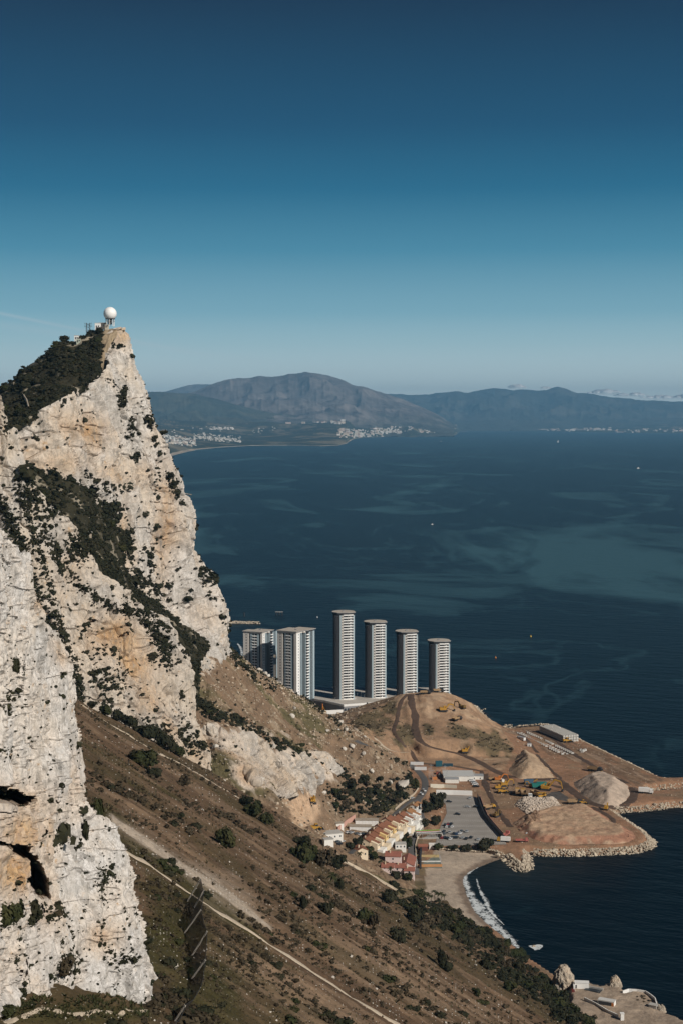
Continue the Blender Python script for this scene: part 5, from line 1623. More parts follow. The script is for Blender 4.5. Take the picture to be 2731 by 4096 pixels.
def round_tower(px, py_base, py_top, Yc, label):
    bx, by, bz = at(px, py_base, Yc)
    bz = 12.0
    top = at(px, py_top, Yc)[2]
    e = empty('tower_block', (bx, by, bz), 0.13, label, 'tower', 'round ended residential towers')
    n = int(round((top - bz - 4.5) / FH))
    H = n * FH
    # dark curved side, then the recessed front, the right flank and the back
    left = arc(-1.5, -1.0, 10.8, 9.6, 198, 243, 8)
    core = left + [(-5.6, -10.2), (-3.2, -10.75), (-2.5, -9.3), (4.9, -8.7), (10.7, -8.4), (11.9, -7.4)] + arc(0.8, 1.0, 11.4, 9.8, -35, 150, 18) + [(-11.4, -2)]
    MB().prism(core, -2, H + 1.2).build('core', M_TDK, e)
    # vertical fins on the dark side
    for k in range(1, len(left), 1):
        x, y = left[k]
        d_ = Vector((x + 1.5, y + 1.0, 0)).normalized()
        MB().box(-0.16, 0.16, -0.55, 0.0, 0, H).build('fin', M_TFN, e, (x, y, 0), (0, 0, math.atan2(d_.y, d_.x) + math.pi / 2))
    MB().prism([(-5.0, -10.5), (-3.1, -10.95), (-3.1, -10.7), (-4.9, -10.3)], 0, H + 0.6).build('corner_panel', M_TBL, e)
    MB().prism([(-3.1, -10.95), (-0.75, -11.15), (-2.3, -9.3), (-3.1, -10.7)], 0, H).build('window_bay', M_TCR, e)
    MB().prism([(10.6, -10.25), (12.0, -9.6), (12.3, -7.3), (10.6, -8.1)], 0, H + 0.3).build('corner_panel', M_TBL, e)
    MB().box(4.76, 4.99, -11.1, -8.6, 0, H + 0.2).build('party_wall', M_TCR, e)
    for k in range(n):
        z = k * FH
        link('balcony', BL, e, (0, 0, z)); link('balcony', BR, e, (0, 0, z))
        link('back_wall', PL, e, (0, 0, z)); link('back_wall', PR, e, (0, 0, z))
        link('window', WN, e, (-1.95, -11.1, z + 1.6), (0, 0, -0.06))
    mb = MB()
    mb.prism([(-2.4, -9.55), (-0.6, -11.4), (4.75, -11.1), (10.6, -10.3), (10.6, -8.2), (-2.4, -8.6)], H, H + 1.3)
    mb.build('top_parapet', M_TWH, e)
    roof = [(-13.2, -1.0), (-11.5, -6.0), (-7.5, -10.8), (-1.0, -11.8), (5, -12.2), (12.8, -9.0), (13.6, -6.5)] + arc(0.8, 1.5, 12.9, 11.2, -20, 165, 18)
    MB().prism(inset(roof, 0.93), H + 1.0, H + 3.0).build('top_storey', M_TDK, e)
    r = MB().prism(roof, H + 3.0, H + 3.7).build('roof_slab', M_TGR, e)
    MB().prism(inset(roof, 0.985), H + 3.7, H + 3.85).build('roof_deck', M_TRF, r)
    MB().box(-0.6, 1.6, -1.0, 0.6, H + 3.85, H + 5.0).build('roof_hatch', M_TGR, r)
    MB().prism(arc(0.8, -2, 14.2, 11.6, 150, 390, 26), -2.5, 0.35).build('plinth', M_TCR, e)
    return e
TW = [(1371, 2806, 2442, 1703, 'tallest of the four round ended towers, nearest the two square towers'), (1497, 2800, 2480, 1712, 'second tallest round ended tower, right of the tallest'),
      (1622, 2795, 2519, 1722, 'third round ended tower, half hidden by the spoil hill'), (1750, 2790, 2556, 1732, 'shortest round ended tower, rightmost over the spoil hill')]
for a in TW:
    round_tower(*a)
def square_tower(px_corner, py_top, Yc, rz, label, W=25.0, D=34.0, n=24):
    """x along the left face, towards the corner at the origin; y along the right face, away from it"""
    x, y, z = at(px_corner, py_top, Yc)
    FHs = 3.2
    H = n * FHs
    e = empty('tower_block', (x, y, z - H - 2.5), rz, label, 'tower', 'square residential towers')
    # local: left face is y=0 plane from x=-W..0 (normal -y), right face x=0 plane from y=0..D (normal +x)
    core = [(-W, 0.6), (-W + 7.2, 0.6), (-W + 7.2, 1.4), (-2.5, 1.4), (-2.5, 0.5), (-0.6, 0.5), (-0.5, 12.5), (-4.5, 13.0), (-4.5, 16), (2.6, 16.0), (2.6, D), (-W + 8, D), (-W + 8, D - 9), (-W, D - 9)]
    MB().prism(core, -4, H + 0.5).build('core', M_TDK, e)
    def panel(x0, x1, y0, y1, m, nm, z0=0, z1=None):
        MB().box(x0, x1, y0, y1, z0, (H if z1 is None else z1)).build(nm, m, e)
    panel(-W, -W + 7.2, 0.0, 0.6, M_TCR, 'wall_panel'); panel(-W + 8.8, -W + 11.2, 0.5, 1.4, M_TBL, 'pilaster'); panel(-W + 17.2, -W + 19.6, 0.5, 1.4, M_TBL, 'pilaster')
    panel(-W + 21.6, 0.0, 0.0, 0.5, M_TCR, 'wall_panel'); panel(-0.6, 0.0, 0.5, 7.5, M_TWH, 'wall_panel')
    for q in (8.6, 10.2, 11.6):
        panel(-0.6, -0.05, q, q + 0.7, M_TBL, 'fin')
    panel(-4.5, 2.6, 15.4, 16.0, M_TBL, 'side_panel'); panel(2.6, 3.0, 22.0, 24.6, M_TBL, 'fin'); panel(2.6, 3.0, 26.5, 27.5, M_TBL, 'fin'); panel(2.6, 3.0, 30, 34, M_TBL, 'wall_panel')
    bl = MB().box(-W + 11.2, -W + 17.2, -0.2, 1.4, 0, 0.2).box(-W + 11.2, -W + 17.2, -0.2, -0.05, 0.2, 1.25).mesh('balcony', M_TWH)
    bp = MB().box(-W + 13.2, -W + 14.0, 1.0, 1.38, 0.2, 3.0).mesh('pier', M_TWH)
    br = MB().box(2.6, 4.0, 16.2, 21.5, 0, 0.2).box(3.85, 4.0, 16.2, 21.5, 0.2, 1.3).box(2.6, 4.0, 16.1, 16.25, 0.2, 1.3).mesh('balcony', M_TWH)
    w1 = MB().box(-0.5, 0.5, -0.05, 0.05, -0.8, 0.8).mesh('window', M_GLASS)
    for k in range(n):
        zz = k * FHs
        link('balcony', bl, e, (0, 0, zz)); link('balcony', br, e, (0, 0, zz)); link('pier', bp, e, (0, 0, zz))
        link('window', w1, e, (-W + 3.9, -0.02, zz + 1.7)); link('window', w1, e, (0.02, 4.4, zz + 1.7), (0, 0, math.pi / 2))
    roof = [(-W - 0.9, -0.9), (0.6, -0.9), (0.9, 0.0), (0.9, 13), (3.4, 15.0), (4.6, 16), (4.6, D + 0.9), (-W + 7, D + 0.9), (-W + 7, D - 8), (-W - 0.9, D - 8)]
    MB().box(-W + 0.2, 0.0, 0.1, 12, H, H + 1.8).box(-W + 8.5, 2.4, 12, D - 0.2, H, H + 1.8).build('top_storey', M_TCR, e)
    r = MB().prism(roof, H + 1.8, H + 2.5).build('roof_slab', M_TGR, e)
    MB().prism(inset(roof, 0.99), H + 2.5, H + 2.65).build('roof_deck', M_TRF, r)
    MB().box(-10, -7.5, 12, 14, H + 2.65, H + 3.4).build('roof_hatch', M_TGR, r)
    MB().box(-W - 0.4, 0.6, -0.3, 12, -6, -0.1).build('plinth', M_CONC, e)
    return e
RZ = -math.atan2(0.5, 0.866)
square_tower(1186, 2527, 1650, RZ, 'larger square tower with a white front, nearer the camera', 25, 34, 24)
square_tower(1050, 2528, 1690, RZ + 0.14, 'smaller square tower half hidden behind the scree slope', 24, 22, 24)
# podium of the towers
POD = [gz(1150, 2800, 12)[:2], gz(1250, 2797, 12)[:2], gz(1300, 2805, 12)[:2], gz(1375, 2822, 12)[:2], gz(1480, 2814, 12)[:2], gz(1580, 2800, 12)[:2], gz(1720, 2790, 12)[:2], gz(1800, 2786, 12)[:2], (128, 1770), (-110, 1775), (-120, 1690)]
e = empty('podium', (0, 1720, 0), 0, 'pale concrete deck with a white parapet under the towers', 'podium')
loc = lambda P: [(p[0], p[1] - 1720) for p in P]
MB().prism(loc(POD), -3, 11.9).build('retaining_wall', M_TGR, e)
MB().prism(inset(loc(POD), 0.998), 11.9, 12.0).build('deck', plain('deck_paving', (0.43, 0.395, 0.355), 0.9, 0.1, 0.12, 0.2), e)
mb = MB()
for k in range(7):
    a, b_ = loc(POD)[k], loc(POD)[k + 1]
    mb.bar((a[0], a[1], 12.0), (b_[0], b_[1], 12.0), 0.9, 2.4)
mb.build('parapet', M_WHITE, e)
for k in range(9):
    a, b_ = loc(POD)[3], loc(POD)[4]
    t_ = (k + 0.5) / 9
    MB().box(-1.0, 1.0, -0.2, 0.2, 6.0, 8.6).build('opening', M_GLASS, e, (a[0] + (b_[0] - a[0]) * t_, a[1] + (b_[1] - a[1]) * t_ - 0.3, 0), (0, 0, math.atan2(b_[1] - a[1], b_[0] - a[0])))
LOWP = [gz(1215, 2842, 6)[:2], gz(1300, 2846, 6)[:2], gz(1378, 2842, 6)[:2], gz(1440, 2838, 6)[:2]]
mb = MB()
for k in range(3):
    mb.bar((LOWP[k][0], LOWP[k][1], 5.0), (LOWP[k + 1][0], LOWP[k + 1][1], 5.0), 1.2, 4.4)
tag(mb.build('curved_wall', M_WHITE), 'low white wall curving in front of the tower podium', 'wall')
# lamp posts on the deck
for k, (x, y) in enumerate([(1427, 2795), (1443, 2790), (1455, 2800), (1520, 2802), (1340, 2812), (1400, 2808)]):
    p = gz(x, y, 12)
    mb = MB().cyl((0, 0, 3), 0.09, 6, 6).box(-0.1, 1.2, -0.1, 0.1, 5.9, 6.05)
    tag(mb.build('lamp_post', M_STEEL, None, p), 'thin grey lamp post on the tower deck', 'lamp post', 'lamp posts on the tower deck')

# ------------------------------------------------------------------ summit: radome, masts, huts
M_RADOME = plain('radome_white', (0.80, 0.79, 0.78), 0.45, 0.3, 0.03, 0.3)
rx, ry, rz_ = at(442, 1298, 1298)
e = empty('radome', (rx, ry, rz_), 0, 'white radar dome on a steel frame at the summit', 'radome')
bm = bmesh.new()
bmesh.ops.create_uvsphere(bm, u_segments=40, v_segments=24, radius=5.65)
bmesh.ops.bisect_plane(bm, geom=bm.verts[:] + bm.edges[:] + bm.faces[:], plane_co=(0, 0, -4.3), plane_no=(0, 0, -1), clear_outer=True)
bmesh.ops.contextual_create(bm, geom=[q for q in bm.edges if q.is_boundary])
bm.normal_update()
me = bpy.data.meshes.new('dome'); bm.to_mesh(me); bm.free(); me.materials.append(M_RADOME)
for p_ in me.polygons: p_.use_smooth = len(p_.vertices) < 6
link('dome', me, e, (0, 0, 9.3))
MB().cyl((0, 0, 4.8), 4.2, 0.5, 24).build('deck', M_DARK, e)
MB().cyl((0, 0, 2.4), 1.6, 4.6, 12).build('stem', M_DARK, e)
mb = MB()
for k in range(8):
    a = k * math.pi / 4
    MB().bar((3.7 * math.cos(a), 3.7 * math.sin(a), -1.5), (3.7 * math.cos(a), 3.7 * math.sin(a), 4.6), 0.35).build('leg', M_WHITE, e)
    b2 = a + math.pi / 4
    mb.bar((3.7 * math.cos(a), 3.7 * math.sin(a), 0.2), (3.7 * math.cos(b2), 3.7 * math.sin(b2), 3.0), 0.18)
    mb.bar((3.7 * math.cos(a), 3.7 * math.sin(a), 3.0), (3.7 * math.cos(b2), 3.7 * math.sin(b2), 3.0), 0.22)
mb.build('bracing', M_STEEL, e)
MB().cyl((0, 0, 3.0), 3.9, 0.25, 16).build('walkway', M_STEEL, e)
def hut(name, px, py, Y, w, d, h, mat, label, roofm=None, rz=0.0, door=True):
    p = at(px, py, Y)
    e = empty(name, p, rz, label, 'building')
    MB().box(-w / 2, w / 2, -d / 2, d / 2, -2.0, h).build('wall', mat, e)
    MB().box(-w / 2 - 0.2, w / 2 + 0.2, -d / 2 - 0.2, d / 2 + 0.2, h, h + 0.25).build('roof', roofm or M_CONC, e)
    if door:
        MB().box(-w * 0.3, -w * 0.3 + 0.9, -d / 2 - 0.04, -d / 2 + 0.05, 0, 2.0).build('door', M_DARK, e)
        MB().box(w * 0.1, w * 0.1 + 1.0, -d / 2 - 0.04, -d / 2 + 0.05, 1.0, 2.0).build('window', M_GLASS, e)
    return e
hut('summit_hut', 393, 1312, 1292, 4.5, 5, 4.0, M_WHITE, 'white block hut left of the radome')
hut('summit_building', 412, 1309, 1300, 6, 5, 3.6, plain('dark_render', (0.10, 0.095, 0.09), 0.8), 'dark low building between the white hut and the radome')
hut('summit_store', 429, 1311, 1290, 3.0, 3, 2.6, plain('cream_render', (0.5, 0.45, 0.37), 0.8), 'small cream store under the radome frame')
hut('ridge_hut', 308, 1358, 1284, 3.4, 4, 3.2, M_WHITE, 'white hut among trees on the ridge left of the summit')
hut('ridge_annex', 316, 1370, 1278, 3.4, 3, 3.0, plain('pale_green_render', (0.42, 0.45, 0.38), 0.8), 'pale green annex below the white ridge hut')
p = at(354, 1327, 1293)
e = empty('lattice_mast', p, 0, 'short dark lattice mast on the ridge left of the summit', 'mast')
for sx in (-1.5, 1.5):
    for sy in (-1.5, 1.5):
        MB().bar((sx, sy, -1.5), (sx, sy, 7.5), 0.22).build('leg', M_DARK, e)
mb = MB()
for z0 in (0.0, 2.4, 4.8):
    for s in (-1.5, 1.5):
        mb.bar((-1.5, s, z0), (1.5, s, z0 + 2.4), 0.14).bar((1.5, s, z0), (-1.5, s, z0 + 2.4), 0.14).bar((s, -1.5, z0), (s, 1.5, z0 + 2.4), 0.14)
mb.build('bracing', M_DARK, e)
mb = MB()
for z0 in (4.6, 6.8):
    mb.bar((-3.2, 0, z0), (3.2, 0, z0), 0.16)
    for s in (-3.0, -1.6, 1.6, 3.0):
        mb.bar((s, 0, z0 - 0.6), (s, 0, z0 + 1.0), 0.14)
mb.build('antenna_arm', M_DARK, e)
# walled steps climbing through the ridge wood
tag(wall_line('stepped_wall', [on_cliff('ridge_top', x, y)[0] + Vector((0, -0.6, 0.6)) for x, y in [(57, 1545), (75, 1562), (95, 1590), (108, 1615), (118, 1640)]], 0.8, 2.6, M_WALL, 'old stone wall climbing through the dark ridge wood'), None)
p, n_ = on_cliff('gully', 350, 2138)
e = empty('bunker', p + Vector((0, 0, 1.0)), 0.3, 'small flat roofed stone bunker among the gully scrub', 'bunker')
MB().box(-3, 3, -2, 2, -3, 0.8).build('wall', M_WALL, e)
MB().box(-3.6, 3.6, -2.4, 2.4, 0.8, 1.2).build('roof', M_CONC, e)
# ------------------------------------------------------------------ village
M_TILE = plain('terracotta_tiles', (0.22, 0.098, 0.06), 0.85, 0.15, 0.28, 1.6)
M_TILE2 = plain('red_tiles', (0.27, 0.11, 0.08), 0.85, 0.15, 0.22, 1.6)
M_TILE3 = plain('orange_tiles', (0.30, 0.155, 0.075), 0.85, 0.15, 0.25, 1.6)
M_YEL = plain('yellow_render', (0.66, 0.47, 0.22), 0.8, 0.15, 0.08, 0.7)
M_CRM = plain('cream_render_wall', (0.68, 0.57, 0.42), 0.8, 0.15, 0.08, 0.7)
M_PNK = plain('pink_render', (0.66, 0.53, 0.50), 0.8, 0.15, 0.07, 0.7)
M_WHR = plain('white_render', (0.72, 0.70, 0.66), 0.8, 0.15, 0.07, 0.7)
WIN_ME = MB().box(-0.5, 0.5, -0.05, 0.05, -0.6, 0.6).mesh('window', M_GLASS)
DOOR_ME = MB().box(-0.5, 0.5, -0.05, 0.05, 0, 2.1).mesh('door', plain('brown_door', (0.12, 0.07, 0.04), 0.6))
def gable(mb, x0, x1, y0, y1, z, rise, over=0.4, axis='x', th=0.25):
    """two roof planes with thickness; axis: direction of the ridge"""
    if axis == 'x':
        ym = (y0 + y1) / 2
        prof = [(y0 - over, z - over * rise / (ym - y0)), (ym, z + rise), (y1 + over, z - over * rise / (ym - y0)), (y1 + over, z - over * rise / (ym - y0) + th), (ym, z + rise + th), (y0 - over, z - over * rise / (ym - y0) + th)]
        v = [(x0 - over, p[0], p[1]) for p in prof] + [(x1 + over, p[0], p[1]) for p in prof]
        n = 6
        mb.add(v, [(0, 1, 4, 5), (1, 2, 3, 4), (n + 5, n + 4, n + 1, n), (n + 4, n + 3, n + 2, n + 1)] + [(i, n + i, n + (i + 1) % n, (i + 1) % n) for i in range(n)])
    else:
        t_ = MB()
        gable(t_, y0, y1, x0, x1, z, rise, over, 'x', th)
        mb.add([(p[1], p[0], p[2]) for p in t_.v], [tuple(reversed(q)) for q in t_.f])
def tile_roof(e, x0, x1, y0, y1, z, rise, mat, axis='x', chim=True):
    mb = MB()
    gable(mb, x0, x1, y0, y1, z, rise, 0.4, axis)
    r = mb.build('roof', mat, e)
    if chim:
        MB().box(x0 * 0.4 - 0.35, x0 * 0.4 + 0.35, y0 * 0.3 - 0.35, y0 * 0.3 + 0.35, z, z + rise + 1.3).build('chimney', M_CRM, r)
    return r
def gable_wall(e, x0, x1, y0, y1, h, rise, mat, axis='x', base=3.0):
    mb = MB()
    if axis == 'x':
        ym = (y0 + y1) / 2
        prof = [(y0, -base), (y1, -base), (y1, h), (ym, h + rise), (y0, h)]
        n = 5
        mb.add([(x0, p[0], p[1]) for p in prof] + [(x1, p[0], p[1]) for p in prof], [tuple(reversed(range(n))), tuple(range(n, 2 * n))] + [(i, (i + 1) % n, n + (i + 1) % n, n + i) for i in range(n)])
    else:
        xm = (x0 + x1) / 2
        prof = [(x0, -base), (x1, -base), (x1, h), (xm, h + rise), (x0, h)]
        n = 5
        mb.add([(p[0], y0, p[1]) for p in prof] + [(p[0], y1, p[1]) for p in prof], [tuple(range(n)), tuple(reversed(range(n, 2 * n)))] + [(i, n + i, n + (i + 1) % n, (i + 1) % n) for i in range(n)])
    return mb.build('wall', mat, e)
def windows(e, face, x0, x1, y0, y1, h, n, floors=2):
    for f in range(floors):
        for k in range(n):
            t_ = (k + 0.5) / n
            z = 1.5 + f * 2.9
            if z > h: break
            if face == 'front': link('window', WIN_ME, e, (x0 + (x1 - x0) * t_, y0 - 0.03, z))
            elif face == 'right': link('window', WIN_ME, e, (x1 + 0.03, y0 + (y1 - y0) * t_, z), (0, 0, math.pi / 2))
# the terrace: units step up along the lane
W0 = Vector(castB(1462, 3392)); W1 = Vector(castB(1640, 3262))
ud = Vector((W1.x - W0.x, W1.y - W0.y, 0)); LT = ud.length; ud.normalize()
ang = math.atan2(ud.y, ud.x) - math.pi / 2            # local +y runs along the row, local +x towards the road
NU = 11
names = ['nearest', 'second', 'third', 'fourth', 'fifth', 'sixth', 'seventh', 'eighth', 'ninth', 'tenth', 'farthest']
vd = Vector((ud.y, -ud.x, 0))
wl = LT / NU
for k in range(NU):
    c = W0 + ud * (wl * (k + 0.5)) + vd * (0.5 + (1.0 if k > 7 else 0.0))
    z = zBf(np.array([c.x]), np.array([c.y]))[0]
    z = max(z, 9.0 + 0.0 * k)
    wm = [M_CRM, M_CRM, M_YEL, M_CRM, M_YEL, M_CRM, M_CRM, M_CRM, M_WHR, M_WHR, M_WHR][k]
    rm = [M_TILE] * 8 + [M_TILE, M_TILE3, M_TILE3]
    lb = '%s house of the stepped terrace from the camera, %s walls under %s roof tiles' % (names[k], {'cream_render_wall': 'cream', 'yellow_render': 'yellow', 'white_render': 'white'}[wm.name], 'orange' if k > 8 else 'terracotta')
    e = empty('terraced_house', (c.x, c.y, z - 0.3), ang, lb, 'house', 'stepped terrace in the village')
    h = 5.6 + 0.25 * (k % 2)
    a = wl / 2 - 0.05
    gable_wall(e, -5.5, 3.0, -a, a, h, 2.0, wm, 'y')
    tile_roof(e, -5.5, 3.0, -a, a, h, 2.0, rm[k], 'y')
    # lower front wing with a leaning roof
    mb = MB()
    mb.sideprism([(3.0, -3), (8.2, -3), (8.2, 4.2), (3.0, 6.0)], -a + 0.6, a - 3.4)
    mb.build('front_wing', wm, e)
    mb = MB()
    mb.sideprism([(2.9, 6.05), (8.6, 4.1), (8.6, 4.35), (2.9, 6.3)], -a + 3.0, a - 3.2)
    mb.build('wing_roof', rm[k], e)
    link('window', WIN_ME, e, (8.24, 0.2, 2.6), (0, 0, math.pi / 2)); link('window', WIN_ME, e, (8.24, -1.6, 2.6), (0, 0, math.pi / 2))
    link('window', WIN_ME, e, (-2.0, -a - 0.03, 3.6)); link('door', DOOR_ME, e, (-5.54, 0, 0), (0, 0, math.pi / 2))
    MB().box(8.2, 12.6, -a + 0.2, a - 0.2, -4, 0.2).build('terrace_wall', wm if k % 2 else M_WHR, e)
def house(name, px, py, w, d, h, rise, rz, wm, rm, label, axis='x', nf=3, nr=2, fl=2, chim=True, cat='house', cast=castB, flat=False):
    p = cast(px, py)
    e = empty(name, (p.x, p.y, p.z), rz, label, cat)
    if flat:
        MB().box(-w / 2, w / 2, -d / 2, d / 2, -3, h).build('wall', wm, e)
        MB().box(-w / 2 - 0.25, w / 2 + 0.25, -d / 2 - 0.25, d / 2 + 0.25, h, h + 0.35).build('roof', rm, e)
    else:
        gable_wall(e, -w / 2, w / 2, -d / 2, d / 2, h, rise, wm, axis)
        tile_roof(e, -w / 2, w / 2, -d / 2, d / 2, h, rise, rm, axis, chim)
    if nf: windows(e, 'front', -w / 2, w / 2, -d / 2, d / 2, h, nf, fl)
    if nr: windows(e, 'right', -w / 2, w / 2, -d / 2, d / 2, h, nr, fl)
    return e
house('villa', 1628, 3478, 11, 22, 6.0, 2.6, -0.12, M_PNK, M_TILE2, 'largest pink villa with a long red roof beside the road', 'y', 3, 4)
house('villa', 1572, 3452, 11, 10, 6.2, 2.2, -0.12, M_PNK, M_TILE2, 'pink villa with one square window left of the largest villa', 'x', 1, 2)
house('villa', 1600, 3496, 8, 9, 5.6, 1.8, -0.1, M_PNK, M_TILE2, 'middle pink villa wing below the long red roof', 'x', 2, 1)
house('villa', 1550, 3490, 8, 9, 4.6, 1.8, -0.1, M_PNK, M_TILE2, 'lowest pink villa behind the garden trees', 'x', 2, 1)
house('villa', 1636, 3508, 7, 7, 5.4, 1.6, -0.1, M_PNK, M_TILE2, 'narrow pink villa wing nearest the beach road', 'x', 1, 1)
house('cottage', 1440, 3418, 8, 9, 4.0, 1.8, 0.3, M_CRM, M_TILE, 'small cream cottage below the near end of the terrace', 'y', 2, 1, 1)
house('white_house', 1645, 3330, 7, 16, 7.5, 0, ang, M_WHR, M_WHR, 'white flat roofed block on the road side of the terrace', 'y', 2, 4, 2, False, 'building', castB, True)
house('white_house', 1655, 3285, 7, 18, 7.0, 0, ang + 0.05, M_WHR, M_WHR, 'tall white flat roofed block midway along the road', 'y', 2, 5, 2, False, 'building', castB, True)
house('white_house', 1660, 3245, 6, 12, 5.5, 1.2, ang, M_WHR, M_TILE3, 'white house with an orange terrace at the road fork', 'y', 2, 3, 2)
house('white_house', 1600, 3390, 8, 6, 3.2, 0, 0.05, M_WHR, M_CONC, 'low white pavilion in the terrace gardens', 'x', 3, 1, 1, False, 'building', castB, True)
# garages: two rows with white doors
M_GDOOR = plain('garage_door', (0.74, 0.73, 0.72), 0.5, 0.3, 0.04)
M_GROOF = plain('garage_roof', (0.33, 0.28, 0.225), 0.9, 0.1, 0.25, 0.8)
for r_, (x0, y0, x1, y1, lb) in enumerate([(1420, 3298, 1512, 3311, 'rear row of lock up garages with white doors'), (1396, 3322, 1482, 3334, 'front row of lock up garages with white doors')]):
    a, b_ = castB(x0, y0), castB(x1, y1)
    zz = max(a.z, b_.z)
    d_ = Vector((b_.x - a.x, b_.y - a.y, 0)); L_ = d_.length
    e = empty('garage_row', (a.x, a.y, zz), math.atan2(d_.y, d_.x), lb, 'garage')
    MB().box(0, L_, 0, 6, -3, 2.9).build('wall', M_WHR, e)
    MB().box(-0.3, L_ + 0.3, -0.35, 6.3, 2.9, 3.2).build('roof', M_GROOF, e)
    n = 7
    for k in range(n):
        MB().box(0.25, L_ / n - 0.25, -0.08, 0.02, 0.05, 2.5).build('garage_door', M_GDOOR, e, (k * L_ / n, 0, 0))
wall_line('garden_wall', B_([(1352, 3325), (1385, 3300), (1420, 3275)]), 0.6, 3.2, plain('pink_wall', (0.52, 0.30, 0.24), 0.85), 'pinkish wall climbing left of the garages')
house('workshop', 1322, 3352, 16, 9, 3.6, 0, 0.35, M_WHR, M_CONC, 'white flat roofed workshop at the end of the lane', 'x', 4, 2, 1, False, 'building', castB, True)
house('shed', 1355, 3312, 6, 5, 3.8, 0, 0.35, M_WHR, M_GROOF, 'small white shed between workshop and garages', 'x', 1, 1, 1, False, 'shed', castB, True)
house('shed', 1312, 3372, 6, 4, 2.5, 0, 0.35, M_WHR, M_CONC, 'low white shed below the workshop', 'x', 0, 0, 1, False, 'shed', castB, True)
# beach bar with striped awnings, courts
e0 = castB(1712, 3345)
e = empty('beach_bar', e0, 0.10, 'open beach bar with green, red and white awning strips', 'bar')
MB().box(-10, 10, 5, 5.4, -1, 3.4).box(-10, -9.6, -7, 5, -1, 3.2).box(9.6, 10, -7, 5, -1, 3.2).build('wall', M_WHR, e)
MB().box(-10, 10, -7, 5.4, -1, 0.15).build('floor', M_CONC, e)
for k, (c, nm) in enumerate([((0.16, 0.55, 0.06), 'green'), ((0.55, 0.14, 0.12), 'red'), ((0.60, 0.60, 0.62), 'white'), ((0.05, 0.05, 0.06), 'black'), ((0.60, 0.58, 0.54), 'pale')]):
    MB().box(-9.5, 9.5, 3.6 - k * 2.4, 4.9 - k * 2.4, 3.45, 3.55).build('awning', plain('awning_' + nm, c, 0.7), e)
mb = MB()
for k in range(6):
    mb.bar((-9.6 + k * 3.84, -7, 0), (-9.6 + k * 3.84, -7, 3.4), 0.18).bar((-9.6 + k * 3.84, -7, 3.4), (-9.6 + k * 3.84, 5, 3.4), 0.12)
mb.build('frame', M_STEEL, e)
p = castB(1712, 3450)
e = empty('sports_court', p, 0.03, 'glass walled sports court with orange ends beside the beach', 'court')
M_ORG = plain('orange_panel', (0.46, 0.235, 0.10), 0.7)
MB().box(-9, 9, -12, 12, -1.5, 0.25).build('floor', plain('court_green', (0.16, 0.18, 0.16), 0.8), e)
for s in (-12, 12):
    MB().box(-9, 9, s - 0.25, s + 0.25, 0.25, 2.2).build('end_panel', M_ORG if s < 0 else plain('yellow_panel', (0.42, 0.32, 0.16), 0.7), e)
mb = MB()
for k in range(7):
    for s in (-9, 9):
        mb.bar((s, -12 + 4 * k, 0.2), (s, -12 + 4 * k, 4.0), 0.15)
for s in (-9, 9):
    mb.bar((s, -12, 4.0), (s, 12, 4.0), 0.12)
mb.build('frame', M_STEEL, e)
MB().box(-9, 9, -0.06, 0.06, 0.25, 1.2).build('net', M_LINE, e)
house('kiosk', 1690, 3398, 7, 6, 3.0, 0, 0.0, plain('red_brown_wall', (0.16, 0.06, 0.045), 0.8), plain('red_roof', (0.36, 0.14, 0.09), 0.8), 'dark red kiosk at the head of the sports court', 'x', 0, 0, 1, False, 'kiosk', castB, True)
house('kiosk', 1730, 3390, 6, 4, 2.6, 0, 0.0, M_WHR, M_WHR, 'white kiosk between the court and the car park ramp', 'x', 1, 0, 1, False, 'kiosk', castB, True)
# substation yard
house('warehouse', 1830, 3118, 27, 22, 5.5, 0, -0.02, M_WHR, plain('sheet_roof', (0.50, 0.50, 0.49), 0.6, 0.3, 0.05, 0.3), 'large white warehouse with a pale flat sheet roof', 'x', 1, 0, 1, False, 'warehouse', castB, True)
house('warehouse', 1805, 3130, 12, 8, 3.8, 0, -0.02, M_WHR, M_STEEL, 'low white annex at the front of the warehouse', 'x', 0, 0, 1, False, 'warehouse', castB, True)
house('shed', 1873, 3108, 11, 9, 3.5, 0, -0.03, M_WHR, plain('buff_roof', (0.40, 0.34, 0.26), 0.8), 'white shed with a buff roof right of the warehouse', 'x', 1, 1, 1, False, 'shed', castB, True)
house('shed', 1906, 3116, 11, 8, 3.6, 0, -0.05, M_WHR, M_STEEL, 'white shed with a grey roof at the yard corner', 'x', 2, 1, 1, False, 'shed', castB, True)
M_CT = plain('container_white', (0.62, 0.62, 0.62), 0.5)
def container(px, py, rz, mat, label, L_=12.2, W_=2.5, H_=2.7):
    p = castB(px, py)
    e = empty('container', p, rz, label, 'container')
    mb = MB().box(-L_ / 2, L_ / 2, -W_ / 2, W_ / 2, 0.1, H_)
    for k in range(int(L_ / 0.6)):
        x = -L_ / 2 + 0.3 + k * 0.6
        mb.box(x - 0.12, x + 0.12, -W_ / 2 - 0.05, -W_ / 2, 0.25, H_ - 0.15)
    mb.build('body', mat, e)
    MB().box(L_ / 2, L_ / 2 + 0.06, -W_ / 2 + 0.1, W_ / 2 - 0.1, 0.2, H_ - 0.1).build('door', M_STEEL, e)
container(1666, 3060, -0.05, M_CT, 'rear white container cabin beside the road bend')
container(1680, 3080, -0.03, M_CT, 'front white container cabin beside the road bend', 11)
container(1753, 3066, 0.15, plain('container_teal', (0.02, 0.09, 0.12), 0.5), 'dark teal site container behind the substation', 6.1, 2.5, 5.2)
container(1790, 3066, -0.05, plain('container_blue', (0.025, 0.07, 0.10), 0.5), 'long dark blue container behind the substation', 9)
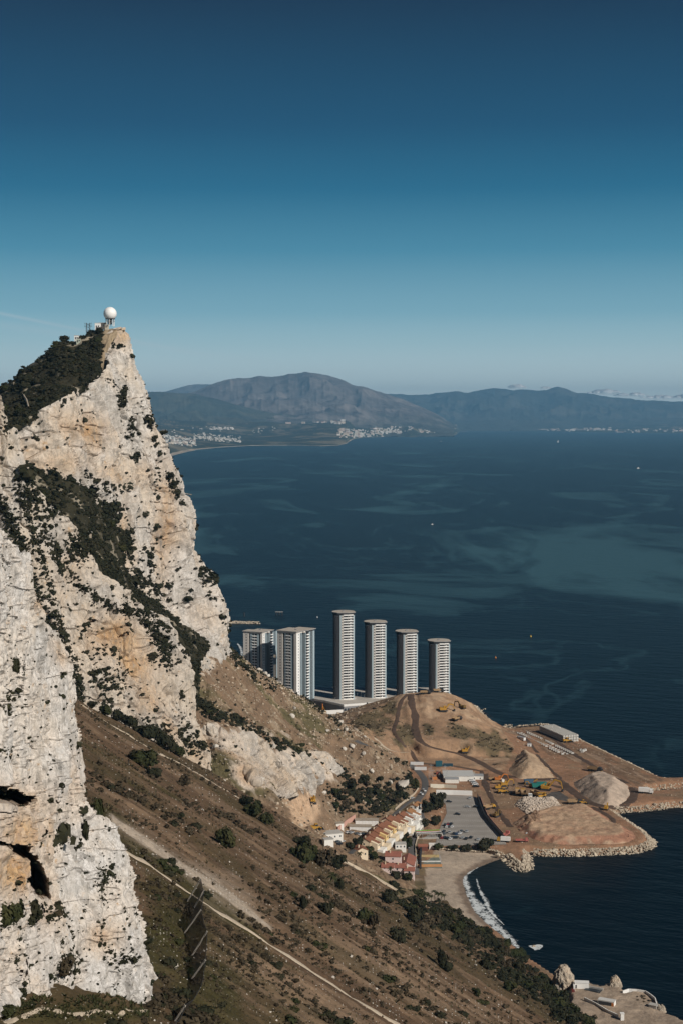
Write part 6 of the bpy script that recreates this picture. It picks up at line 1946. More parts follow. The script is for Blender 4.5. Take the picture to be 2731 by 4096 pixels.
for k, (x, y) in enumerate([(1715, 3118), (1722, 3104), (1728, 3125), (1770, 3118), (1778, 3108), (1785, 3124)]):
    p = castB(x, y)
    e = empty('switch_gantry', p, 0.1, 'thin grey lattice pole in the %s group of the substation yard' % ('left' if k < 3 else 'right'), 'gantry', 'substation lattice poles')
    mb = MB()
    for s in (-0.45, 0.45):
        mb.bar((s, 0, 0), (s, 0, 11), 0.14)
    for q in range(7):
        mb.bar((-0.45, 0, q * 1.5), (0.45, 0, q * 1.5 + 1.5), 0.09)
    mb.build('lattice', M_STEEL, e)
    MB().bar((-2.2, 0, 9.5), (2.2, 0, 9.5), 0.16).build('cross_arm', M_STEEL, e)
for k, (x, y) in enumerate([(1752, 3098), (1735, 3118), (1760, 3108)]):
    p = castB(x, y)
    e = empty('transformer', p, 0.2 * k, ['red brown', 'orange', 'grey'][k] + ' transformer block in the substation yard', 'transformer')
    MB().box(-2.2, 2.2, -1.3, 1.3, 0, 2.6).build('tank', plain('trafo%d' % k, [(0.25, 0.08, 0.06), (0.42, 0.16, 0.05), (0.2, 0.2, 0.2)][k], 0.6), e)
    for s in (-1.2, 0, 1.2):
        MB().cyl((s, 0, 3.3), 0.18, 1.4, 8).build('bushing', M_STEEL, e)

# ------------------------------------------------------------------ vehicles
M_TYRE = plain('tyre', (0.02, 0.02, 0.02), 0.9, 0.1, 0.1)
CAR_MATS = {n: plain('car_' + n, c, 0.25, 0.5, 0.03) for n, c in {'white': (0.75, 0.75, 0.75), 'black': (0.015, 0.015, 0.017), 'grey': (0.12, 0.125, 0.13), 'silver': (0.42, 0.43, 0.44), 'blue': (0.03, 0.06, 0.14), 'red': (0.30, 0.02, 0.02)}.items()}
def car_meshes():
    prof = [(-2.2, 0.35), (2.15, 0.35), (2.2, 0.75), (1.1, 0.92), (-2.0, 0.98), (-2.2, 0.8)]
    body = {n: MB().sideprism(prof, -0.88, 0.88).mesh('body', m) for n, m in CAR_MATS.items()}
    cab = [(-1.95, 0.97), (1.05, 0.92), (0.35, 1.42), (-1.55, 1.46)]
    glass = MB().sideprism(cab, -0.76, 0.76).mesh('windows', M_GLASS)
    roof = {n: MB().box(-1.45, 0.3, -0.70, 0.70, 1.44, 1.50).mesh('roof', m) for n, m in CAR_MATS.items()}
    wheel = MB().cyl((0, 0, 0), 0.33, 0.22, 10, 'y').mesh('wheel', M_TYRE)
    return body, glass, roof, wheel
CB, CG, CR, CWH = car_meshes()
def car(p, rz, col, label, group=None, s=1.0):
    e = empty('car', (p[0], p[1], p[2] + 0.03), rz, label, 'car', group)
    s = s * 1.12
    e.scale = (s, s, s)
    link('body', CB[col], e); link('windows', CG, e); link('roof', CR[col], e)
    for sx in (-1.35, 1.4):
        for sy in (-0.8, 0.8):
            link('wheel', CWH, e, (sx, sy, 0.33))
    return e
def cz5(px, py):
    p = gz(px, py, 5.06)
    return p
# scattered in the car park
for (x, y, c, r, lb) in [(1769, 3186, 'grey', 0.3, 'dark grey car alone at the head of the car park, left'), (1878, 3195, 'silver', 1.3, 'silver van like car alone at the head of the car park, right'), (1794, 3209, 'black', -0.15, 'black car driving in near the car park entrance'), (1867, 3230, 'silver', -0.3, 'silver car alone in the middle of the car park, left of a dark one'),
                         (1901, 3230, 'black', -0.3, 'black car alone near the dark wall of the car park'), (1828, 3259, 'black', -0.35, 'black car alone in the centre of the car park')]:
    car(cz5(x, y), r, c, lb)
ROW = [(1779, 3302, 'black'), (1791, 3299, 'red'), (1803, 3298, 'black'), (1786, 3309, 'white'), (1797, 3309, 'grey'), (1807, 3309, 'white')]
o_w = ['first', 'second', 'third', 'fourth', 'fifth', 'sixth', 'seventh', 'eighth', 'ninth', 'tenth', 'eleventh']
for k, (x, y, c) in enumerate(ROW):
    car(cz5(x, y), 1.25, c, '%s car, %s from left in the %s row of the small rear cluster' % (c, o_w[k % 3], 'back' if k < 3 else 'front'))
r1 = [(1774, 3328), (1776, 3338), (1798, 3331), (1815, 3337), (1826, 3338), (1838, 3336), (1844, 3327), (1866, 3328)]
c1 = ['black', 'grey', 'silver', 'black', 'blue', 'white', 'grey', 'silver']
for k, ((x, y), c) in enumerate(zip(r1, c1)):
    car(cz5(x, y), 1.2, c, '%s car, %s from left in the middle row by the beach' % (c, o_w[k]))
r2 = [(1768, 3353), (1779, 3353), (1789, 3355), (1800, 3358), (1808, 3352), (1818, 3352), (1825, 3352), (1849, 3353), (1863, 3357), (1882, 3352), (1911, 3360)]
c2 = ['red', 'black', 'black', 'white', 'grey', 'black', 'black', 'silver', 'black', 'black', 'silver']
for k, ((x, y), c) in enumerate(zip(r2, c2)):
    car(cz5(x, y), 1.2, c, '%s car, %s from left in the front row by the beach' % (c, o_w[k]))
# along the road and lanes
RD = [(1694, 3166, 'white', -1.1, 'white car coming round the bend, farthest up the road'), (1682, 3180, 'white', -0.9, 'white car on the road before the village fork'), (1646, 3196, 'silver', 0.6, 'silver car on the lane side of the fork'), (1664, 3230, 'white', 1.3, 'white car parked first along the village road'), (1662, 3248, 'black', 1.4, 'black car parked second along the village road'), (1666, 3270, 'black', 1.4, 'black car parked third along the village road'),
      (1660, 3310, 'black', 1.2, 'black car parked fourth along the village road'), (1654, 3325, 'grey', 1.1, 'grey car parked fifth along the village road'), (1648, 3338, 'black', 1.1, 'black car parked sixth along the village road'), (1636, 3362, 'black', 1.2, 'black car parked seventh along the village road'), (1635, 3378, 'white', 1.4, 'white car parked eighth along the village road'), (1633, 3392, 'silver', 1.5, 'silver car parked last along the village road')]
for (x, y, c, r, lb) in RD:
    p = castB(x, y)
    car((p.x, p.y, p.z + 0.3), r, c, lb)
for k, (x, y, c) in enumerate([(1391, 3333, 'white'), (1405, 3335, 'silver'), (1428, 3339, 'grey'), (1441, 3341, 'white'), (1453, 3342, 'black'), (1472, 3340, 'grey'), (1492, 3332, 'silver')]):
    p = castB(x, y)
    car((p.x, p.y, p.z + 0.1), 0.9, c, '%s car, %s from left on the yard before the garages' % (c, o_w[k]))
for k, (x, y, c) in enumerate([(1352, 3372, 'grey'), (1358, 3382, 'black'), (1369, 3370, 'silver')]):
    p = castB(x, y)
    car((p.x, p.y, p.z + 0.1), 0.9, c, '%s car parked by the hedge below the workshop' % c)
for k, (x, y, c) in enumerate([(1886, 3126, 'white'), (1893, 3133, 'silver'), (1898, 3140, 'white'), (1903, 3149, 'black')]):
    p = castB(x, y)
    car((p.x, p.y, p.z + 0.1), 0.1, c, '%s car, %s down the yard right of the warehouse' % (c, o_w[k]), None, 1.15)
# ------------------------------------------------------------------ spoil heaps on the reclaimed land
def heap(name, pxs, slope_, hmax, mat_alb, label, z0=4.6, step=1.2, namp=0.5, tilt=None, nsc=6.0, mat=None, cat='heap'):
    poly = [gz(x, y, z0)[:2] for x, y in pxs]
    pa = np.array(poly)
    xs = np.arange(pa[:, 0].min() - 2, pa[:, 0].max() + 2, step)
    ys = np.arange(pa[:, 1].min() - 2, pa[:, 1].max() + 2, step)
    Y, X = np.meshgrid(ys, xs, indexing='ij')
    ins = in_poly(X, Y, poly)
    d = seg_dist(X, Y, poly, True) * np.where(ins, 1, -1)
    nz_ = n2(X, Y, nsc, 4, 3.3)
    d = d + 1.2 * n2(X, Y, 11, 2, 8.0)
    h = np.minimum(d * slope_, hmax + (0 if tilt is None else tilt(X, Y)))
    h = np.where(h > 0, h + namp * nz_ * smooth(0, 1.5, h), h)
    Z = z0 + np.maximum(h, -0.6)
    V = np.stack([X, Y, Z], -1).reshape(-1, 3)
    Fc = grid_faces(*X.shape)[:, ::-1]
    Fc = Fc[(d.ravel()[Fc] > -1.2).any(1)]
    used, inv = np.unique(Fc, return_inverse=True)
    V = V[used]
    me = mesh_np(name, V, inv.reshape(-1, 4), mat or M_GND3, True, {'alb': mat_alb(V)})
    c = pa.mean(0)
    o = link(name, me)
    return tag(o, label, cat)
def const(c, c2=None, s=8.0):
    def f(V):
        a = np.zeros((len(V), 3)) + np.array(c)
        return a if c2 is None else blend(a, smooth(-0.2, 0.6, fbm(V / s, 4)), c2)
    return f
heap('sand_heap', C3((215, 560), (330, 600), (470, 600), (605, 590), (560, 520), (480, 440), (400, 385), (300, 400), (240, 470)), 0.62, 17, const((0.35, 0.25, 0.17), (0.40, 0.295, 0.205)), 'smooth tan sand heap cut against the spoil hill', namp=0.55, nsc=4.0)
heap('gravel_heap', C3((735, 625), (800, 720), (880, 775), (990, 805), (1110, 790), (1165, 730), (1165, 660), (1090, 610), (960, 590), (850, 585)), 0.62, 9.5, lambda V: blend(const((0.29, 0.225, 0.18), (0.37, 0.29, 0.235))(V), smooth(205, 225, V[:, 0]), (0.42, 0.335, 0.27)), 'conical pale gravel heap near the outer sea wall', namp=0.55, nsc=4.0)
heap('red_spoil_bank', C3((270, 930), (380, 870), (560, 820), (830, 800), (900, 830), (1010, 900), (1050, 940), (1180, 990), (1210, 1050), (1120, 1085), (900, 1095), (650, 1100), (500, 1080), (420, 1060), (330, 1000)), 0.55, 5.2,
     lambda V: blend(blend(const((0.36, 0.195, 0.13), (0.27, 0.14, 0.095), 10)(V), smooth(0.1, 0.6, fbm(V / 14 + 3, 3)), (0.43, 0.30, 0.21)), smooth(8.8, 9.8, V[:, 2]) * 0.8, (0.44, 0.31, 0.21)), 'broad red brown spoil bank behind the rock armour', namp=0.55, nsc=4.0)
heap('dark_spoil_heap', C3((280, 940), (360, 880), (450, 850), (560, 880), (520, 960), (430, 1000), (340, 990)), 0.6, 8.5, const((0.17, 0.105, 0.07), (0.28, 0.19, 0.13), 5), 'rough dark brown spoil heap at the corner of the red bank', namp=1.2, nsc=3.5)
heap('dark_gravel_sheet', C3((500, 735), (620, 760), (730, 780), (700, 730), (640, 690), (560, 695)), 0.3, 0.6, const((0.10, 0.09, 0.085)), 'dark grey gravel patch beside the parked trucks', namp=0.1)
M_WROCK = plain('white_rock', (0.48, 0.41, 0.345), 0.9, 0.1, 0.25, 0.8)
M_ARM = plain('armour_rock', (0.43, 0.365, 0.285), 0.9, 0.1, 0.35, 0.4)
ARM_P = [stone(s, 1) for s in range(60, 70)]
ARM_ME = [mesh_np('boulder', *q, M_ARM) for q in ARM_P]
def fill_stones(name, pxs, n, size, mat, label, hump=4.0, z0=4.8, parent=None, alb=None):
    poly = [gz(x, y, z0)[:2] for x, y in pxs]
    pa = np.array(poly)
    L, S = [], []
    while len(L) < n:
        x, y = random.uniform(pa[:, 0].min(), pa[:, 0].max()), random.uniform(pa[:, 1].min(), pa[:, 1].max())
        if not in_poly(np.array([x]), np.array([y]), poly)[0]: continue
        d = seg_dist(np.array([x]), np.array([y]), poly, True)[0]
        L.append((x, y, z0 + min(d * 0.6, hump))); S.append(size * math.exp(random.gauss(0, 0.3)))
    o = link(name, scatter_mesh(name, ARM_P, L, np.stack([S] * 3, 1), [random.uniform(0, 6.28) for _ in L], mat), parent)
    return tag(o, label, kind='stuff')
heap('white_rock_heap', C3((300, 790), (340, 745), (500, 755), (590, 735), (640, 795), (560, 820), (440, 850), (380, 860)), 0.6, 3.6, const((0.40, 0.33, 0.265)), 'low heap of pale quarried rock behind the parked trucks', namp=0.3)
fill_stones('white_rocks', C3((300, 790), (340, 745), (500, 755), (590, 735), (640, 795), (560, 820), (440, 850), (380, 860)), 900, 0.9, M_WROCK, 'pale quarried rocks heaped behind the parked trucks', 3.6)
fill_stones('blue_grey_rocks', C3((360, 1000), (400, 960), (455, 930), (470, 950), (410, 1020), (380, 1025)), 90, 0.9, plain('blue_rock', (0.50, 0.53, 0.55), 0.8), 'pale blue grey rocks spilled down the corner heap', 3)
fill_stones('red_rubble', C3((430, 1000), (600, 1040), (800, 1030), (1000, 1000), (1190, 1010), (1190, 1060), (900, 1085), (600, 1085), (470, 1060)), 1100, 0.65, plain('red_rock', (0.31, 0.17, 0.115), 0.9, 0.1, 0.3), 'red brown rubble on the face of the spoil bank', 3.5)
fill_stones('brown_rubble', C3((290, 930), (430, 850), (560, 880), (560, 960), (430, 1010), (330, 990)), 420, 0.75, plain('brown_rock', (0.24, 0.16, 0.11), 0.9, 0.1, 0.4), 'broken brown rock over the corner heap', 6.5)

# ------------------------------------------------------------------ rock armour along the shore
def armour(name, pts, n_near, label, rows, size, z_in=3.4):
    """boulders on the sloping edge: the largest are single parts, the small rest one mass"""
    e = empty(name, (pts[0][0], pts[0][1], 0), 0)
    e['kind'] = 'structure'; e['label'] = label
    P = resample([(p[0], p[1], 0) for p in pts], 1.5)[:, :2]
    T = np.gradient(P, axis=0); T /= np.linalg.norm(T, axis=1, keepdims=True) + 1e-9
    Nn = np.stack([-T[:, 1], T[:, 0]], 1)
    test = P + Nn * 3
    sgn = np.where(in_poly(test[:, 0], test[:, 1], LAND_W), 1, -1)
    Nn = Nn * sgn[:, None]
    items = []
    for i in range(len(P)):
        for r in range(rows):
            t_ = (r + random.uniform(0, 1)) / rows
            off = -2.2 + 8.2 * t_
            q = P[i] + Nn[i] * off + T[i] * random.uniform(-0.8, 0.8)
            z = -0.3 + min(max(off + 1.5, 0) * 0.62, z_in)
            s = size * math.exp(random.gauss(0, 0.28))
            items.append((q[0], q[1], z, s))
    items.sort(key=lambda a: -a[3])
    for (x, y, z, s) in items[:n_near]:
        o = link('boulder', random.choice(ARM_ME), e, (x - e.location.x, y - e.location.y, z), (random.uniform(-.5, .5), random.uniform(-.5, .5), random.uniform(0, 6.28)))
        o.scale = (s, s, s)
    rest = items[n_near:]
    me = scatter_mesh('small_rocks', ARM_P, [(a[0] - e.location.x, a[1] - e.location.y, a[2]) for a in rest], [(a[3],) * 3 for a in rest], [random.uniform(0, 6.28) for _ in rest], M_ARM)
    o = link('small_rocks', me, e)
    o['kind'] = 'stuff'
    return e
armour('rock_armour', ROCK_W[29:], 170, 'pale rock armour round the near spoil bank', 5, 1.25)
armour('rock_armour', ROCK_W[21:30], 60, 'pale rock armour along the southern jetty', 4, 1.2)
armour('rock_armour', ROCK_W[11:21], 20, 'pale rock armour of the outer dock', 3, 1.1)
armour('rock_armour', ROCK_W[0:12], 50, 'pale rock armour along the outer sea wall', 3, 1.25)
bw = [tuple(castB(x, y))[:2] for x, y in [(1742, 3394), (1800, 3398), (1870, 3402), (1940, 3404), (2000, 3412), (2030, 3420)]]
L = [(x + random.uniform(-1, 1), y + random.uniform(-3, 1.5), tri_interp(ZB, x, y) + 0.3) for (x, y, _) in [tuple(q) for q in resample([(a[0], a[1], 0) for a in bw], 0.7)] for _ in range(3)]
o = link('beach_rocks', scatter_mesh('beach_rocks', ARM_P, L, [(random.uniform(0.4, 1.0),) * 3 for _ in L], [random.uniform(0, 6.28) for _ in L], M_ARM))
tag(o, 'bank of pale rocks between beach and car park', kind='stuff')

# ------------------------------------------------------------------ machines
M_YELLOW = plain('machine_yellow', (0.42, 0.225, 0.03), 0.6, 0.4, 0.12)
M_ORANGE = plain('machine_orange', (0.45, 0.15, 0.03), 0.6, 0.4, 0.12)
M_BED = plain('tipper_body', (0.30, 0.20, 0.11), 0.7, 0.3, 0.2)
def excavator(p, rz, label, mat=None, s=1.0, reach=1.0, lift=1.0, turn=0.0):
    mat = mat or M_YELLOW
    e = empty('excavator', p, rz, label, 'excavator')
    e.scale = (s, s, s)
    for sy in (-1.3, 1.3):
        MB().sideprism([(-2.3, 0.15), (2.3, 0.15), (2.6, 0.5), (2.3, 0.95), (-2.3, 0.95), (-2.6, 0.5)], sy - 0.35, sy + 0.35).build('track', M_DARK, e)
    MB().box(-2.4, 1.6, -1.4, 1.4, 1.1, 2.4).box(-2.6, -1.2, -1.3, 1.3, 1.3, 2.7).build('house', mat, e)
    c = MB().box(0.1, 1.7, 0.3, 1.4, 2.4, 3.4).build('cab', mat, e)
    MB().box(0.3, 1.76, 0.36, 1.46, 2.55, 3.2).build('window', M_GLASS, c)
    a = (1.4, -0.3, 1.9); b_ = (3.6 * reach, -0.3, 4.8 * lift); c_ = (6.2 * reach, -0.3, 4.2 * lift); d_ = (6.9 * reach, -0.3, 1.5)
    MB().bar(a, b_, 0.5, 0.75).bar(b_, c_, 0.45, 0.65).build('boom', mat, e)
    MB().bar(c_, d_, 0.35, 0.5).build('stick', mat, e)
    MB().sideprism([(d_[0] - 0.7, 0.5), (d_[0] + 0.5, 0.3), (d_[0] + 0.4, 1.6), (d_[0] - 0.3, 1.5)], -1.0, 0.4).build('bucket', M_DARK, e)
    return e
def wheels(e, xs, ys, r, w):
    me = MB().cyl((0, 0, 0), r, w, 12, 'y').mesh('wheel', M_TYRE)
    for x in xs:
        for y in ys:
            link('wheel', me, e, (x, y, r))
def dump_truck(p, rz, label, s=1.0, cabm=None):
    e = empty('dump_truck', p, rz, label, 'dump truck')
    e.scale = (s, s, s)
    MB().box(-3.6, 4.0, -0.7, 0.7, 0.8, 1.3).build('chassis', M_DARK, e)
    MB().sideprism([(-4.3, 1.5), (1.4, 1.4), (2.0, 2.9), (1.7, 2.9), (1.1, 1.75), (-4.1, 1.8), (-4.6, 2.6), (-4.9, 2.6)], -1.4, 1.4).box(-4.2, 1.4, -1.5, -1.35, 1.5, 2.9).box(-4.2, 1.4, 1.35, 1.5, 1.5, 2.9).build('tipper_body', M_BED, e)
    c = MB().box(2.2, 4.2, -1.2, 1.2, 1.2, 3.0).box(4.2, 5.0, -1.2, 1.2, 1.0, 2.0).build('cab', cabm or M_YELLOW, e)
    MB().box(3.0, 4.26, -1.1, 1.1, 2.1, 2.8).build('window', M_GLASS, c)
    wheels(e, (-3.2, -1.6, 3.4), (-1.2, 1.2), 0.85, 0.6)
    return e
def loader(p, rz, label, s=1.0):
    e = empty('wheel_loader', p, rz, label, 'loader')
    e.scale = (s, s, s)
    MB().box(-3.0, -0.2, -1.1, 1.1, 1.0, 2.3).build('engine_hood', M_YELLOW, e)
    c = MB().box(-0.4, 1.0, -0.8, 0.8, 1.2, 3.3).build('cab', M_YELLOW, e)
    MB().box(-0.3, 1.04, -0.84, 0.84, 2.1, 3.0).build('window', M_GLASS, c)
    MB().box(0.8, 2.4, -0.7, 0.7, 0.9, 1.6).build('front_frame', M_YELLOW, e)
    for s_ in (-0.6, 0.6):
        MB().bar((1.2, s_, 1.8), (3.4, s_, 0.8), 0.25, 0.4).build('arm', M_YELLOW, e)
    MB().sideprism([(3.2, 0.2), (4.5, 0.15), (4.0, 0.5), (3.5, 1.3), (3.3, 1.3)], -1.5, 1.5).build('bucket', M_DARK, e)
    wheels(e, (-2.0, 1.8), (-1.1, 1.1), 0.75, 0.55)
    return e
def lorry(p, rz, label, cabm, bodym, s=1.0, box=True):
    e = empty('lorry', p, rz, label, 'lorry')
    e.scale = (s, s, s)
    MB().box(-4.5, 3.8, -0.6, 0.6, 0.7, 1.1).build('chassis', M_DARK, e)
    if box:
        MB().box(-4.8, 1.6, -1.25, 1.25, 1.15, 3.6).build('load_box', bodym, e)
    else:
        MB().box(-4.8, 1.6, -1.25, 1.25, 1.15, 1.35).box(-4.8, 1.6, -1.25, -1.15, 1.35, 2.0).box(-4.8, 1.6, 1.15, 1.25, 1.35, 2.0).build('flat_bed', bodym, e)
    c = MB().sideprism([(1.9, 0.7), (4.0, 0.7), (4.0, 1.9), (3.6, 3.0), (1.9, 3.0)], -1.2, 1.2).build('cab', cabm, e)
    MB().box(3.4, 3.98, -1.05, 1.05, 1.95, 2.7).build('window', M_GLASS, c)
    wheels(e, (-3.6, -2.4, 3.0), (-1.1, 1.1), 0.5, 0.35)
    return e
G = lambda x, y: castB(x, y)
K4 = lambda x, y: (1960 + x / 3.92, 3080 + y / 3.92)
excavator(G(*K4(870, 320)), -0.35, 'large yellow excavator with its long arm raised beside the parked trucks', s=1.7, reach=1.25, lift=1.25)
excavator(G(*K4(120, 175)), 0.1, 'orange excavator, topmost of the machines parked on the left', M_ORANGE, 1.35)
excavator(G(*K4(220, 255)), 0.15, 'yellow excavator parked below the orange one', s=1.35, reach=0.9)
excavator(G(*K4(120, 300)), 0.1, 'yellow excavator parked above the wheel loader', s=1.15)
loader(G(*K4(195, 365)), 0.15, 'yellow wheel loader at the lower left of the parked machines', 1.5)
lorry(G(*K4(80, 165)), 0.1, 'pale lorry parked behind the orange excavator', M_WHR, M_BED, 1.3, False)
lorry(G(*K4(130, 215)), 0.1, 'pale flatbed lorry parked between the two upper excavators', M_WHR, M_BED, 1.3, False)
dump_truck(G(*K4(425, 385)), 1.5, 'leftmost brown dump truck in the row seen from behind', 1.5)
dump_truck(G(*K4(515, 395)), 1.5, 'second brown dump truck in the row seen from behind', 1.5)
lorry(G(*K4(605, 425)), -1.5, 'white cabbed lorry facing the camera in the truck row', M_WHR, M_BED, 1.35, False)
dump_truck(G(*K4(715, 420)), -1.2, 'dump truck with a tilted brown body right of the white lorry', 1.6)
excavator(G(*K4(835, 420)), -1.4, 'small yellow excavator at the right end of the truck row', s=1.2, reach=0.7, lift=0.7)
for (x, y, c, lb) in [(600, 225, (0.06, 0.11, 0.17), 'blue crusher unit behind the truck row'), (720, 290, (0.02, 0.16, 0.14), 'green crusher unit behind the truck row'), (800, 268, (0.02, 0.17, 0.15), 'green screening unit right of the crusher')]:
    p = G(*K4(x, y))
    e = empty('crusher', p, 0.1, lb, 'crusher')
    e.scale = (1.5, 1.5, 1.5)
    MB().sideprism([(-2.5, 1.0), (2.2, 1.0), (2.8, 3.0), (-3.0, 3.0)], -1.3, 1.3).build('hopper', plain('crusher' + lb[:5] + str(x), c, 0.5), e)
    MB().bar((2, 0, 1.2), (5.2, 0, 3.2), 0.9, 0.3).build('conveyor', M_YELLOW, e)
    for s_ in (-1.0, 1.0):
        MB().box(-2.2, 2.2, s_ - 0.3, s_ + 0.3, 0, 0.9).build('track', M_DARK, e)
excavator(G(*K4(640, 275)), 2.8, 'yellow excavator in front of the blue crusher', s=1.1, reach=0.8)
# on the mound and elsewhere
excavator(G(1772, 2846), 0.1, 'yellow excavator working on the spoil hill', s=1.6)
excavator(G(1845, 2836), 2.4, 'dark yellow excavator at the edge of the spoil hill', plain('dusty_yellow', (0.16, 0.10, 0.03), 0.7), 1.5)
excavator(G(1858, 3012), 0.15, 'yellow excavator beside the haul road below the scrub', s=1.3, reach=0.9)
dump_truck(G(1700, 2776), 0.1, 'dark dump truck on the flat top of the spoil hill, left', 1.2, M_DARK)
dump_truck(G(1752, 2769), 0.2, 'dark dump truck on the flat top of the spoil hill, right', 1.2, M_DARK)
dump_truck(G(1826, 2882), 0.8, 'dark dump truck on the lower bench of the spoil hill', 1.3, M_DARK)
excavator(G(1250, 3212), -1.2, 'excavator digging on the sandy cut above the village', s=1.3, reach=0.8)
loader(G(1262, 3322), 0.4, 'yellow loader at the foot of the sandy cut', 1.4)
loader(G(*C3((690, 320))[0]), 0.3, 'yellow loader at the end of the concrete block stack', 1.5)
dump_truck(G(*C3((900, 540))[0]), -0.5, 'dark dump truck tipping behind the gravel heap', 1.5, M_DARK)
loader(G(*C3((950, 575))[0]), 0.0, 'yellow loader on top edge of the gravel heap', 1.4)
dump_truck(G(*C3((745, 785))[0]), 0.1, 'dark dump truck on the track below the gravel heap', 1.3, M_DARK)
loader(G(*C3((810, 785))[0]), 0.0, 'low dark loader beside the dump truck on the track', 1.1)
excavator(G(*C3((985, 830))[0]), 1.2, 'small yellow excavator by the rock armour corner', s=1.1, reach=0.7)
lorry(G(2010, 3368), 2.9, 'yellow cabbed lorry with a white box beside the car park corner', M_YELLOW, M_WHITE, 1.15)
M_RED = plain('faded_red_paint', (0.36, 0.12, 0.10), 0.6)
lorry(G(2088, 3368), 0.0, 'low red and white flatbed lorry right of the white box lorry', M_RED, M_RED, 1.1, False)
lorry(G(2022, 3345), 1.1, 'red lorry parked behind the white box lorry', M_RED, M_RED, 1.2, False)
dump_truck(G(1955, 3236), 0.6, 'brown dump truck outside the car park hoarding', 1.2)
excavator(G(1982, 3268), 0.9, 'dark excavator beside the track outside the car park', plain('dusty_yellow', (0.16, 0.10, 0.03), 0.7), 1.2, 0.7)
# orange piling rig in front of the tower podium
p = G(1296, 2868)
p = Vector(gz(1297, 2858, 6))
e = empty('piling_rig', p, 0.2, 'orange piling rig standing before the tower podium', 'rig')
MB().box(-2.5, 2.5, -1.6, 1.6, 0.9, 3.4).build('house', M_YELLOW, e)
MB().box(-2.6, -1.8, -2.4, -1.6, 0.0, 12.5).build('mast', M_ORANGE, e)
for s_ in (-1.5, 1.5):
    MB().box(-2.6, 2.6, s_ - 0.4, s_ + 0.4, 0, 0.9).build('track', M_DARK, e)
MB().bar((1.5, 0, 3), (-2.0, -2, 10), 0.4).build('stay', M_YELLOW, e)
# precast blocks: the big stack and the laid out rows
M_BLOCK = plain('precast_concrete', (0.47, 0.455, 0.43), 0.85, 0.1, 0.12, 0.4)
q00, q10, q01 = Vector(gz(*C3((478, 238))[0], 5)), Vector(gz(*C3((665, 320))[0], 5)), Vector(gz(*C3((800, 310))[0], 5))
du = (q10 - q00); LU = du.length; du.normalize()
dv = (q01 - q10); LV = dv.length; dv.normalize()
BM = MB().prism([(-1.3, -1.3), (1.3, -1.3), (1.3, 1.3), (-1.3, 1.3)], 0, 1.9, 0, [(-1.1, -1.1), (1.1, -1.1), (1.1, 1.1), (-1.1, 1.1)]).cyl((0, 0, 2.1), 0.5, 0.5, 6).mesh('concrete_block', M_BLOCK)
nu, nv = int(LU / 2.9), int(LV / 2.9)
cnt = 0
for lev in range(3):
    for i in range(nu):
        for j in range(nv):
            if not (lev == 2 or i in (0, nu - 1) or j == 0): continue
            if lev == 2 and random.random() < 0.02: continue
            p = q00 + du * (i * 2.9 + 1.4) + dv * (j * 2.9 + 1.4)
            o = link('concrete_block', BM, None, (p.x, p.y, 4.9 + lev * 2.45), (0, 0, math.atan2(du.y, du.x) + random.uniform(-.08, .08)))
            tag(o, 'pale precast concrete block in the large stack on the outer land', 'block', 'stacked precast blocks')
            cnt += 1
BM2 = MB().box(-1.5, 1.5, -1.0, 1.0, 0, 1.3).box(-1.5, -1.0, -1.0, 1.0, 1.3, 2.2).mesh('concrete_unit', M_BLOCK)
for r_, (a, b_, n) in enumerate([((320, 255), (655, 410), 24), ((395, 250), (730, 405), 24), ((345, 250), (690, 408), 18)]):
    P0, P1 = Vector(gz(*C3(a)[0], 5)), Vector(gz(*C3(b_)[0], 5))
    for k in range(n):
        if random.random() < 0.06: continue
        p = P0.lerp(P1, k / (n - 1))
        o = link('concrete_unit', BM2, None, (p.x, p.y, 5.0), (0, 0, math.atan2(P1.y - P0.y, P1.x - P0.x) + 1.57))
        if r_ == 2: o.scale = (0.8, 0.5, 0.5)
        tag(o, 'precast concrete unit laid out in the long rows near the block stack', 'concrete unit', 'rows of precast units')
for (x, y, rz, lb) in [(345, 300, -0.95, 'white site cabin beside the rows of precast units'), (405, 350, 0.0, 'small white site cabin below the rows of precast units')]:
    p = castB(*C3((x, y))[0])
    e = empty('site_cabin', p, rz, lb, 'cabin')
    w = 10 if x == 345 else 4
    MB().box(-w / 2, w / 2, -1.5, 1.5, 0.1, 2.9).build('wall', M_CT, e)
    MB().box(-w / 2 - 0.1, w / 2 + 0.1, -1.6, 1.6, 2.9, 3.05).build('roof', M_STEEL, e)
    MB().box(-w * 0.2, -w * 0.2 + 0.9, -1.55, -1.48, 0.1, 2.1).build('door', M_DARK, e)
for k, (x, y) in enumerate([(795, 385), (812, 388), (825, 384), (805, 395)]):
    p = castB(*C3((x, y))[0])
    tag(link('concrete_block', BM, None, p, (0, 0, 0.4 * k)), 'pale concrete block in the small loose group beside the brown track', 'block', 'loose precast blocks')
p = castB(*C3((1290, 705))[0])
lorry(Vector((p.x, p.y, p.z)), -0.3, 'white tipper trailer on the dock between the jetties', M_WHITE, M_WHITE, 1.4)
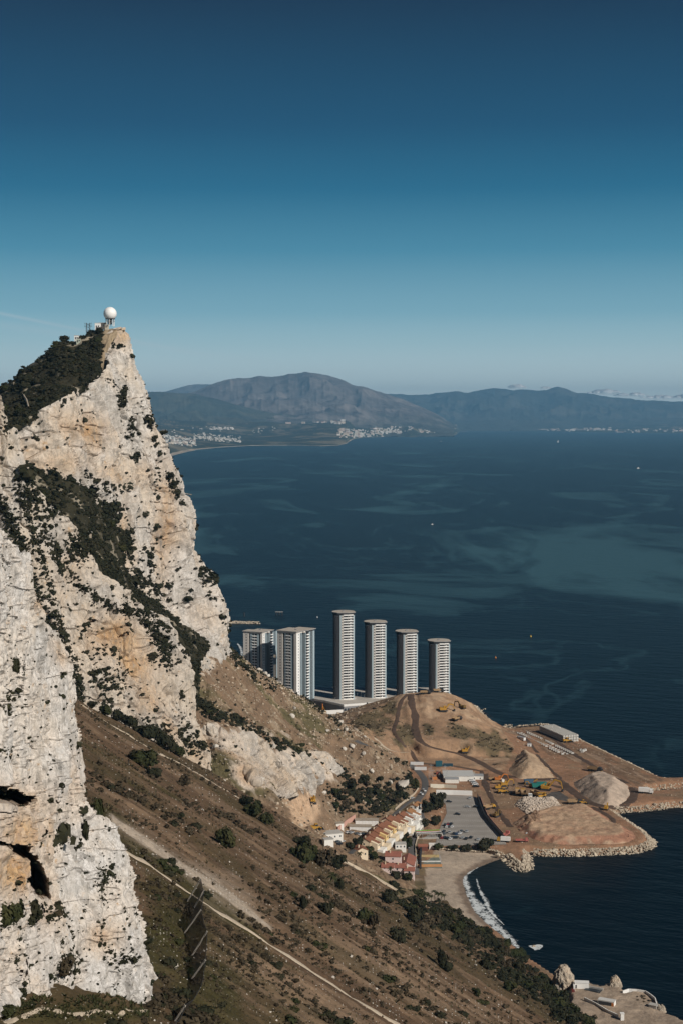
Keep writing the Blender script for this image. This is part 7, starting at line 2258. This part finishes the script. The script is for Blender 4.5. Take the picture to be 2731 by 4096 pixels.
# ------------------------------------------------------------------ rockfall net fence
TOPS = [(805, 3514), (817, 3560), (806, 3639), (830, 3724), (823, 3839), (806, 3945), (742, 4020), (706, 4090), (672, 4150)]
BASES = [(751, 3612), (766, 3652), (739, 3742), (769, 3815), (760, 3930), (742, 4010), (700, 4075), (668, 4120), (636, 4170)]
t = NT('wire_net')
wv = t.math('MAXIMUM', t.ramp(t.math('FRACT', t.math('MULTIPLY', t.attr('u', 'Fac'), 34.0)), [(0.50, 0), (0.58, 1)]), t.ramp(t.math('FRACT', t.math('MULTIPLY', t.attr('v', 'Fac'), 34.0)), [(0.50, 0), (0.58, 1)]))
tp = t.n('ShaderNodeBsdfTransparent')
mx = t.n('ShaderNodeMixShader')
t.l(wv, mx.inputs[0]); t.l(tp.outputs[0], mx.inputs[1]); t.l(t.p.outputs[0], mx.inputs[2]); t.l(mx.outputs[0], t.out.inputs[0])
M_NET = t.fin((0.045, 0.036, 0.028), 0.8, 0.2)
M_POST = plain('galvanised_post', (0.42, 0.38, 0.33), 0.6, 0.3, 0.15)
fb = [castA(*b_) for b_ in BASES]
ft = [Vector(at(tp_[0], tp_[1], b_.y + 0.6)) for tp_, b_ in zip(TOPS, fb)]
e = empty('rockfall_fence', fb[0], 0, 'dark rockfall net on leaning posts running down the slope', 'fence')
o0 = fb[0]
for k in range(len(fb)):
    if k in (5, 7): continue
    MB().bar(fb[k] - o0, ft[k] - o0, 0.34).build('post', M_POST, e)
for k in range(len(fb) - 1):
    n_ = 10
    V, U, W_ = [], [], []
    for i in range(n_ + 1):
        for j in range(n_ + 1):
            u, v = i / n_, j / n_
            b_ = fb[k].lerp(fb[k + 1], u); tt_ = ft[k].lerp(ft[k + 1], u)
            sag = 0.9 * math.sin(math.pi * u) * v
            q = b_.lerp(tt_, v) - o0 + Vector((0.5 * math.sin(math.pi * v) , 0, -sag))
            V.append(q[:]); U.append(u); W_.append(v)
    link('net_panel', mesh_np('net_panel', np.array(V), grid_faces(n_ + 1, n_ + 1), M_NET, True, {'u': np.array(U), 'v': np.array(W_)}), e)
    MB().bar(ft[k] - o0, ft[k].lerp(ft[k + 1], 0.5) - o0 - Vector((0, 0, 0.9)), 0.09).bar(ft[k].lerp(ft[k + 1], 0.5) - o0 - Vector((0, 0, 0.9)), ft[k + 1] - o0, 0.09).build('cable', M_DARK, e)

# ------------------------------------------------------------------ palms
def palm_meshes():
    mb = MB().cyl((0, 0, 1.5), 0.24, 7.4, 8, r2=0.17)
    tr = mb.mesh('trunk', M_BARK)
    mb = MB()
    r_ = random.Random(3)
    for k in range(22):
        a = k * 2.4; el = r_.uniform(-0.2, 0.9)
        d_ = Vector((math.cos(a) * math.cos(el), math.sin(a) * math.cos(el), math.sin(el)))
        w = Vector((-math.sin(a), math.cos(a), 0)) * 0.42
        P = [Vector((0, 0, 5.2)) + d_ * 2.9 * s - Vector((0, 0, 1.5 * s * s)) for s in (0, 0.35, 0.7, 1.0)]
        ws = (0.15, 1.0, 0.8, 0.1)
        v = []
        for q, s in zip(P, ws): v += [q - w * s, q + w * s - Vector((0, 0, 0.12))]
        mb.add(v, [(0, 1, 3, 2), (2, 3, 5, 4), (4, 5, 7, 6)])
    return tr, mb.mesh('fronds', M_LEAF_G)
PTR, PFR = palm_meshes()
def palm(p, s, label, group=None):
    e = empty('palm_tree', (p[0], p[1], p[2] - 0.2), random.uniform(0, 6), label, 'palm', group)
    e.scale = (s, s, s)
    link('trunk', PTR, e); link('fronds', PFR, e)
palm(castA(1335, 3556), 1.25, 'lone palm standing out on the gravel slope left of centre')
for k, (x, y) in enumerate([(1502, 3450), (1522, 3470), (1440, 3440), (1562, 3500)]):
    palm(castB(x, y), 0.9, 'garden palm among the trees beside the pink villas', 'garden palms')
for k in range(9):
    palm(castA(1672 + 13 * k, 3556 + 5.2 * k + random.uniform(0, 8)), random.uniform(0.8, 1.1), 'palm in the row above the beach at the slope edge', 'palms above the beach')

# ------------------------------------------------------------------ more trees right at the water's edge below the slope
vw = np.where((VA[:, 2] > 1.5) & (VA[:, 2] < 24) & (qx > 1700) & (qx < 2560) & (qy < 4130) & (VA[:, 1] < 940))[0]
for i in RNG.choice(vw, 64, replace=False):
    w = random.uniform(5.0, 9.0)
    tree(VA[i], w, w * random.uniform(0.65, 0.95), 'leafy tree at the water edge in the dark belt', 'trees at the water edge below the slope', random.random() < 0.25)

# ------------------------------------------------------------------ headland at the lower right
HEAD = [(2280, 3950), (2300, 3938), (2352, 3930), (2400, 3944), (2438, 3934), (2480, 3948), (2492, 3972), (2540, 3962), (2592, 3976), (2628, 4002), (2640, 4045), (2705, 4072), (2745, 4110), (2745, 4230), (2400, 4230), (2330, 4080), (2290, 4000)]
hp = [gz(x, y, 14) for x, y in HEAD]
pa = np.array([p[:2] for p in hp])
xs = np.arange(pa[:, 0].min() - 14, pa[:, 0].max() + 14, 0.8); ys = np.arange(pa[:, 1].min() - 14, pa[:, 1].max() + 14, 0.8)
Y_, X_ = np.meshgrid(ys, xs, indexing='ij')
ins = in_poly(X_, Y_, [tuple(p) for p in pa])
d_ = seg_dist(X_, Y_, [tuple(p) for p in pa], True) * np.where(ins, 1, -1)
d_ = d_ + 1.6 * n2(X_, Y_, 7, 4, 2.0)
H_ = np.where(d_ > 0, 14 + 0.35 * n2(X_, Y_, 9, 3, 4.0), 14 + d_ * 1.7 + 1.6 * n2(X_, Y_, 4, 3, 6.0) * smooth(0, -3, d_))
H_ = np.maximum(H_, -2.5)
V_ = np.stack([X_, Y_, H_], -1).reshape(-1, 3)
ah = blend(const((0.30, 0.235, 0.18), (0.36, 0.285, 0.22), 6)(V_), smooth(13.2, 11.5, V_[:, 2]), (0.40, 0.34, 0.275))
o = link('headland', mesh_np('headland', V_, grid_faces(*X_.shape)[:, ::-1], M_GND3, True, {'alb': ah}))
tag(o, 'rocky headland terrace at the water', kind='structure')
def hz(px, py, z=14.0): return Vector(gz(px, py, z))
M_STACK = rock_material('limestone_stack', 0.30, (0.62, 0.56, 0.48))
def rock_stack(px, py, sx, sy, sz, seed, label):
    V, Fc = ico(5)
    V = V * (1 + 0.28 * fbm(V * 1.5 + seed, 5)[:, None] + 0.10 * ridged(V * np.array((3, 3, 1.4)) + seed, 3)[:, None])
    V = V * np.array((sx, sy, sz))
    p = hz(px, py, 12)
    me = mesh_np('rock_stack', V, Fc, M_STACK, False, {'tan': np.zeros(len(V))})
    o = link('rock_stack', me, None, (p.x, p.y, p.z + sz * 0.45))
    return tag(o, label, 'rock')
rock_stack(2252, 3948, 5.4, 5.2, 7.2, 3.0, 'tall rock stack topped with scrub at the headland corner')
rock_stack(2460, 3955, 3.0, 2.8, 4.6, 9.0, 'smaller rock stack on the seaward edge of the headland')
rock_stack(2640, 4050, 2.4, 2.2, 3.0, 14.0, 'low rock at the far right corner of the headland')
top = hz(2262, 3948, 12)
for k in range(7):
    shrub((top.x + random.uniform(-3, 3), top.y + random.uniform(-2.5, 1), 12 + 8.8 + random.uniform(-1.5, 0.6)), 2.4, 1.7, 'dark scrub on top of the tall rock stack', 'scrub on the rock stack')
p = hz(2322, 3950)
e = empty('white_house', p, -0.12, 'low white house with a walled terrace beside the rock stack', 'house')
MB().box(-3.5, 4.2, -1.4, 2.2, -1.5, 3.0).box(-4.4, -3.5, -6.0, 2.2, -1.5, 2.2).build('wall', M_WHITE, e)
MB().box(-3.7, 4.4, -1.6, 2.4, 3.0, 3.2).build('roof', M_WHITE, e)
MB().box(-3.2, -2.4, -1.45, -1.38, 0, 1.9).build('door', M_DARK, e)
MB().box(-5.4, -3.7, -7.5, -3.0, -1.5, 1.2).build('porch', plain('dark_red_tiles', (0.14, 0.03, 0.025), 0.8), e)
p = hz(2370, 3962)
e = empty('empty_pool', p, -0.5, 'dark empty pool behind a pale wall on the headland', 'pool')
MB().box(-4.5, 4.5, -2.0, 2.0, 0.05, 0.30).build('basin', plain('pool_dark', (0.03, 0.035, 0.04), 0.5), e)
MB().box(-5, 5, 2.0, 2.6, -0.5, 1.3).build('pool_wall', M_CONC, e)
for s in (-1.2, 0.4):
    MB().bar((4.2 + s * 0.3, -1.5 + s, 0.3), (4.2 + s * 0.3, -1.5 + s, 1.4), 0.12).build('rail', M_STEEL, e)
p = hz(2425, 4018)
e = empty('beach_cabin', p, -0.45, 'white roofed cabin with an open dark side and orange door', 'cabin')
MB().box(-4.5, 4.5, -1.9, 1.9, -1, 2.6).build('wall', M_WHR, e)
MB().box(-4.6, 4.6, -2.0, 2.0, 2.6, 2.8).build('roof', plain('cabin_roof', (0.55, 0.54, 0.52), 0.6), e)
MB().box(-4.2, 3.0, -2.05, -1.85, 0.2, 2.2).build('opening', M_DARK, e)
MB().box(3.1, 4.3, -2.06, -1.86, 0.2, 2.1).build('door', M_ORANGE, e)
wall_line('balustrade', [hz(x, y) for x, y in [(2488, 3972), (2512, 3964), (2545, 3966), (2580, 3972), (2600, 3985), (2618, 4000), (2624, 4022)]], 0.5, 1.3, M_WHITE, 'white balustrade along the seaward edge of the headland')
wall_line('terrace_wall', [hz(x, y) for x, y in [(2335, 4000), (2380, 4022), (2430, 4052), (2470, 4070)]], 0.5, 1.6, M_WHR, 'pale wall on the landward side of the headland')
p = hz(2486, 4078)
tag(MB().box(-0.9, 0.9, -0.9, 0.9, -1, 3.4).box(-1.1, 1.1, -1.1, 1.1, 3.4, 3.6).build('gate_pier', M_WHITE, None, p), 'square white gate pier near the bottom frame edge', 'pier')
p = hz(2612, 4030)
tag(MB().box(-2.2, 2.2, -1.6, 1.6, -2, 1.6).box(-2.4, 2.4, -1.8, 1.8, 1.6, 1.85).build('lookout', M_CONC, None, p, (0, 0, -0.6)), 'grey square lookout at the right corner of the headland', 'lookout')
for k in range(9):
    x, y = random.uniform(2540, 2600), random.uniform(3985, 4010)
    shrub(hz(x, y), 2.2, 1.0, 'low scrub behind the white balustrade', 'scrub behind the balustrade', True)

# ------------------------------------------------------------------ surf
t = NT('surf_foam')
cr = t.attr('u', 'Fac')
nn = t.noise((0.55, 0.55, 1), 5, 0.7, dist=0.8)
n3_ = t.noise((0.12, 0.12, 1), 3, 0.6)
m_ = t.math('ADD', nn, t.math('MULTIPLY', t.math('SUBTRACT', n3_, 0.5), 0.8))
m_ = t.math('SUBTRACT', m_, t.math('MULTIPLY', cr, 0.30))
fo = t.ramp(m_, [(0.30, 0), (0.42, 0.95)])
tp = t.n('ShaderNodeBsdfTransparent'); mx = t.n('ShaderNodeMixShader')
t.l(fo, mx.inputs[0]); t.l(tp.outputs[0], mx.inputs[1]); t.l(t.p.outputs[0], mx.inputs[2]); t.l(mx.outputs[0], t.out.inputs[0])
M_FOAM = t.fin((0.62, 0.66, 0.68), 0.7, 0.2)
def surf(pts, w0, w1, label, z=0.08):
    P = resample([(p[0], p[1], 0) for p in pts], 2.0)[:, :2]
    T = np.gradient(P, axis=0); T /= np.linalg.norm(T, axis=1, keepdims=True) + 1e-9
    Nn = np.stack([-T[:, 1], T[:, 0]], 1)
    test = P + Nn * 3
    Nn = Nn * np.where(in_poly(test[:, 0], test[:, 1], LAND_W), -1, 1)[:, None]
    n = len(P)
    w = np.interp(np.linspace(0, 1, n), np.linspace(0, 1, len(w1)), w1)
    us = np.linspace(0, 1, 6)
    Q = P[:, None] + Nn[:, None] * ((w0 + us[None] * w[:, None])[..., None])
    V = np.concatenate([Q, np.full(Q.shape[:2] + (1,), z)], -1).reshape(-1, 3)
    o = link('surf', mesh_np('surf', V, grid_faces(n, 6), M_FOAM, True, {'u': np.tile(np.abs(us * 2 - 0.7), n)}))
    return tag(o, label, kind='stuff')
surf(BEACH_W[2:], -0.5, [0.5, 3, 6, 7, 9, 13, 14, 10, 8, 4], 'white surf along the small beach')
surf(BEACH_W[4:9], 9.0, [1, 3, 5, 4, 1], 'broken outer line of surf off the beach', 0.11)
fw = Vector(gz(2143, 3790, 0))
fp = [(fw.x + (3.6 + 1.5 * math.sin(3 * a)) * math.cos(a), fw.y + (6 + 2 * math.sin(2 * a + 1)) * math.sin(a), 0.08) for a in np.linspace(0, 6.28, 24)[:-1]]
me = bpy.data.meshes.new('foam_patch'); me.from_pydata(fp, [], [tuple(range(len(fp)))]); me.materials.append(M_FOAM)
tag(link('foam_patch', me), 'white foam breaking over a rock off the slope', kind='stuff')
boulder((fw.x - 1, fw.y + 2, -0.4), 1.6, 'dark rock awash in the foam off the slope', None, True)

# ------------------------------------------------------------------ things on the water
def boat(px, py, L_, label, sail=False):
    p = gz(px, py, 0)
    e = empty('boat', p, 0.4, label, 'boat')
    e.scale = (L_, L_, L_)
    MB().prism([(-0.5, -0.13), (0.2, -0.15), (0.5, 0), (0.2, 0.15), (-0.5, 0.13)], 0.0, 0.13, 0, [(-0.5, -0.16), (0.22, -0.18), (0.6, 0), (0.22, 0.18), (-0.5, 0.16)]).build('hull', M_WHITE, e)
    MB().box(-0.25, 0.15, -0.1, 0.1, 0.13, 0.3).build('cabin', M_WHITE, e)
    if sail:
        MB().add([(0.1, 0, 0.2), (-0.45, 0.02, 0.2), (0.1, 0.0, 1.3), (0.1, 0.02, 0.2), (-0.45, 0.04, 0.2), (0.1, 0.02, 1.3)], [(0, 1, 2), (5, 4, 3)]).build('sail', M_WHITE, e)
        MB().bar((0.12, 0, 0.1), (0.12, 0, 1.35), 0.03).build('mast', M_STEEL, e)
boat(2230, 1769, 26, 'tiny white sailing boat far out on the sea', True)
boat(2550, 1874, 22, 'small white motor boat far out on the right')
boat(1727, 2098, 8, 'tiny white boat in the middle of the bay')
boat(1762, 1766, 22, 'tiny white boat near the far headland')
for (x, y, c, lb) in [(2121, 2547, (0.62, 0.42, 0.05), 'yellow buoy on the dark sea, upper right'), (1980, 2632, (0.62, 0.22, 0.05), 'orange buoy on the dark sea nearer the towers'), (1269, 2470, (0.7, 0.7, 0.7), 'white buoy behind the tallest tower')]:
    p = gz(x, y, 0)
    e = empty('buoy', p, 0, lb, 'buoy')
    MB().cyl((0, 0, 0.6), 1.1, 1.2, 12, r2=0.9).build('float', plain('buoy' + lb[:5], c, 0.5), e)
    MB().cyl((0, 0, 2.0), 0.5, 1.8, 8, r2=0.15).build('topmark', plain('buoy' + lb[:5], c, 0.5), e)
p = gz(978, 2466, 0)
tag(MB().cyl((0, 0, 2.5), 1.0, 7, 10).box(-1.3, 1.3, -1.3, 1.3, 6, 6.6).build('mooring_dolphin', M_DARK, None, p), 'single dark mooring pile rising from the sea by the cliff', 'pile')
p = gz(1117, 2462, 0)
e = empty('mooring_dolphin', p, 0, 'three dark mooring piles joined by a beam', 'pile')
for s in (-5, 0, 5):
    MB().cyl((s, -0.4 * s, 2.5), 0.9, 7, 10).build('pile', M_DARK, e)
MB().box(-6.5, 6.5, -1.2, 1.2, 5.8, 6.5).build('beam', M_CONC, e)
def breakwater(pts, w, h, label, n):
    P = [gz(x, y, 0) for x, y in pts]
    L, S = [], []
    for k in range(n):
        t_ = random.uniform(0, len(P) - 1.001); i = int(t_); f_ = t_ - i
        off = random.uniform(-1, 1)
        x = P[i][0] * (1 - f_) + P[i + 1][0] * f_ + random.uniform(-2, 2)
        y = P[i][1] * (1 - f_) + P[i + 1][1] * f_ + off * w
        L.append((x, y, h * (1 - abs(off) ** 1.5))); S.append(random.uniform(1.0, 2.0))
    o = link('breakwater', scatter_mesh('breakwater', ARM_P, L, np.stack([S] * 3, 1), [random.uniform(0, 6) for _ in L], M_ARM))
    tag(o, label, kind='structure')
breakwater([(900, 2492), (960, 2492), (1035, 2494)], 6, 2.5, 'low rock breakwater behind the cliff foot', 420)
breakwater([(1090, 2628), (1122, 2628)], 5, 2.2, 'short rock groyne between the square towers', 160)
breakwater([(700, 1972), (735, 1975), (766, 1980)], 14, 3, 'far low rock spit beside the cliff', 380)
P = [gz(x, y, 0) for x, y in [(930, 2600), (945, 2640), (985, 2662), (1060, 2672), (1130, 2650), (1130, 2760), (900, 2760)]]
me = bpy.data.meshes.new('town_beach'); me.from_pydata([(p[0], p[1], 0.5) for p in P], [], [tuple(range(len(P)))[::-1]]); me.materials.append(plain('pale_sand', (0.36, 0.31, 0.25), 0.95, 0.1, 0.1, 0.1))
tag(link('town_beach', me), 'strip of sand behind the towers', kind='structure')
surf([gz(x, y, 0)[:2] for x, y in [(948, 2575), (960, 2600), (962, 2622), (950, 2640)]], 0, [3, 6, 5, 3], 'curl of surf at the cliff foot', 0.6)

# ------------------------------------------------------------------ towns across the bay
M_TOWN = [plain('town_white', (0.66, 0.64, 0.60), 0.8), plain('town_cream', (0.56, 0.49, 0.41), 0.8), plain('town_pink', (0.50, 0.40, 0.35), 0.8)]
M_TROOF = plain('town_roof', (0.26, 0.14, 0.10), 0.9)
def far_house(w, h, m, flat):
    mb = MB().box(-w / 2, w / 2, -w * 0.35, w * 0.35, -4, h)
    mb2 = [mb.mesh('far_building', [M_TOWN[m], M_TROOF])]
    if not flat:
        mb = MB().box(-w / 2, w / 2, -w * 0.35, w * 0.35, -4, h)
        gable(mb, -w / 2, w / 2, -w * 0.35, w * 0.35, h, w * 0.16)
        me = mb.mesh('far_building', [M_TOWN[m], M_TROOF])
        for p_ in me.polygons:
            if p_.index >= 6: p_.material_index = 1
        return me
    return mb2[0]
FH_ME = [far_house(1.0 * w, h, m, fl) for (w, h, m, fl) in [(12, 7, 0, False), (16, 9, 0, True), (22, 10, 0, True), (12, 6, 1, False), (18, 12, 1, True), (26, 9, 2, True), (14, 7, 2, False)]]
TOWNS = [(640, 785, 1740, 1784, 120, 'house in the low town beside the far beach', 1.15), (775, 962, 1738, 1768, 190, 'white house in the bright estate above the far beach', 1.0), (842, 935, 1708, 1721, 40, 'white house in the small upper estate', 1.4), (1350, 1460, 1712, 1754, 110, 'building in the far harbour town', 1.5),
         (1420, 1600, 1715, 1750, 120, 'building on the harbour front of the far town', 1.7), (1480, 1824, 1694, 1738, 110, 'building on the far wooded headland', 1.8), (1840, 2130, 1704, 1722, 90, 'building along the distant coast, left of the big strip', 2.6), (2130, 2440, 1704, 1727, 130, 'building in the long distant coastal strip', 2.8), (2440, 2731, 1715, 1732, 35, 'building on the distant coast at far right', 2.6), (1150, 1400, 1672, 1700, 45, 'scattered inland house below the grey mountain', 2.2), (640, 1100, 1700, 1740, 30, 'scattered farm house on the coastal plain', 1.1)]
cand = []
for ti, (x0, x1, y0, y1, n, lb, sc) in enumerate(TOWNS):
    for _ in range(n):
        x = random.uniform(x0, x1)
        y = random.triangular(y0, y1, y0 * 0.35 + y1 * 0.65)
        if ti in (0, 1) : y += (x - (x0 + x1) / 2) / (x1 - x0) * 14
        p = castF(x, y)
        if p is None: continue
        cand.append((1.1 * sc * random.uniform(0.7, 1.4), p, ti, lb))
cand.sort(key=lambda c: -c[0] * 1e4 / c[1].y)
Vs, Fs, b = [], [], 0
for k, (s, p, ti, lb) in enumerate(cand):
    me = random.choice(FH_ME[:3] if ti in (1, 2) else FH_ME)
    rz = random.uniform(-0.5, 0.5)
    if k < 290:
        o = link('far_building', me, None, p, (0, 0, rz)); o.scale = (s * 1.3, s, s)
        tag(o, lb, 'building', 'town: ' + lb)
    else:
        V = np.array([v.co[:] for v in me.vertices][:8]) * s
        Vs.append(V + np.array(p)); Fs.append(np.array([(3, 2, 1, 0), (4, 5, 6, 7), (0, 1, 5, 4), (1, 2, 6, 5), (2, 3, 7, 6), (3, 0, 4, 7)]) + b); b += 8
if Vs:
    tag(link('distant_houses', mesh_np('distant_houses', np.concatenate(Vs), np.concatenate(Fs), M_TOWN[0])), 'small white houses scattered along the far coast', kind='stuff')
for (x, lb) in [(1545, 'left of the two white tower blocks on the far waterfront'), (1557, 'right of the two white tower blocks on the far waterfront')]:
    p = castF(x, 1742) or Vector(gz(x, 1742, 4))
    e = empty('far_tower', p, 0, lb, 'tower')
    MB().box(-26, 26, -20, 20, -5, 92).build('wall', M_TOWN[0], e)
    MB().box(-18, 18, -14, 14, 92, 98).build('roof', M_TOWN[1], e)

# ------------------------------------------------------------------ low cloud behind the far range, beyond the haze
M_CLOUD = plain('cloud_white', (0.80, 0.80, 0.82), 1.0, 0.0, 0.03, 0.0005)
for k, (x, y, w, h, lb) in enumerate([(2068, 1548, 70, 26, 'small white cloud over the distant range, leftmost'), (2180, 1552, 40, 16, 'tiny white cloud left of the sharp peak'), (2420, 1570, 150, 32, 'largest low white cloud right of the sharp peak'), (2520, 1580, 140, 28, 'low white cloud in the middle of the right hand bank'), (2640, 1590, 170, 24, 'long low cloud near the right frame edge'), (2735, 1588, 60, 36, 'puff of cloud at the right frame edge')]):
    Yc = 74000
    c = Vector(at(x, y, Yc))
    m = Yc / F
    r_ = np.random.RandomState(300 + k)
    Vl, Fl, b = [], [], 0
    iv, if_ = ico(3)
    for q in range(14):
        u = r_.uniform(-1, 1)
        rad = h * m * 0.5 * (1 - 0.6 * abs(u)) * r_.uniform(0.5, 1.1)
        V = iv * (1 + 0.30 * fbm(iv * 2.2 + q + 9 * k, 4)[:, None]) * np.array((rad * 1.9, rad * 1.5, rad * 0.75)) + np.array((u * w * m * 0.5, r_.uniform(-200, 200), rad * 0.3 - h * m * 0.1))
        Vl.append(V); Fl.append(if_ + b); b += len(V)
    o = link('cloud', mesh_np('cloud', np.concatenate(Vl), np.concatenate(Fl), M_CLOUD, True), None, c)
    tag(o, lb, 'cloud')
